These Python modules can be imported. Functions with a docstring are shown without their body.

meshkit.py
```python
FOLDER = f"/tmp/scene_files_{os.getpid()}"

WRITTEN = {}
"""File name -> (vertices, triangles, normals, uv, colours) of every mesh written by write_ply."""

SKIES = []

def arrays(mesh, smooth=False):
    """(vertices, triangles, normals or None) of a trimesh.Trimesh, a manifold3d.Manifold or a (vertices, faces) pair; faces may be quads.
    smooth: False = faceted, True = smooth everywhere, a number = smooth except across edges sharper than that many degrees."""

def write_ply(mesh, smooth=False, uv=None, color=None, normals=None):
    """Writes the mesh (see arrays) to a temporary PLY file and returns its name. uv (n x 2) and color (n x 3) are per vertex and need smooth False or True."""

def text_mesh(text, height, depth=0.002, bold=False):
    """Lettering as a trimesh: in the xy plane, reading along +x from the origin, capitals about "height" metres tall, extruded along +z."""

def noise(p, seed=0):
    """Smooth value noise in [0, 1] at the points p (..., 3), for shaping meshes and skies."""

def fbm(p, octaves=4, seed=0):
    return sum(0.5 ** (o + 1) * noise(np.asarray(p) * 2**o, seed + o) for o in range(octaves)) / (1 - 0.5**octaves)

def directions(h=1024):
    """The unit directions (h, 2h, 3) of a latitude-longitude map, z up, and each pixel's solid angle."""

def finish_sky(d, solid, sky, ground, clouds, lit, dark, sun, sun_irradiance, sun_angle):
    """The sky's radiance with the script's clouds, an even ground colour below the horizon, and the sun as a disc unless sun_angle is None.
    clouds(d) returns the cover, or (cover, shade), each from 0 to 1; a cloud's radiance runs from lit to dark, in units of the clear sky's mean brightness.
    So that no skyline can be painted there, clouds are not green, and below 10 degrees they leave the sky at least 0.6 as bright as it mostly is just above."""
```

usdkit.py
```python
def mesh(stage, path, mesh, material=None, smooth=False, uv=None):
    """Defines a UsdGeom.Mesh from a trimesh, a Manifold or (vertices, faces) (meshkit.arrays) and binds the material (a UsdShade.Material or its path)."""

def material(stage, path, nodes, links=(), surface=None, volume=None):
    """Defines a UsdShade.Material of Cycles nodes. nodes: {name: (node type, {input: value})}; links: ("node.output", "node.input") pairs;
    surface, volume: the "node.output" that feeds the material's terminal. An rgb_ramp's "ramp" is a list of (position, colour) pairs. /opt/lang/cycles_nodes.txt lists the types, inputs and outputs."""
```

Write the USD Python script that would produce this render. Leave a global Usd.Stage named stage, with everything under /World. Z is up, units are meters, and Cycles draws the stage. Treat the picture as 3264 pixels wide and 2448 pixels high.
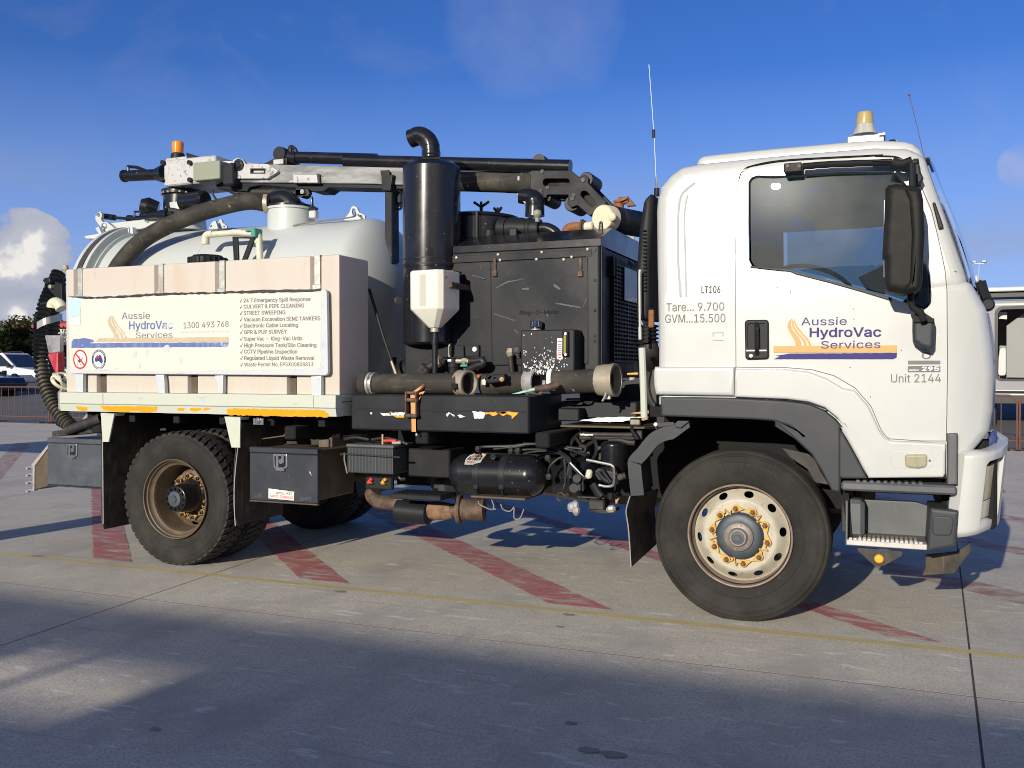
import math, numpy as np, trimesh, usdkit, meshkit, manifold3d as mf
from shapely.geometry import Polygon, box as sbox
from shapely import affinity
from pxr import Usd, UsdGeom, UsdLux, UsdShade, Gf, Sdf
stage = Usd.Stage.CreateInMemory()
world = UsdGeom.Xform.Define(stage, '/World'); stage.SetDefaultPrim(world.GetPrim())
# ------------------------------------------------------------------ camera, sky, sun, exposure
EYE = np.array([.8317, -5.6984, 1.5052]); YAW, PITCH, FPX = .3845, .0132, 2968.7
FWD = np.array([-math.sin(YAW)*math.cos(PITCH), math.cos(YAW)*math.cos(PITCH), -math.sin(PITCH)])
RGT = np.cross(FWD, [0, 0, 1.]); RGT /= np.linalg.norm(RGT); UPV = np.cross(RGT, FWD)
cam = UsdGeom.Camera.Define(stage, '/World/camera')
cam.CreateHorizontalApertureAttr(36.0); cam.CreateFocalLengthAttr(36.0*FPX/3264); cam.CreateFStopAttr(0.0)
cam.CreateClippingRangeAttr(Gf.Vec2f(.05, 5000))
EXPOSURE = .16
cam.CreateExposureAttr(EXPOSURE)
cam.AddTransformOp().Set(Gf.Matrix4d(*[float(q) for q in (*RGT, 0, *UPV, 0, *(-FWD), 0, *EYE, 1)]))
SUN_EL, SUN_AZ = math.radians(16.2), math.radians(6.4)
S = np.array([-math.sin(SUN_AZ)*math.cos(SUN_EL), -math.cos(SUN_AZ)*math.cos(SUN_EL), math.sin(SUN_EL)])
sun = UsdLux.DistantLight.Define(stage, '/World/sun')
sun.CreateIntensityAttr(1.1); sun.CreateAngleAttr(.5); sun.CreateNormalizeAttr(True); sun.CreateColorAttr(Gf.Vec3f(1, .925, .80))
_r = np.cross([0, 0, 1.], S); _r /= np.linalg.norm(_r); _u = np.cross(S, _r)
sun.AddTransformOp().Set(Gf.Matrix4d(*[float(q) for q in (*_r, 0, *_u, 0, *S, 0, 0, 0, 30, 1)]))
SKY_STRENGTH = .082
def make_sky():
    n, l = {}, []
    n['sky'] = ('sky_texture', {'sky_type': 'single_scattering', 'sun_disc': False, 'sun_elevation': SUN_EL, 'sun_rotation': math.atan2(S[0], S[1]), 'altitude': 20.0, 'air_density': 1.0, 'aerosol_density': .12, 'ozone_density': 3.0})
    n['tint'] = ('mix_color', {'blend_type': 'multiply', 'fac': 1.0, 'b': (.78, .84, 1.30), 'use_clamp': False}); l.append(('sky.color', 'tint.a'))
    n['hs'] = ('hsv', {'saturation': 1.12}); l.append(('tint.result', 'hs.color'))
    n['tc'] = ('texture_coordinate', {})
    n['sep'] = ('separate_xyz', {}); l.append(('tc.generated', 'sep.vector'))
    # pale lavender air low down
    n['ez'] = ('map_range', {'from_min': .02, 'from_max': .30, 'to_min': .85, 'to_max': 0.0, 'clamp': True}); l.append(('sep.z', 'ez.value'))
    n['mixz'] = ('mix_color', {'b': (3.4, 5.0, 9.2)}); l += [('ez.result', 'mixz.fac'), ('hs.color', 'mixz.a')]
    # soft low cloud bank near the horizon
    n['vm'] = ('vector_math', {'math_type': 'multiply', 'vector2': (3, 3, 9)}); l.append(('tc.generated', 'vm.vector1'))
    n['nz'] = ('noise_texture', {'scale': 1.3, 'detail': 7.0, 'roughness': .55}); l.append(('vm.vector', 'nz.vector'))
    n['c1'] = ('map_range', {'from_min': .45, 'from_max': .66, 'clamp': True}); l.append(('nz.fac', 'c1.value'))
    n['el'] = ('map_range', {'from_min': .24, 'from_max': .05, 'clamp': True}); l.append(('sep.z', 'el.value'))
    n['m1'] = ('math', {'math_type': 'multiply'}); l += [('c1.result', 'm1.value1'), ('el.result', 'm1.value2')]
    n['m1b'] = ('math', {'math_type': 'multiply', 'value2': .75}); l.append(('m1.value', 'm1b.value1'))
    n['mixa'] = ('mix_color', {'b': (3.6, 3.9, 5.0)}); l += [('m1b.value', 'mixa.fac'), ('mixz.result', 'mixa.a')]
    # thin high wisps
    n['vw'] = ('vector_math', {'math_type': 'multiply', 'vector2': (5, 5, 8)}); l.append(('tc.generated', 'vw.vector1'))
    n['nw'] = ('noise_texture', {'scale': 1.0, 'detail': 8.0, 'roughness': .6, 'distortion': .6}); l.append(('vw.vector', 'nw.vector'))
    n['w1'] = ('map_range', {'from_min': .58, 'from_max': .80, 'to_max': .16, 'clamp': True}); l.append(('nw.fac', 'w1.value'))
    n['mixw'] = ('mix_color', {'b': (4.6, 4.6, 5.6)}); l += [('w1.result', 'mixw.fac'), ('mixa.result', 'mixw.a')]
    # one cumulus on the left, and one more round the far side of the sky
    prev = 'mixw.result'
    for i, (d, rad, gain) in enumerate([(CUMULUS_DIR, .076, 1.0), (CUMULUS_DIR*np.array([1,1,0])+np.array([.0,-.0,.055]), .05, 1.0), (raydir(1720, 0), .19, .24), (raydir(3262, 530), .034, .4), (np.array([.6, -.9, .35]), .62, .9), (np.array([-.35, -.95, .36]), .62, .95)]):
        d = d/np.linalg.norm(d)
        n[f'd{i}'] = ('vector_math', {'math_type': 'distance', 'vector2': tuple(d)}); l.append(('tc.generated', f'd{i}.vector1'))
        n[f'g{i}'] = ('map_range', {'from_min': rad, 'from_max': 0.0, 'to_min': 0.0, 'to_max': [.42, .42, .22, .30, .55, .55][i], 'clamp': True}); l.append((f'd{i}.value', f'g{i}.value'))
        n[f'n{i}'] = ('noise_texture', {'scale': 13.0 if i != 2 else 7.0, 'detail': 7.0, 'roughness': .55}); l.append(('tc.generated', f'n{i}.vector'))
        n[f'a{i}'] = ('math', {'math_type': 'add'}); l += [(f'g{i}.result', f'a{i}.value1'), (f'n{i}.fac', f'a{i}.value2')]
        n[f'k{i}'] = ('map_range', {'from_min': 0.0, 'from_max': .12, 'clamp': True}); l.append((f'g{i}.result', f'k{i}.value'))
        n[f'q{i}'] = ('math', {'math_type': 'multiply'}); l += [(f'k{i}.result', f'q{i}.value1'), (f'a{i}.value', f'q{i}.value2')]
        n[f's{i}'] = ('map_range', {'from_min': [.63, .63, .52, .60, .66, .66][i], 'from_max': [.69, .69, .86, .80, .76, .76][i], 'to_max': gain, 'clamp': True}); l.append((f'q{i}.value', f's{i}.value'))
        n[f'r{i}'] = ('rgb_ramp', {'ramp': [(0, (4.2, 4.6, 5.8)), (.75, (5.6, 5.8, 6.6)), (1, (9.5, 9.2, 8.8))] if i < 2 else [(0, (5, 5.2, 7)), (1, (6, 6, 7.4))] if i < 4 else [(0, (6, 5.8, 5.4)), (1, (13, 12, 10))]})
        n[f'h{i}'] = ('map_range', {'from_min': .66 if i < 2 else .72, 'from_max': .88 if i < 2 else 1.0, 'clamp': True}); l += [(f'a{i}.value', f'h{i}.value'), (f'h{i}.result', f'r{i}.fac')]
        n[f'x{i}'] = ('mix_color', {}); l += [(f's{i}.result', f'x{i}.fac'), (prev, f'x{i}.a'), (f'r{i}.color', f'x{i}.b')]
        prev = f'x{i}.result'
    n['bg'] = ('background_shader', {'strength': SKY_STRENGTH}); l.append((prev, 'bg.color'))
    return usdkit.material(stage, '/World/Looks/sky_look', n, l, surface='bg.background')
def raydir(px, py):
    d = FWD+RGT*(px-1632)/FPX-UPV*(py-1224)/FPX
    return d/np.linalg.norm(d)
CUMULUS_DIR = raydir(60, 850)
sky = UsdLux.DomeLight.Define(stage, '/World/sky')
UsdShade.MaterialBindingAPI.Apply(sky.GetPrim()).Bind(make_sky())
sky.GetPrim().SetCustomDataByKey('kind', 'structure')
# ------------------------------------------------------------------ measuring from views
ORG = dict(A=(0,400), B=(600,400), C=(1200,400), D=(0,800), E=(600,800), F=(1200,700), G=(0,1250), H=(700,1250), I=(1350,1250), J=(2000,350), K=(2464,350), L=(2000,850), M=(2464,850), N=(2000,1400), P=(2464,1350))
ORG = {k: (*v, 2.765) for k, v in ORG.items()}
ORG.update(Q=(1900,500,5.53), R=(1980,850,3.015), S=(1350,1050,5.53), T=(1750,1150,5.53), U=(1750,1350,5.53), V=(400,1400,5.53), X=(0,0,1.0), Z=(3064,750,2.37))
def at(k, cx, cy, Y):
    """the place in the scene of a measured point, on the upright plane at depth Y"""
    o = ORG[k]; px, py = o[0]+cx/o[2], o[1]+cy/o[2]
    d = FWD+RGT*(px-1632)/FPX-UPV*(py-1224)/FPX
    return EYE+d*(Y-EYE[1])/d[1]
def on_ground(k, cx, cy):
    o = ORG[k]; d = raydir(o[0]+cx/o[2], o[1]+cy/o[2])
    return (EYE-d*EYE[2]/d[2])[:2]
def xz(k, pts, Y): return [tuple(at(k, a, b, Y)[[0, 2]]) for a, b in pts]
def size(p): return float((np.asarray(p)-EYE)@FWD/FPX)      # metres per pixel there
# ------------------------------------------------------------------ objects
used = {}
def newpath(parent, name):
    k = (str(parent), name); i = used.get(k, 0); used[k] = i+1
    return f'{parent}/{name}' + (f'_{i:03d}' if i else '')
def tag(prim, label=None, cat=None, group=None, kind=None):
    for k, v in (('label', label), ('category', cat), ('group', group), ('kind', kind)):
        if v: prim.SetCustomDataByKey(k, v)
def thing(name, label, cat, group=None, kind=None, loc=None, rotz=0):
    p = newpath('/World', name); x = UsdGeom.Xform.Define(stage, p)
    if loc is not None:
        x.AddTranslateOp().Set(Gf.Vec3d(*map(float, loc)))
        if rotz: x.AddRotateZOp().Set(float(rotz))
    tag(x.GetPrim(), label, cat, group, kind); return p
def holder(parent, name, label=None):
    p = newpath(parent, name); x = UsdGeom.Xform.Define(stage, p); tag(x.GetPrim(), label); return p
def obj(parent, name, mesh, mat, label=None, cat=None, group=None, kind=None, smooth=30):
    if isinstance(mesh, (list, tuple)) and not isinstance(mesh[0], np.ndarray): mesh = trimesh.util.concatenate([tm(m) for m in mesh])
    p = newpath(parent, name)
    m = usdkit.mesh(stage, p, tm(mesh), mat, smooth=smooth); tag(m.GetPrim(), label, cat, group, kind); return p
def copy_of(src, loc, rotz=0, label=None, group=None):
    name = src.split('/')[-1]
    while name[-1].isdigit() or name[-1] == '_': name = name[:-1]
    p = newpath('/World', name); x = UsdGeom.Xform.Define(stage, p)
    x.GetPrim().GetReferences().AddInternalReference(src); x.GetPrim().SetInstanceable(True)
    x.ClearXformOpOrder(); x.AddTranslateOp().Set(Gf.Vec3d(*map(float, loc))); x.AddRotateZOp().Set(float(rotz))
    tag(x.GetPrim(), label, 'barrier', 'crowd barriers along the edge of the concrete'); return p
# ------------------------------------------------------------------ shapes
def tm(m):
    if isinstance(m, trimesh.Trimesh): return m
    if hasattr(m, 'to_mesh'):
        q = m.to_mesh(); return trimesh.Trimesh(q.vert_properties[:, :3], q.tri_verts, process=False)
    return trimesh.Trimesh(m[0], m[1], process=False)
def man(m):
    m = trimesh.Trimesh(m.vertices, m.faces, process=True)
    if m.volume < 0: m.invert()
    return mf.Manifold(mf.Mesh(np.asarray(m.vertices, np.float32), np.asarray(m.faces, np.uint32)))
def move(m, d): m = tm(m).copy(); m.apply_translation(d); return m
def hullm(p): return trimesh.Trimesh(p).convex_hull if 0 else trimesh.convex.convex_hull(np.asarray(p))
def bx(x0, x1, y0, y1, z0, z1, b=.004):
    c, h = np.array([(x0+x1)/2, (y0+y1)/2, (z0+z1)/2]), np.abs([x1-x0, y1-y0, z1-z0])/2
    b = min(b, .45*h.min())
    if b <= 0: m = trimesh.creation.box(2*h); m.apply_translation(c); return m
    p = []
    for s in np.ndindex(2, 2, 2):
        s = np.array(s)*2-1
        for k in range(3):
            q = h-b; q[k] = h[k]; p.append(c+s*q)
    return hullm(p)
def frame(d):
    d = np.asarray(d, float); d = d/np.linalg.norm(d); a = np.array([0, 0, 1.]) if abs(d[2]) < .9 else np.array([1., 0, 0])
    u = np.cross(a, d); u /= np.linalg.norm(u); return u, np.cross(d, u), d
def lathe(prof, o, d, seg=32, cap=True):
    """prof: (distance along d, radius) pairs"""
    u, v, d = frame(d); o = np.asarray(o, float); n = len(prof)
    th = np.arange(seg)*2*np.pi/seg; ring = np.cos(th)[:, None]*u+np.sin(th)[:, None]*v
    V = np.concatenate([o+d*t+ring*r for t, r in prof]); F = []
    i = np.arange(seg); j = (i+1) % seg
    for k in range(n-1):
        a, b = k*seg, (k+1)*seg
        F += [np.stack([a+i, a+j, b+j], 1), np.stack([a+i, b+j, b+i], 1)]
    if cap:
        for k, fl in ((0, 1), (n-1, 0)):
            V = np.vstack([V, o+d*prof[k][0]]); c = len(V)-1; a = k*seg
            F.append(np.stack([a+j, a+i, 0*i+c], 1) if fl else np.stack([a+i, a+j, 0*i+c], 1))
    return trimesh.Trimesh(V, np.vstack(F), process=False)
def cyl(p0, p1, r, r1=None, seg=20, b=0):
    p0, p1 = np.asarray(p0, float), np.asarray(p1, float); L = np.linalg.norm(p1-p0); r1 = r if r1 is None else r1
    prof = [(0, r-b), (b, r), (L-b, r1), (L, r1-b)] if b else [(0, r), (L, r1)]
    return lathe(prof, p0, p1-p0, seg)
def smooth_path(P, n=8):
    P = np.asarray(P, float)
    if len(P) < 3: return P
    Q = np.vstack([2*P[0]-P[1], P, 2*P[-1]-P[-2]]); out = []
    for i in range(1, len(Q)-2):
        for t in np.arange(n)/n:
            a, b, c, d = Q[i-1:i+3]
            out.append(.5*(2*b+(c-a)*t+(2*a-5*b+4*c-d)*t*t+(3*b-a-3*c+d)*t**3))
    return np.vstack(out+[P[-1]])
def tube(P, r, seg=10, n=8, corr=None, smooth=True, cap=True, flat=None):
    P = smooth_path(P, n) if smooth else np.asarray(P, float)
    if corr:                                    # corrugated: pitch, depth
        s = np.r_[0, np.cumsum(np.linalg.norm(np.diff(P, axis=0), axis=1))]
        t = np.arange(0, s[-1], corr[0]/4); P = np.stack([np.interp(t, s, P[:, k]) for k in range(3)], 1)
        R = r+corr[1]*np.array([0, 1, 1, 0])[np.arange(len(t)) % 4]-corr[1]/2
    else: R = np.full(len(P), r) if np.ndim(r) == 0 else np.interp(np.linspace(0, 1, len(P)), np.linspace(0, 1, len(r)), r)
    T = np.gradient(P, axis=0); T /= np.linalg.norm(T, axis=1, keepdims=True)
    u = frame(T[0])[0]; th = np.arange(seg)*2*np.pi/seg; V = []
    for i in range(len(P)):
        u = u-T[i]*(u@T[i]); u /= np.linalg.norm(u); w = np.cross(T[i], u)
        V.append(P[i]+R[i]*(np.cos(th)[:, None]*u+np.sin(th)[:, None]*w))
    V = np.vstack(V); F = []; i = np.arange(seg); j = (i+1) % seg
    for k in range(len(P)-1):
        a, b = k*seg, (k+1)*seg; F += [np.stack([a+i, a+j, b+j], 1), np.stack([a+i, b+j, b+i], 1)]
    if cap:
        V = np.vstack([V, P[0], P[-1]]); c = len(V)-2; e = (len(P)-1)*seg
        F += [np.stack([j, i, 0*i+c], 1), np.stack([e+i, e+j, 0*i+c+1], 1)]
    return trimesh.Trimesh(V, np.vstack(F), process=False)
def inset(P, d):
    P = np.asarray(P, float); a, b = P-np.roll(P, 1, 0), np.roll(P, -1, 0)-P
    a /= np.linalg.norm(a, axis=1, keepdims=True)+1e-12; b /= np.linalg.norm(b, axis=1, keepdims=True)+1e-12
    na, nb = np.stack([-a[:, 1], a[:, 0]], 1), np.stack([-b[:, 1], b[:, 0]], 1)
    m = na+nb; m /= np.maximum((m*m).sum(1, keepdims=True)/2, .25)
    return P+m*d
def safe_inset(P, d):
    P = np.asarray(P, float)
    if d <= 0: return P
    g = Polygon(P).buffer(-d, join_style=1)
    if g.is_empty: return inset(P, d)
    if g.geom_type != 'Polygon': g = max(g.geoms, key=lambda s: s.area)
    L = g.exterior; from shapely.geometry import Point
    return np.array([L.interpolate(L.project(Point(*p))).coords[0] for p in P])
def ccw(P):
    P = np.asarray(P, float); x, y = P.T
    return P if (x*np.roll(y, -1)-np.roll(x, -1)*y).sum() > 0 else P[::-1]
def plate(P, y0, y1, b=.004, n=2, back=False):
    """an outline in x and z given thickness from y0 (near) to y1, its near edge rounded by b"""
    P = ccw(P); K = len(P); lay = []; inset_ = safe_inset if b > .0115 else inset
    if b:
        for k in range(n+1):
            t = k/n*np.pi/2; lay.append((inset_(P, b*(1-math.sin(t))), y0+b*(1-math.cos(t))))
        lay[0] = (inset_(P, b), y0); lay.insert(0, (inset_(P, b*1.25), y0))
    else: lay = [(P, y0)]
    lay.append((P, y1)); V = np.vstack([np.stack([q[:, 0], np.full(K, y), q[:, 1]], 1) for q, y in lay]); F = []
    i = np.arange(K); j = (i+1) % K
    for k in range(len(lay)-1):
        a, c = k*K, (k+1)*K; F += [np.stack([a+i, c+j, a+j], 1), np.stack([a+i, c+i, c+j], 1)]
    f = tri(lay[0][0]); F.append(f)
    f = tri(lay[-1][0]); F.append(f[:, ::-1]+(len(lay)-1)*K)
    m = trimesh.Trimesh(V, np.vstack(F), process=False)
    return m
def tri(P):
    import mapbox_earcut as ec
    f = np.asarray(ec.triangulate_float64(np.asarray(P, np.float64), np.array([len(P)], np.uint32))).reshape(-1, 3)
    p = np.asarray(P); a = p[f[:, 1]]-p[f[:, 0]]; c = p[f[:, 2]]-p[f[:, 0]]
    bad = a[:, 0]*c[:, 1]-a[:, 1]*c[:, 0] < 0; f[bad] = f[bad][:, ::-1]; return f
def prism_x(P, x0, x1, b=0): # outline in y,z
    m = plate(P, 0, x1-x0, b); v = m.vertices; m.vertices = np.stack([x0+v[:, 1], v[:, 0], v[:, 2]], 1); m.faces = m.faces[:, ::-1]; return m
def prism_z(P, z0, z1, b=0): # outline in x,y
    m = plate(P, 0, z1-z0, b); v = m.vertices; m.vertices = np.stack([v[:, 0], v[:, 2], z1-v[:, 1]], 1); return m
def rrect(x0, x1, z0, z1, r, n=5):
    x0, x1 = sorted((x0, x1)); z0, z1 = sorted((z0, z1)); r = min(r, .49*(x1-x0), .49*(z1-z0)); o = []
    for cx, cz, a in ((x1-r, z1-r, 0), (x0+r, z1-r, 90), (x0+r, z0+r, 180), (x1-r, z0+r, 270)):
        for t in np.linspace(a, a+90, n): o.append((cx+r*math.cos(math.radians(t)), cz+r*math.sin(math.radians(t))))
    return o
def rounded(P, r, n=4):
    """an outline with its corners rounded by about r"""
    g = Polygon(P).buffer(-r, join_style=1).buffer(2*r, quad_segs=n).buffer(-r, quad_segs=n)
    if g.geom_type != 'Polygon' or g.is_empty: g = Polygon(P)
    return list(g.simplify(r*.02).exterior.coords)[:-1]
def ragged(P, amp, step, seed=0, lo=0.0):
    """an outline with torn edges"""
    P = np.asarray(P, float); out = []; rng = np.random.default_rng(seed)
    for a, b in zip(P, np.roll(P, -1, 0)):
        L = np.linalg.norm(b-a); n = max(1, int(L/step)); d = (b-a)/max(L, 1e-9); nn = np.array([-d[1], d[0]])
        for i in range(n):
            out.append(a+(b-a)*i/n+nn*(rng.random()-.5)*2*amp*(i > 0))
    g = Polygon(out).buffer(0)
    if g.geom_type != 'Polygon': g = max(g.geoms, key=lambda s: s.area)
    return list(g.exterior.coords)[:-1]
_glyph = {}
def text(s, p, h, w=None, depth=.0012, bold=False, slant=0, normal='-y', rot=0):
    """lettering standing on the near side of the upright plane y, its base line starting at p"""
    k = (s, bold)
    if k not in _glyph: _glyph[k] = meshkit.text_mesh(s, 1.0, 1.0, bold)
    m = _glyph[k].copy(); v = m.vertices.copy(); v[:, 0] -= v[:, 0].min(); W = v[:, 0].max()
    sx = h if w is None else w/W
    x, z, t = v[:, 0]*sx, v[:, 1]*h, v[:, 2]*depth
    x = x+slant*z
    if rot: x, z = x*math.cos(rot)-z*math.sin(rot), x*math.sin(rot)+z*math.cos(rot)
    if normal == '-y': q = np.stack([p[0]+x, p[1]-t, p[2]+z], 1)
    elif normal == '+x': q = np.stack([p[0]+t, p[1]+x, p[2]+z], 1)
    m = trimesh.Trimesh(q, m.faces, process=False); return m
def ptext(s, k, a, b, Y, cap, **kw):
    """lettering from measured base-line start a to base-line end b with capitals cap measured units high"""
    p, e = at(k, *a, Y), at(k, *b, Y); h = cap/ORG[k][2]*size(p)
    return text(s, p, h, np.hypot(e[0]-p[0], e[2]-p[2]), rot=math.atan2(e[2]-p[2], e[0]-p[0]), **kw)
# ------------------------------------------------------------------ materials
looks = {}
def M(name, col, rough=.5, metal=0, layers=(), bump=None, coat=0, spec=.5, rv=None, alpha=None, trans=0, sss=0, ior=1.5):
    """layers: (scale or xyz scales, detail, from, to, colour, amount) worn into the colour; bump: (scale, strength, distance); rv: (scale, other roughness)"""
    n, l = {'g': ('geometry', {}), 'p': ('principled_bsdf', {'roughness': rough, 'metallic': metal, 'coat_weight': coat, 'specular_ior_level': spec, 'transmission_weight': trans, 'ior': ior, 'coat_roughness': .05, 'subsurface_weight': sss, 'subsurface_scale': .03})}, []
    prev = None
    def noise(tag_, sc, det=4.0, rgh=.6, off=0.):
        s = (sc, sc, sc) if np.ndim(sc) == 0 else sc
        n['v'+tag_] = ('vector_math', {'math_type': 'multiply_add', 'vector2': s, 'vector3': (off, off*1.7, off*.6)}); l.append(('g.position', f'v{tag_}.vector1'))
        n['n'+tag_] = ('noise_texture', {'scale': 1.0, 'detail': float(det), 'roughness': rgh}); l.append((f'v{tag_}.vector', f'n{tag_}.vector'))
        return f'n{tag_}.fac'
    for i, (sc, det, lo, hi, c, amt) in enumerate(layers):
        f = noise(f'a{i}', sc, det, .62, 3.1*i+1)
        n[f'r{i}'] = ('map_range', {'from_min': lo, 'from_max': hi, 'to_max': amt, 'clamp': True}); l.append((f, f'r{i}.value'))
        n[f'm{i}'] = ('mix_color', {'a': col, 'b': c}); l.append((f'r{i}.result', f'm{i}.fac'))
        if prev: l.append((prev, f'm{i}.a'))
        prev = f'm{i}.result'
    if prev: l.append((prev, 'p.base_color'))
    else: n['p'][1]['base_color'] = col
    if bump:
        f = noise('b', bump[0], 5); n['bump'] = ('bump', {'strength': bump[1], 'distance': bump[2]}); l += [(f, 'bump.height'), ('bump.normal', 'p.normal')]
    if rv:
        f = noise('rv', rv[0], 4, .6, 7); n['rr'] = ('map_range', {'from_min': .35, 'from_max': .65, 'to_min': rough, 'to_max': rv[1], 'clamp': True}); l += [(f, 'rr.value'), ('rr.result', 'p.roughness')]
    if alpha:
        f = noise('al', alpha[0], alpha[1], .68, 5); n['ar'] = ('map_range', {'from_min': alpha[2], 'from_max': alpha[3], 'to_min': alpha[4], 'to_max': alpha[5], 'clamp': True}); l += [(f, 'ar.value'), ('ar.result', 'p.alpha')]
    looks[name] = usdkit.material(stage, f'/World/Looks/{name}', n, l, surface='p.BSDF'); return looks[name]
def glass(name, tint=(.8, .86, .88), gloss=(1, 1, 1), rough=0.0, ior=1.5, dirt=0.0):
    n = {'t': ('transparent_bsdf', {'color': tint}), 's': ('glossy_bsdf', {'color': gloss, 'roughness': rough}), 's2': ('glossy_bsdf', {'color': gloss, 'roughness': .17}), 'sm': ('mix_closure', {'fac': .007 if dirt else 0.0}), 'f': ('fresnel', {'IOR': ior}), 'm': ('mix_closure', {})}
    l = [('f.fac', 'm.fac'), ('t.BSDF', 'm.closure1'), ('s.BSDF', 'sm.closure1'), ('s2.BSDF', 'sm.closure2'), ('sm.closure', 'm.closure2')]; out = 'm.closure'
    if dirt:
        n.update(g=('geometry', {}), n=('noise_texture', {'scale': 5.0, 'detail': 6.0}), r=('map_range', {'from_min': .45, 'from_max': .75, 'to_min': dirt*.3, 'to_max': dirt, 'clamp': True}), d=('diffuse_bsdf', {'color': (.5, .48, .42)}), m2=('mix_closure', {}))
        l += [('g.position', 'n.vector'), ('n.fac', 'r.value'), ('r.result', 'm2.fac'), ('m.closure', 'm2.closure1'), ('d.BSDF', 'm2.closure2')]; out = 'm2.closure'
    looks[name] = usdkit.material(stage, f'/World/Looks/{name}', n, l, surface=out); return looks[name]
DIRT = (.30, .25, .17); BR = (.16, .11, .07)
M('cab_white', (.50, .51, .49), .28, coat=.4, layers=[(1.3, 5, .5, .8, (.44, .44, .40), .45), ((26, 26, 8), 5, .70, .74, (.45, .42, .35), .35)], rv=(3, .38))
M('panel_white', (.55, .58, .59), .42, layers=[(4, 5, .52, .66, (.50, .55, .64), .55), (9, 6, .60, .66, (.36, .42, .54), .5), ((3, 3, 14), 5, .6, .75, (.62, .55, .42), .4)])
M('sticker_cream', (.66, .635, .56), .5, layers=[(2.2, 4, .48, .8, (.64, .57, .46), .4), (11, 5, .69, .73, (.55, .58, .62), .45)])
M('tray_paint', (.53, .56, .48), .42, layers=[(2.5, 5, .5, .8, (.55, .56, .44), .5), (7, 6, .635, .66, (.42, .50, .60), .7), ((6, 6, 30), 5, .64, .7, (.35, .27, .17), .5)])
M('tape_orange', (.85, .36, .015), .38, layers=[(14, 4, .6, .75, (.9, .55, .2), .4)])
M('poly_cream', (.56, .505, .44), .5, layers=[((5, 5, .9), 4, .5, .72, (.52, .42, .31), .55), ((18, 18, 2.5), 5, .63, .75, (.36, .24, .13), .4), (3, 4, .5, .7, (.57, .49, .43), .5)], sss=.1)
M('tank_paint', (.51, .54, .52), .36, layers=[(1.8, 5, .5, .75, (.49, .51, .45), .5), ((3, 30, 8), 5, .66, .72, (.45, .38, .25), .4), (9, 5, .66, .7, (.42, .42, .38), .35)], coat=.15)
M('galvanised', (.42, .44, .42), .5, .55, layers=[(28, 3, .45, .6, (.58, .60, .56), .7), (6, 5, .62, .75, (.32, .22, .13), .6)])
M('stain_rust', (.42, .27, .13), .8, layers=[(12, 5, .4, .7, (.6, .45, .28), .7)])
M('black_paint', (.013, .015, .019), .36, spec=.25, layers=[((30, 30, 40), 6, .72, .75, (.25, .26, .27), .5), (3, 6, .5, .8, (.034, .036, .039), .7)], rv=(4, .5), bump=(5, .05, .02))
M('black_scuffed', (.013, .015, .019), .40, spec=.22, layers=[((45, 45, 9), 6, .70, .74, (.26, .27, .28), .55), (3, 6, .45, .75, (.024, .026, .030), .8), ((1.5, 1.5, 9), 5, .60, .75, (.04, .04, .042), .5)], rv=(3, .6), bump=(6, .08, .02))
M('black_gloss', (.010, .0105, .013), .22, coat=.3, spec=.35, layers=[(40, 3, .70, .72, (.4, .4, .4), .6), (4, 4, .5, .8, (.03, .03, .032), .5)], rv=(6, .3))
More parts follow.
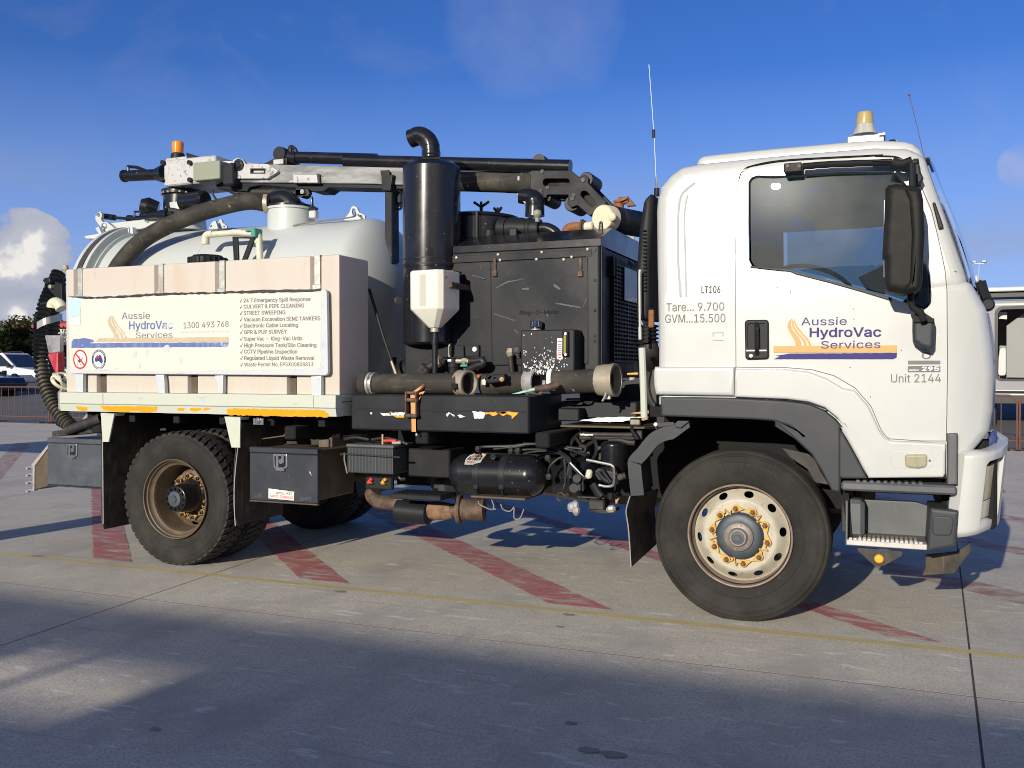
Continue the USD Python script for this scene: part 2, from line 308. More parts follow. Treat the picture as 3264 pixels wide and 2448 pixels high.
M('black_plastic', (.014, .015, .017), .5, spec=.2, layers=[(5, 5, .5, .8, (.04, .04, .04), .6), ((10, 10, 3), 5, .64, .78, (.07, .065, .055), .45)])
M('grey_plastic', (.036, .040, .046), .5, spec=.3, layers=[(4, 5, .5, .8, (.062, .066, .07), .6), ((8, 8, 30), 5, .63, .78, (.11, .10, .085), .4)], bump=(120, .1, .003))
M('step_plastic', (.075, .081, .088), .5, layers=[(4, 6, .45, .72, (.12, .125, .125), .7), ((20, 20, 4), 6, .58, .74, (.15, .13, .10), .5)], bump=(60, .15, .004))
M('mirror_shell', (.015, .0145, .0135), .55, spec=.15, layers=[(9, 5, .5, .8, (.035, .032, .029), .6)], bump=(500, .25, .001))
M('rubber', (.023, .022, .020), .75, spec=.2, layers=[(5, 6, .42, .72, (.05, .046, .039), .8), ((22, 22, 22), 5, .63, .73, (.085, .075, .06), .4)], bump=(60, .2, .003))
M('tread_rubber', (.024, .023, .022), .85, layers=[(9, 5, .5, .75, (.06, .054, .045), .7)])
M('mould_mark', (.017, .017, .016), .7)
M('flap_rubber', (.028, .026, .023), .8, layers=[(6, 6, .4, .7, (.11, .085, .055), .75), ((30, 30, 4), 5, .55, .7, (.18, .14, .09), .5)])
M('rim_cream', (.46, .43, .345), .5, layers=[(9, 6, .5, .68, (.31, .265, .19), .7), (26, 5, .60, .70, (.26, .17, .09), .6)], bump=(50, .1, .003))
M('rim_rusty', (.27, .20, .16), .55, .15, layers=[(9, 6, .45, .65, (.38, .30, .25), .7), (30, 5, .58, .68, (.14, .08, .045), .7)])
M('rim_tan', (.135, .10, .066), .5, .2, layers=[(8, 6, .5, .7, (.20, .15, .09), .8), (30, 5, .62, .70, (.30, .25, .18), .5)])
M('hub_grey', (.055, .068, .082), .5, .3, layers=[(20, 5, .45, .7, (.10, .11, .11), .6)])
M('hub_worn', (.25, .22, .19), .5, .3, layers=[(24, 5, .5, .7, (.12, .09, .07), .7)])
M('nut_rusty', (.13, .065, .035), .6, .3, layers=[(90, 3, .5, .6, (.22, .14, .08), .7)])
M('marker_dirty', (.40, .22, .05), .6, layers=[(30, 4, .45, .62, (.16, .10, .05), .8)]); M('marker_yellow', (.66, .36, .04), .5, layers=[(40, 4, .48, .65, (.36, .19, .05), .7)])
M('dirty_steel', (.030, .028, .027), .6, .2, layers=[(12, 6, .48, .72, (.075, .066, .054), .7), (30, 5, .62, .72, (.11, .07, .04), .5)])
M('bright_steel', (.55, .55, .54), .28, .9, layers=[(14, 5, .55, .7, (.25, .24, .22), .6)])
M('chrome', (.75, .75, .75), .1, 1.0)
M('box_steel', (.085, .097, .115), .40, .4, layers=[(5, 6, .45, .7, (.15, .16, .175), .7), (34, 4, .66, .70, (.5, .5, .48), .6)], rv=(7, .5))
M('box_dark', (.034, .039, .048), .42, .15, spec=.3, layers=[(5, 6, .45, .7, (.06, .064, .072), .7), (34, 4, .68, .71, (.4, .4, .38), .6)], rv=(7, .5))
M('brown_steel', (.085, .062, .042), .6, .2, layers=[(6, 6, .45, .7, (.16, .125, .085), .7)])
M('rust', (.22, .085, .03), .75, layers=[(16, 6, .45, .65, (.33, .16, .07), .8), (40, 4, .6, .7, (.08, .03, .015), .7)])
M('rust_pipe', (.075, .05, .037), .7, .2, layers=[(14, 6, .45, .65, (.20, .125, .08), .8)])
M('heat_wrap', (.24, .135, .08), .8, layers=[(18, 5, .5, .62, (.12, .07, .045), .9)])
M('engine_cream', (.74, .62, .44), .5, layers=[(10, 5, .55, .7, (.8, .74, .66), .7), (26, 5, .66, .7, (.2, .12, .06), .6)])
M('boom_paint', (.30, .305, .30), .38, .15, layers=[((1.7, 4, 9), 5, .42, .60, (.10, .105, .105), .85), ((3, 9, 9), 6, .56, .64, (.52, .52, .51), .8), (34, 5, .63, .68, (.02, .02, .02), .85)])
M('boom_white', (.50, .50, .485), .42, layers=[(22, 6, .585, .63, (.05, .05, .05), .85), (6, 5, .48, .7, (.33, .33, .325), .7)])
M('grey_green', (.25, .27, .20), .6, layers=[(10, 4, .6, .8, (.32, .33, .27), .5)])
M('hose_rubber', (.038, .036, .031), .75, spec=.2, layers=[(6, 5, .45, .7, (.085, .078, .062), .8), (16, 6, .655, .685, (.34, .26, .15), .8), ((2, 30, 30), 4, .6, .7, (.12, .1, .075), .5)], bump=(120, .2, .002))
M('hose_black', (.018, .018, .019), .45)
M('suction_hose', (.060, .056, .042), .6, layers=[(5, 5, .45, .7, (.14, .13, .10), .7)])
M('pvc', (.62, .60, .46), .42, layers=[(9, 5, .58, .7, (.45, .43, .30), .6), (34, 4, .69, .71, (.05, .05, .04), .7)])
M('coupling_alloy', (.42, .37, .28), .5, .35, layers=[(14, 5, .5, .7, (.28, .235, .17), .7)])
M('alloy_light', (.50, .48, .46), .45, .5, layers=[(20, 5, .5, .7, (.3, .28, .26), .6)])
M('teal_clip', (.06, .26, .21), .5); M('mint_blade', (.30, .55, .47), .45, layers=[(20, 4, .55, .65, (.15, .12, .1), .7)])
M('strap_orange', (.72, .33, .11), .8, layers=[(30, 4, .5, .7, (.45, .2, .08), .6)])
M('red_pipe', (.35, .085, .045), .6, layers=[(12, 4, .5, .7, (.2, .06, .04), .7)])
M('hopper_plastic', (.76, .73, .63), .38, sss=.2, layers=[((3, 3, 12), 4, .55, .75, (.68, .62, .5), .5)])
M('amber', (.95, .32, .01), .2, trans=.25, coat=.3); M('amber_faded', (.60, .47, .20), .25, trans=.35)
M('lamp_amber', (1.0, .42, .03), .25, coat=.4)
M('lamp_clear', (.66, .65, .54), .12, trans=.3, coat=.5, layers=[((80, 3, 3), 2, .45, .6, (.45, .44, .36), .6)])
M('lens_old', (.46, .43, .29), .14, trans=.2, coat=.6, layers=[((40, 40, 5), 3, .45, .6, (.34, .31, .2), .6)])
M('purple_ink', (.035, .025, .16), .5, spec=.2); M('purple_worn', (.05, .04, .18), .5, spec=.2, layers=[(150, 3, .60, .64, (.5, .48, .5), .5)])
M('gold_ink', (.56, .36, .135), .5, spec=.2, layers=[(8, 4, .5, .7, (.58, .39, .17), .6)]); M('scuff', (.075, .078, .082), .6)
M('gold_worn', (.50, .41, .27), .5, layers=[(7, 4, .5, .7, (.58, .49, .33), .6), (60, 4, .64, .66, (.8, .72, .55), .8)])
M('blue_worn', (.10, .15, .36), .5, layers=[((30, 30, 3), 4, .5, .65, (.22, .28, .46), .6), (6, 5, .60, .66, (.55, .62, .68), .85)])
M('ink_worn', (.13, .14, .19), .5, layers=[(70, 3, .60, .64, (.6, .56, .45), .6)])
M('ink_grey', (.14, .14, .145), .5)
M('ink_faint', (.50, .47, .38), .5, layers=[(90, 3, .5, .55, (.8, .74, .58), .8)])
M('ink_silver', (.11, .115, .105), .5)
M('ink_black', (.02, .02, .022), .5, layers=[(120, 3, .60, .63, (.6, .6, .55), .6)])
M('ink_red', (.55, .04, .035), .5); M('ink_navy', (.035, .05, .16), .5); M('ink_white', (.8, .8, .8), .5); M('ink_blue_pale', (.45, .66, .78), .5, layers=[(16, 5, .5, .58, (.7, .74, .7), .8)])
M('sticker_white', (.75, .72, .66), .5, layers=[(40, 4, .6, .66, (.5, .4, .3), .6)])
M('badge_grey', (.11, .115, .12), .4)
M('cabin_dark', (.022, .023, .025), .7); M('cabin_grey', (.36, .37, .36), .8); M('seat_cloth', (.045, .05, .055), .9)
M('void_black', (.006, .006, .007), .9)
M('paint_chip', (.72, .72, .66), .6, layers=[(40, 5, .5, .56, (.5, .22, .04), .9)]); M('paint_chip_white', (.74, .75, .72), .6)
M('plastic_bag', (.42, .41, .43), .25, alpha=(9, 4, .35, .6, .35, .75)); M('red_bag', (.42, .035, .06), .3, layers=[(12, 4, .5, .7, (.55, .12, .16), .6)])
M('silver_tape', (.55, .55, .56), .3, .5, bump=(30, .5, .01))
M('gauge_glass', (.32, .27, .08), .15, coat=.5)
glass('window_glass', (.60, .68, .70), ior=1.75, dirt=.03); glass('screen_glass', (.60, .72, .76), ior=1.6, dirt=.03)
glass('far_glass', (.55, .68, .72), ior=1.1)
# ------------------------------------------------------------------ the setting
M('under_slab', (.06, .055, .05), .9)
M('asphalt', (.105, .105, .10), .9, layers=[(.5, 6, .45, .7, (.14, .138, .13), .7), (60, 4, .5, .7, (.06, .06, .06), .6)], bump=(150, .3, .004))
_conc = [(.35, 7, .40, .64, (.64, .585, .46), .85), ((1.6, 1.1, 1), 8, .50, .68, (.39, .355, .295), .75), (7, 7, .54, .70, (.43, .395, .335), .6), (75, 3, .47, .60, (.34, .315, .28), .65), ((.9, 14, 1), 7, .60, .70, (.35, .325, .29), .65), ((14, 1.2, 1), 7, .64, .72, (.64, .61, .55), .5), (28, 6, .66, .72, (.2, .18, .16), .5)]
for i in range(4): M(f'concrete_tone_{"abcd"[i]}', [(.55, .50, .395), (.56, .51, .40), (.535, .485, .385), (.57, .515, .405)][i], .85, layers=_conc+([((4, 15, 1), 6, .60, .66, (.74, .71, .64), .7)] if i == 1 else []), bump=(70, .5, .004))
M('stripe_red', (.56, .175, .175), .75, layers=[((3, 9, 1), 6, .45, .65, (.44, .12, .125), .8), (30, 5, .55, .7, (.56, .33, .26), .6)], alpha=((4, 11, 1), 8, .40, .56, .12, .86))
M('stripe_faded', (.40, .16, .14), .8, alpha=((5, 8, 1), 6, .40, .62, .05, .55))
M('stripe_yellow', (.66, .54, .22), .8, layers=[((2, 20, 1), 6, .45, .7, (.50, .41, .2), .8)], alpha=((7, 30, 1), 6, .30, .50, .35, .85))
M('spot_dark', (.27, .25, .21), .8)
GY = [(-300, -.03), (14.6, -.03), (16, .0), (25, .56), (27, .64), (30, .66), (1500, .66)]      # the car park behind the barriers lies a little higher
def gz(y): return float(np.interp(y, [a for a, b in GY], [b for a, b in GY]))
obj('/World', 'ground', trimesh.Trimesh([(x, y, z) for y, z in GY for x in (-900, 900)], [f for i in range(len(GY)-1) for f in ((2*i, 2*i+1, 2*i+3), (2*i, 2*i+3, 2*i+2))], process=False), looks['asphalt'], kind='structure', smooth=False)
base = trimesh.Trimesh([[-60, -29, -.0008], [60, -29, -.0008], [60, 14.3, -.0008], [-60, 14.3, -.0008]], [[0, 1, 2], [0, 2, 3]])
obj('/World', 'joint_filler', base, looks['under_slab'], kind='structure', smooth=False)
pav = holder('/World', 'concrete_pavement'); tag(stage.GetPrimAtPath(pav), kind='structure')
rng = np.random.default_rng(4)
def xjoint(k, y): return -3.77+4.98*k+(.043 if k > 0 else -.075)*(y+.9)
yj = [-28.9, -24.9, -20.9, -16.9, -12.9, -8.9, -4.92, -.915, 4.1, 9.2, 14.25]
for i in range(-9, 10):
    for j in range(len(yj)-1):
        y0, y1 = yj[j], yj[j+1]; g = .0055
        P = [(xjoint(i, y0)+g, y0+g), (xjoint(i+1, y0)-g, y0+g), (xjoint(i+1, y1)-g, y1-g), (xjoint(i, y1)+g, y1-g)]
        obj(pav, 'slab', prism_z(P, -.02, 0), looks['concrete_tone_'+'acd'[int(rng.integers(3))]] if not (i in (0, 1) and j > 5) else looks['concrete_tone_b'], smooth=False)
def sheet(P, z): 
    P = ccw(P); return trimesh.Trimesh(np.c_[P, np.full(len(P), z)], tri(P), process=False)
obj('/World', 'yellow_line', sheet([(-14, -.190), (14, -.205), (14, -.130), (-14, -.120)], .004), looks['stripe_yellow'], kind='structure', smooth=False)
# red hatching, each stripe running back from the yellow line
stripes = []
def stripe(a, b, w, mat='stripe_red', seed=0):
    """near end between a and b (x at the line), running back and to the left"""
    d = np.array([-1., .95]); L = 9.0
    P = np.array([(a, -.02), (b, -.03), (b+d[0]*L, -.03+d[1]*L), (a+d[0]*L, -.02+d[1]*L)])
    obj('/World', 'red_hatching_stripe', sheet(ragged(P, .007, .06, seed), .004), looks[mat], kind='structure', smooth=False)
ends = [on_ground('X', *p)[0] for p in ((293, 1780), (418, 1793), (945, 1848), (1110, 1863), (1745, 1926), (1951, 1946), (2830, 2040), (3003, 2057))]
for k in range(4): stripe(ends[2*k], ends[2*k+1], .4, seed=k)
for k in (1, 2): stripe(ends[0]-2.07*k, ends[1]-2.07*k, .4, 'stripe_faded', 7+k)
for k in (1, 2, 3): stripe(ends[7]+2.15*k-.45, ends[7]+2.15*k, .4, 'stripe_faded', 17+k)
for k, (px, py, r) in enumerate([(120, 1774, .042), (1082, 1887, .032), (1810, 1961, .03), (1783, 2000, .02), (1877, 2393, .035), (1955, 2407, .04), (497, 2326, .02), (1822, 2307, .02)]):
    c = on_ground('X', px, py); th = np.linspace(0, 2*np.pi, 14)[:-1]; q = np.random.default_rng(k).random(13)*.4+.8
    obj('/World', 'oil_spot', sheet(np.stack([c[0]+r*1.3*q*np.cos(th), c[1]+r*q*np.sin(th)*.8], 1), .005), looks['spot_dark'], kind='structure', smooth=False)
# ------------------------------------------------------------------ what stands behind the camera and shades the foreground
M('shed_wall', (.42, .40, .36), .7, layers=[(.6, 5, .45, .7, (.36, .34, .31), .7)]); M('shed_roof', (.30, .31, .32), .5, .3)
shed = thing('long_shed', 'long low shed with metal roof standing behind the viewer', 'shed')
ky = math.cos(SUN_AZ)/math.tan(SUN_EL)       # shadow length per metre of height, along y
YS = -20.
H0 = (-1.05-YS)/ky
obj(shed, 'wall', bx(-30, 30, YS-8, YS, 0, H0-.75, 0), looks['shed_wall'], smooth=False)
obj(shed, 'roof', [bx(-4.0, 30, YS-8.2, YS, H0-.75, H0, 0), bx(-30, -6.1, YS-8.2, YS, H0-.75, H0, 0), bx(-6.1, -4.0, YS-.2, YS, H0-.25, H0, 0), bx(-6.1, -5.50, YS-.2, YS, H0-.75, H0-.25, 0), bx(-4.4, -4.0, YS-.2, YS, H0-.75, H0-.25, 0), bx(-5.5, -4.4, YS-.2, YS, H0-.75, H0-.47, 0)], looks['shed_roof'], smooth=False)
obj(shed, 'post', bx(-5.12, -5.05, YS-.15, YS-.05, H0-.47, H0-.25, 0), looks['shed_wall'], smooth=False)
gan = thing('height_gantry', 'steel height gantry standing left of the truck', 'gantry')
gx = -6.93-.12
obj(gan, 'post', bx(gx, gx+.42, -.75, -.45, 0, 2.9, .01), looks['shed_wall'], smooth=False)
obj(gan, 'post', bx(-17.2, -16.8, -.75, -.45, 0, 2.9, .01), looks['shed_wall'], smooth=False)
obj(gan, 'beam', bx(-17.2, gx+.42, -.75, -.45, 2.25, 2.9, .01), looks['shed_wall'], smooth=False)
# ------------------------------------------------------------------ crowd barriers
M('barrier_rust', (.15, .055, .035), .65, layers=[(9, 5, .45, .65, (.10, .045, .03), .7)])
def barrier_meshes(W=2.2, H=1.05, r=.019):
    z0 = .17; R = .16
    a = [(0, 0, .0), (0, 0, H-R), *[(R-R*math.cos(t), 0, H-R+R*math.sin(t)) for t in np.linspace(.3, np.pi/2, 5)], *[(W-R+R*math.sin(t), 0, H-R+R*math.cos(t)) for t in np.linspace(0, np.pi/2-.3, 5)], (W, 0, H-R), (W, 0, 0)]
    return tube(a, r, 8, smooth=False), cyl((0, 0, z0), (W, 0, z0), r*.9, seg=8), [cyl((x, 0, z0), (x, 0, H), .009, seg=6) for x in np.linspace(0, W, 9)[1:-1]], [bx(x-.03, x+.03, -.28, .28, 0, .03, .004) for x in (.12, W-.12)]
def barrier(label):
    t = thing('crowd_barrier', label, 'barrier', 'crowd barriers along the edge of the concrete'); f, l, bars, feet = barrier_meshes()
    obj(t, 'frame', f, looks['barrier_rust']); obj(t, 'lower_rail', l, looks['barrier_rust'])
    for b in bars: obj(t, 'bar', b, looks['barrier_rust'])
    for b in feet: obj(t, 'foot', b, looks['barrier_rust'], smooth=False)
    return t
YB = 14.55
pr = at('P', 2150, 230, YB)
b0 = barrier('rust red crowd barrier beside the front of the truck, before the pale trailer')
UsdGeom.Xform(stage.GetPrimAtPath(b0)).AddTranslateOp().Set(Gf.Vec3d(pr[0]-2.2, YB, 0))
bl = at('X', 157, 1345, YB)
copy_of(b0, (bl[0]-2.2, YB, 0), 0, 'rust red crowd barrier in front of the white utility vehicle, left of the truck')
copy_of(b0, (pr[0]+.05, YB+.02, 0), 0, 'rust red crowd barrier cut off by the right edge of the picture')
copy_of(b0, (bl[0]-4.45, YB, 0), 0, 'rust red crowd barrier at the far left edge of the picture')
copy_of(b0, (bl[0]+.05, YB+.03, 0), 0, 'rust red crowd barrier just behind the corrugated hose')
# ------------------------------------------------------------------ background vehicles
M('car_white', (.72, .72, .71), .3, coat=.5); M('car_navy', (.010, .012, .022), .25, coat=.6); M('car_glass', (.02, .024, .028), .08, coat=.5); M('car_tyre', (.02, .02, .02), .8); M('car_wheel', (.35, .35, .36), .35, .7); M('car_trim', (.03, .03, .032), .5); M('head_lens', (.6, .62, .64), .1, coat=.7)
def bighull(P, y0, y1, r):
    g = Polygon(P).convex_hull.buffer(-r, join_style=2); sp = trimesh.creation.icosphere(2, r).vertices
    return mf.Manifold.hull_points(np.vstack([sp+[x, y, z] for x, z in np.array(g.exterior.coords)[:-1] for y in (y0+r, y1-r)]))
def vehicle(name, label, cat, paint, prof, cab, L, loc, rot, W=1.85, wb=(.95, 3.9), rad=.38, rails=False):
    t = thing(name, label, cat, loc=loc, rotz=rot)
    body = bighull(prof, 0, W, .11)
    for x in wb: body = body - man(cyl((x, -.1, rad), (x, .30, rad), rad+.07, seg=24)) - man(cyl((x, W-.3, rad), (x, W+.1, rad), rad+.07, seg=24))
    obj(t, 'body', body, looks[paint])
    q = np.array(cab, float); gh = mf.Manifold.hull_points(np.array([(x, y, z) for (x, z) in q for y in ((.05, W-.05) if z < q[:, 1].mean() else (.24, W-.24))]))
    obj(t, 'cabin', gh, looks[paint])
    c = np.array(cab); cx, cz = c.mean(0); g = [(cx+(x-cx)*.86, cz+(z-cz)*.74) for x, z in cab]
    obj(t, 'side_window', hullm(np.array([(x, y+o, z) for (x, z) in g for o in (-.012, .012) for y in [.05+.19*(z-q[0][1])/(q[1][1]-q[0][1])]])), looks['car_glass'])
    x0, z0 = cab[-1]; x1, z1 = cab[-2]      # windscreen edge, base then top
    nrm = np.array([z1-z0, 0, -(x1-x0)]); nrm /= np.linalg.norm(nrm); nrm *= np.sign(nrm[0]) or 1
    q = []
    for tt, s in ((.08, .16), (.9, .28)):
        for y in (s, W-s): q.append(np.array([x0+(x1-x0)*tt, y, z0+(z1-z0)*tt]))
    q = np.array(q); obj(t, 'windscreen', hullm(np.vstack([q+nrm*.012, q-nrm*.03])), looks['car_glass'], smooth=False)
    for x in wb:
        for y, d in ((0.0, 1), (W, -1)):
            h = holder(t, 'wheel'); obj(h, 'tyre', lathe([(.0, rad*.62), (0, rad*.93), (.03, rad), (.2, rad), (.22, rad*.93)], (x, y+d*.01, rad), (0, d, 0), 28), looks['car_tyre'])
            obj(h, 'rim', lathe([(.0, rad*.2), (.012, rad*.5), (.0, rad*.63), (.05, rad*.63)], (x, y+d*.004, rad), (0, d, 0), 20), looks['car_wheel'])
    for y in (.12, W-.45): obj(t, 'headlight', bx(L-.30, L-.03, y-.105 if y < 1 else y, y+.33 if y < 1 else y+.44, .78, .93, .03), looks['head_lens'])
    for y, s in ((-.02, -1), (W+.02, 1)): obj(t, 'mirror', bx(x0-.35, x0-.2, min(y, y+s*.2), max(y, y+s*.2), z0+.03, z0+.2, .03), looks['car_trim'])
    obj(t, 'grille', bx(L-.06, L+.012, .5, W-.5, .62, .88, .02), looks['car_trim'])
    if rails:
        for y in (.25, W-.25): obj(t, 'roof_rail', tube([(cab[0][0]+.35, y, z1+.0), (cab[0][0]+.5, y, z1+.07), (x1-.4, y, z1+.07), (x1-.2, y, z1)], .018, 8), looks['car_trim'])
    return t
ute_prof = [(0, .42), (5.2, .38), (5.25, .75), (5.15, .98), (3.95, 1.12), (1.0, 1.12), (.0, 1.08)]
ute_cab = [(1.05, 1.08), (1.25, 1.80), (2.9, 1.84), (4.0, 1.10)]
ute_cab = [(1.05, 1.05), (1.3, 1.76), (2.85, 1.80), (3.95, 1.06)]
ute_cab = [ute_cab[0], ute_cab[1], ute_cab[2], ute_cab[3]]
p = at('X', 114, 1240, 26)
vehicle('utility_vehicle', 'white utility vehicle with roof rails parked behind the left barrier', 'utility vehicle', 'car_white', ute_prof, ute_cab, 5.2, (p[0]-5.25, 26, .60), 0, rails=True)
car_prof = [(0, .40), (4.65, .35), (4.7, .7), (4.55, .92), (3.5, 1.08), (.6, 1.1), (0, 1.0)]
car_cab = [(.3, 1.05), (.7, 1.66), (2.4, 1.68), (3.4, 1.04)]
p = at('X', 46, 1260, 22.2)
vehicle('dark_car', 'dark blue car cut off by the left edge behind the barrier', 'car', 'car_navy', car_prof, car_cab, 4.4, (p[0]-6.1, 22.2, .32), 0, W=1.85, wb=(.9, 3.7), rad=.36)
p = at('X', 112, 1215, 32)
vehicle('white_car', 'white car further back behind the utility vehicle and the hoses', 'car', 'car_white', car_prof, car_cab, 4.4, (p[0]-2.0, 32, .66), 0, W=1.85, wb=(.9, 3.7), rad=.36)
# ------------------------------------------------------------------ trailer on the right
M('trailer_wall', (.24, .24, .24), .5, layers=[(2, 4, .5, .7, (.21, .21, .21), .5)]); M('trailer_white', (.55, .55, .53), .45); M('trailer_black', (.02, .02, .024), .4); M('trailer_inside', (.10, .095, .08), .8)
YT = 19.0
def tx(a, b): return tuple(at('Z', a, b, YT)[[0, 2]])
tr = thing('display_trailer', 'pale grey trailer with black awning stripe and open doorway right of the truck', 'trailer')
x0, zt = tx(60, 398); _, zb = tx(60, 1180); _, zf = tx(300, 1275); x1 = x0+9
xd0, zd1 = tx(278, 560); xd1 = tx(474, 560)[0]+1.2; zd0 = tx(300, 1085)[1]
hz = {k: tx(300, v)[1] for k, v in dict(a=398, b=418, c=430, d=480, e=492, f=516, g=532).items()}
shell = man(bx(x0, x1, YT, YT+2.5, zb, hz['e'], .02))-man(bx(x0+.08, x1-.08, YT+.08, YT+2.42, zb+.08, hz['e']-.08, 0))-man(plate(rrect(xd0, xd1, zd0, zd1, .12), YT-.5, YT+.5, 0))
obj(tr, 'body', shell, looks['trailer_wall'])
obj(tr, 'roof', bx(x0-.05, x1, YT-.25, YT+2.6, hz['c'], hz['a'], .02), looks['trailer_white'])
obj(tr, 'awning', bx(x0, x1, YT-.16, YT-.003, hz['d'], hz['c']-.003, .03), looks['trailer_black'])
obj(tr, 'trim_strip', bx(x0, x1, YT-.02, YT-.003, hz['g'], hz['f'], .004), looks['trailer_white'])
obj(tr, 'door_frame', (man(plate(rrect(xd0-.07, xd1+.07, zd0-.05, zd1+.07, .16), YT-.012, YT+.03, .004))-man(plate(rrect(xd0, xd1, zd0, zd1, .12), YT-1, YT+1, 0))), looks['trailer_black'])
q = [tx(365, 675), tx(474, 595), tx(640, 500), tx(640, 1080), tx(365, 1075)]
obj(tr, 'counter_panel', plate([(a, b) for a, b in q], YT+.6, YT+.65, .005), looks['trailer_wall'])
obj(tr, 'chair', plate(rounded([tx(310, 850), tx(356, 845), tx(356, 1060), tx(296, 1060), tx(300, 920)], .05), YT+.5, YT+.56, .01), looks['trailer_white'])
obj(tr, 'lamp', plate([tx(298, 570), tx(362, 572), tx(362, 628), tx(296, 625)], YT+.4, YT+.45, .01), looks['trailer_white'])
obj(tr, 'skirt', bx(x0+.0, x1, YT+.02, YT+2.4, tx(300, 1275)[1], zb-.003, .02), looks['trailer_black'])
for za, zb_ in ((1168, 1176), (1196, 1208)): obj(tr, 'chassis_strip', bx(x0, x1, YT-.03, YT-.004, tx(300, zb_)[1], tx(300, za)[1], .004), looks['trailer_white'])
for x in (x0+3.5, x0+4.6): 
    h = holder(tr, 'wheel'); obj(h, 'tyre', lathe([(0, .2), (0, .31), (.03, .34), (.2, .34)], (x, YT-.01, .31), (0, 1, 0), 24), looks['car_tyre'])
for x in (x0+.6, x1-.6): obj(tr, 'jack_leg', cyl((x, YT+.5, -.03), (x, YT+.5, tx(300, 1275)[1]+.02), .05), looks['trailer_black'])
# ------------------------------------------------------------------ light masts, pole, small building, trees
M('mast_grey', (.45, .46, .47), .4, .5); M('lamp_black', (.03, .03, .035), .4); M('timber', (.42, .40, .33), .8, layers=[((8, 8, 1), 4, .4, .7, (.30, .28, .22), .8)])
def mast(label, k, a, b, Y, n, hs):
    p = at(k, a, b, Y); t = thing('floodlight_mast', label, 'light mast')
    obj(t, 'mast', cyl((p[0], Y, -.03), (p[0], Y, p[2]), .13, .05, 12), looks['mast_grey'])
    obj(t, 'crossbar', bx(p[0]-hs, p[0]+hs, Y-.04, Y+.04, p[2], p[2]+.08, .01), looks['mast_grey'])
    for s in (-1, 1):
        m = bx(-.42, .42, -.08, .08, -.28, .28, .03); m.apply_transform(trimesh.transformations.rotation_matrix(-.6, [1, 0, 0])); m.apply_transform(trimesh.transformations.rotation_matrix(-.35*s, [0, 0, 1])); m.apply_translation([p[0]+s*hs, Y, p[2]+.38])
        f = holder(t, 'floodlight'); obj(f, 'housing', m, looks['lamp_black'], smooth=False)
        m2 = bx(-.36, .36, -.095, -.07, -.22, .22, .01); m2.apply_transform(trimesh.transformations.rotation_matrix(-.6, [1, 0, 0])); m2.apply_transform(trimesh.transformations.rotation_matrix(-.35*s, [0, 0, 1])); m2.apply_translation([p[0]+s*hs, Y, p[2]+.38]); obj(f, 'lens', m2, looks['head_lens'], smooth=False)
mast('distant twin floodlight mast right of the truck above the trailer', 'Z', 134, 215, 190, 2, .85)
mast('twin floodlight mast rising behind the rear of the truck on the left', 'D', 513, 190, 150, 2, .85)
p = at('Q', 642, 1185, 30); q = at('Q', 640, 1540, 30)
t = thing('timber_pole', 'weathered timber pole top seen between engine housing and cab', 'pole')
obj(t, 'pole', cyl((p[0], 30, -.03), (p[0], 30, p[2]), .12, .10, 12), looks['timber'])
for b in (1370, 1510): obj(t, 'insulator', cyl((p[0], 29.9, at('Q', 640, b, 30)[2]), (p[0]+.22, 29.9, at('Q', 640, b, 30)[2]), .05, seg=10), looks['lamp_black'])
M('bld_white', (.74, .73, .70), .7); M('bld_red', (.42, .06, .05), .6); M('bld_dark', (.05, .05, .055), .4)
hb = thing('white_building', 'white building with red roof edge among the trees at left', 'building')
a, b = at('D', 160, 685, 70), at('D', 330, 760, 70)
obj(hb, 'wall', bx(a[0], a[0]+9, 70, 78, -.03, a[2], .02), looks['bld_white'])
obj(hb, 'roof', prism_x([(69.4, a[2]+.003), (78.4, a[2]+.003), (78.4, a[2]+.30), (74, a[2]+1.0), (69.4, a[2]+.42)], a[0]-.3, a[0]+9.3), looks['bld_red'], smooth=False)
for k in range(3): obj(hb, 'window', bx(a[0]+1+2.6*k, a[0]+2.2+2.6*k, 69.96, 70.03, a[2]-3.0, a[2]-1.9, .01), looks['bld_dark'])
M('bark', (.12, .09, .065), .9)
def leaf(name, c, c2):
    n = {'g': ('geometry', {}), 'm': ('mix_color', {'a': c, 'b': c2}), 'd': ('diffuse_bsdf', {}), 't': ('translucent_bsdf', {}), 'x': ('mix_closure', {'fac': .3})}
    looks[name] = usdkit.material(stage, f'/World/Looks/{name}', n, [('g.random_per_island', 'm.fac'), ('m.result', 'd.color'), ('m.result', 't.color'), ('d.BSDF', 'x.closure1'), ('t.BSDF', 'x.closure2')], surface='x.closure')
leaf('leaf_dark', (.016, .024, .010), (.042, .052, .024)); leaf('leaf_olive', (.05, .055, .022), (.11, .10, .042)); leaf('leaf_green', (.035, .055, .018), (.08, .10, .035))
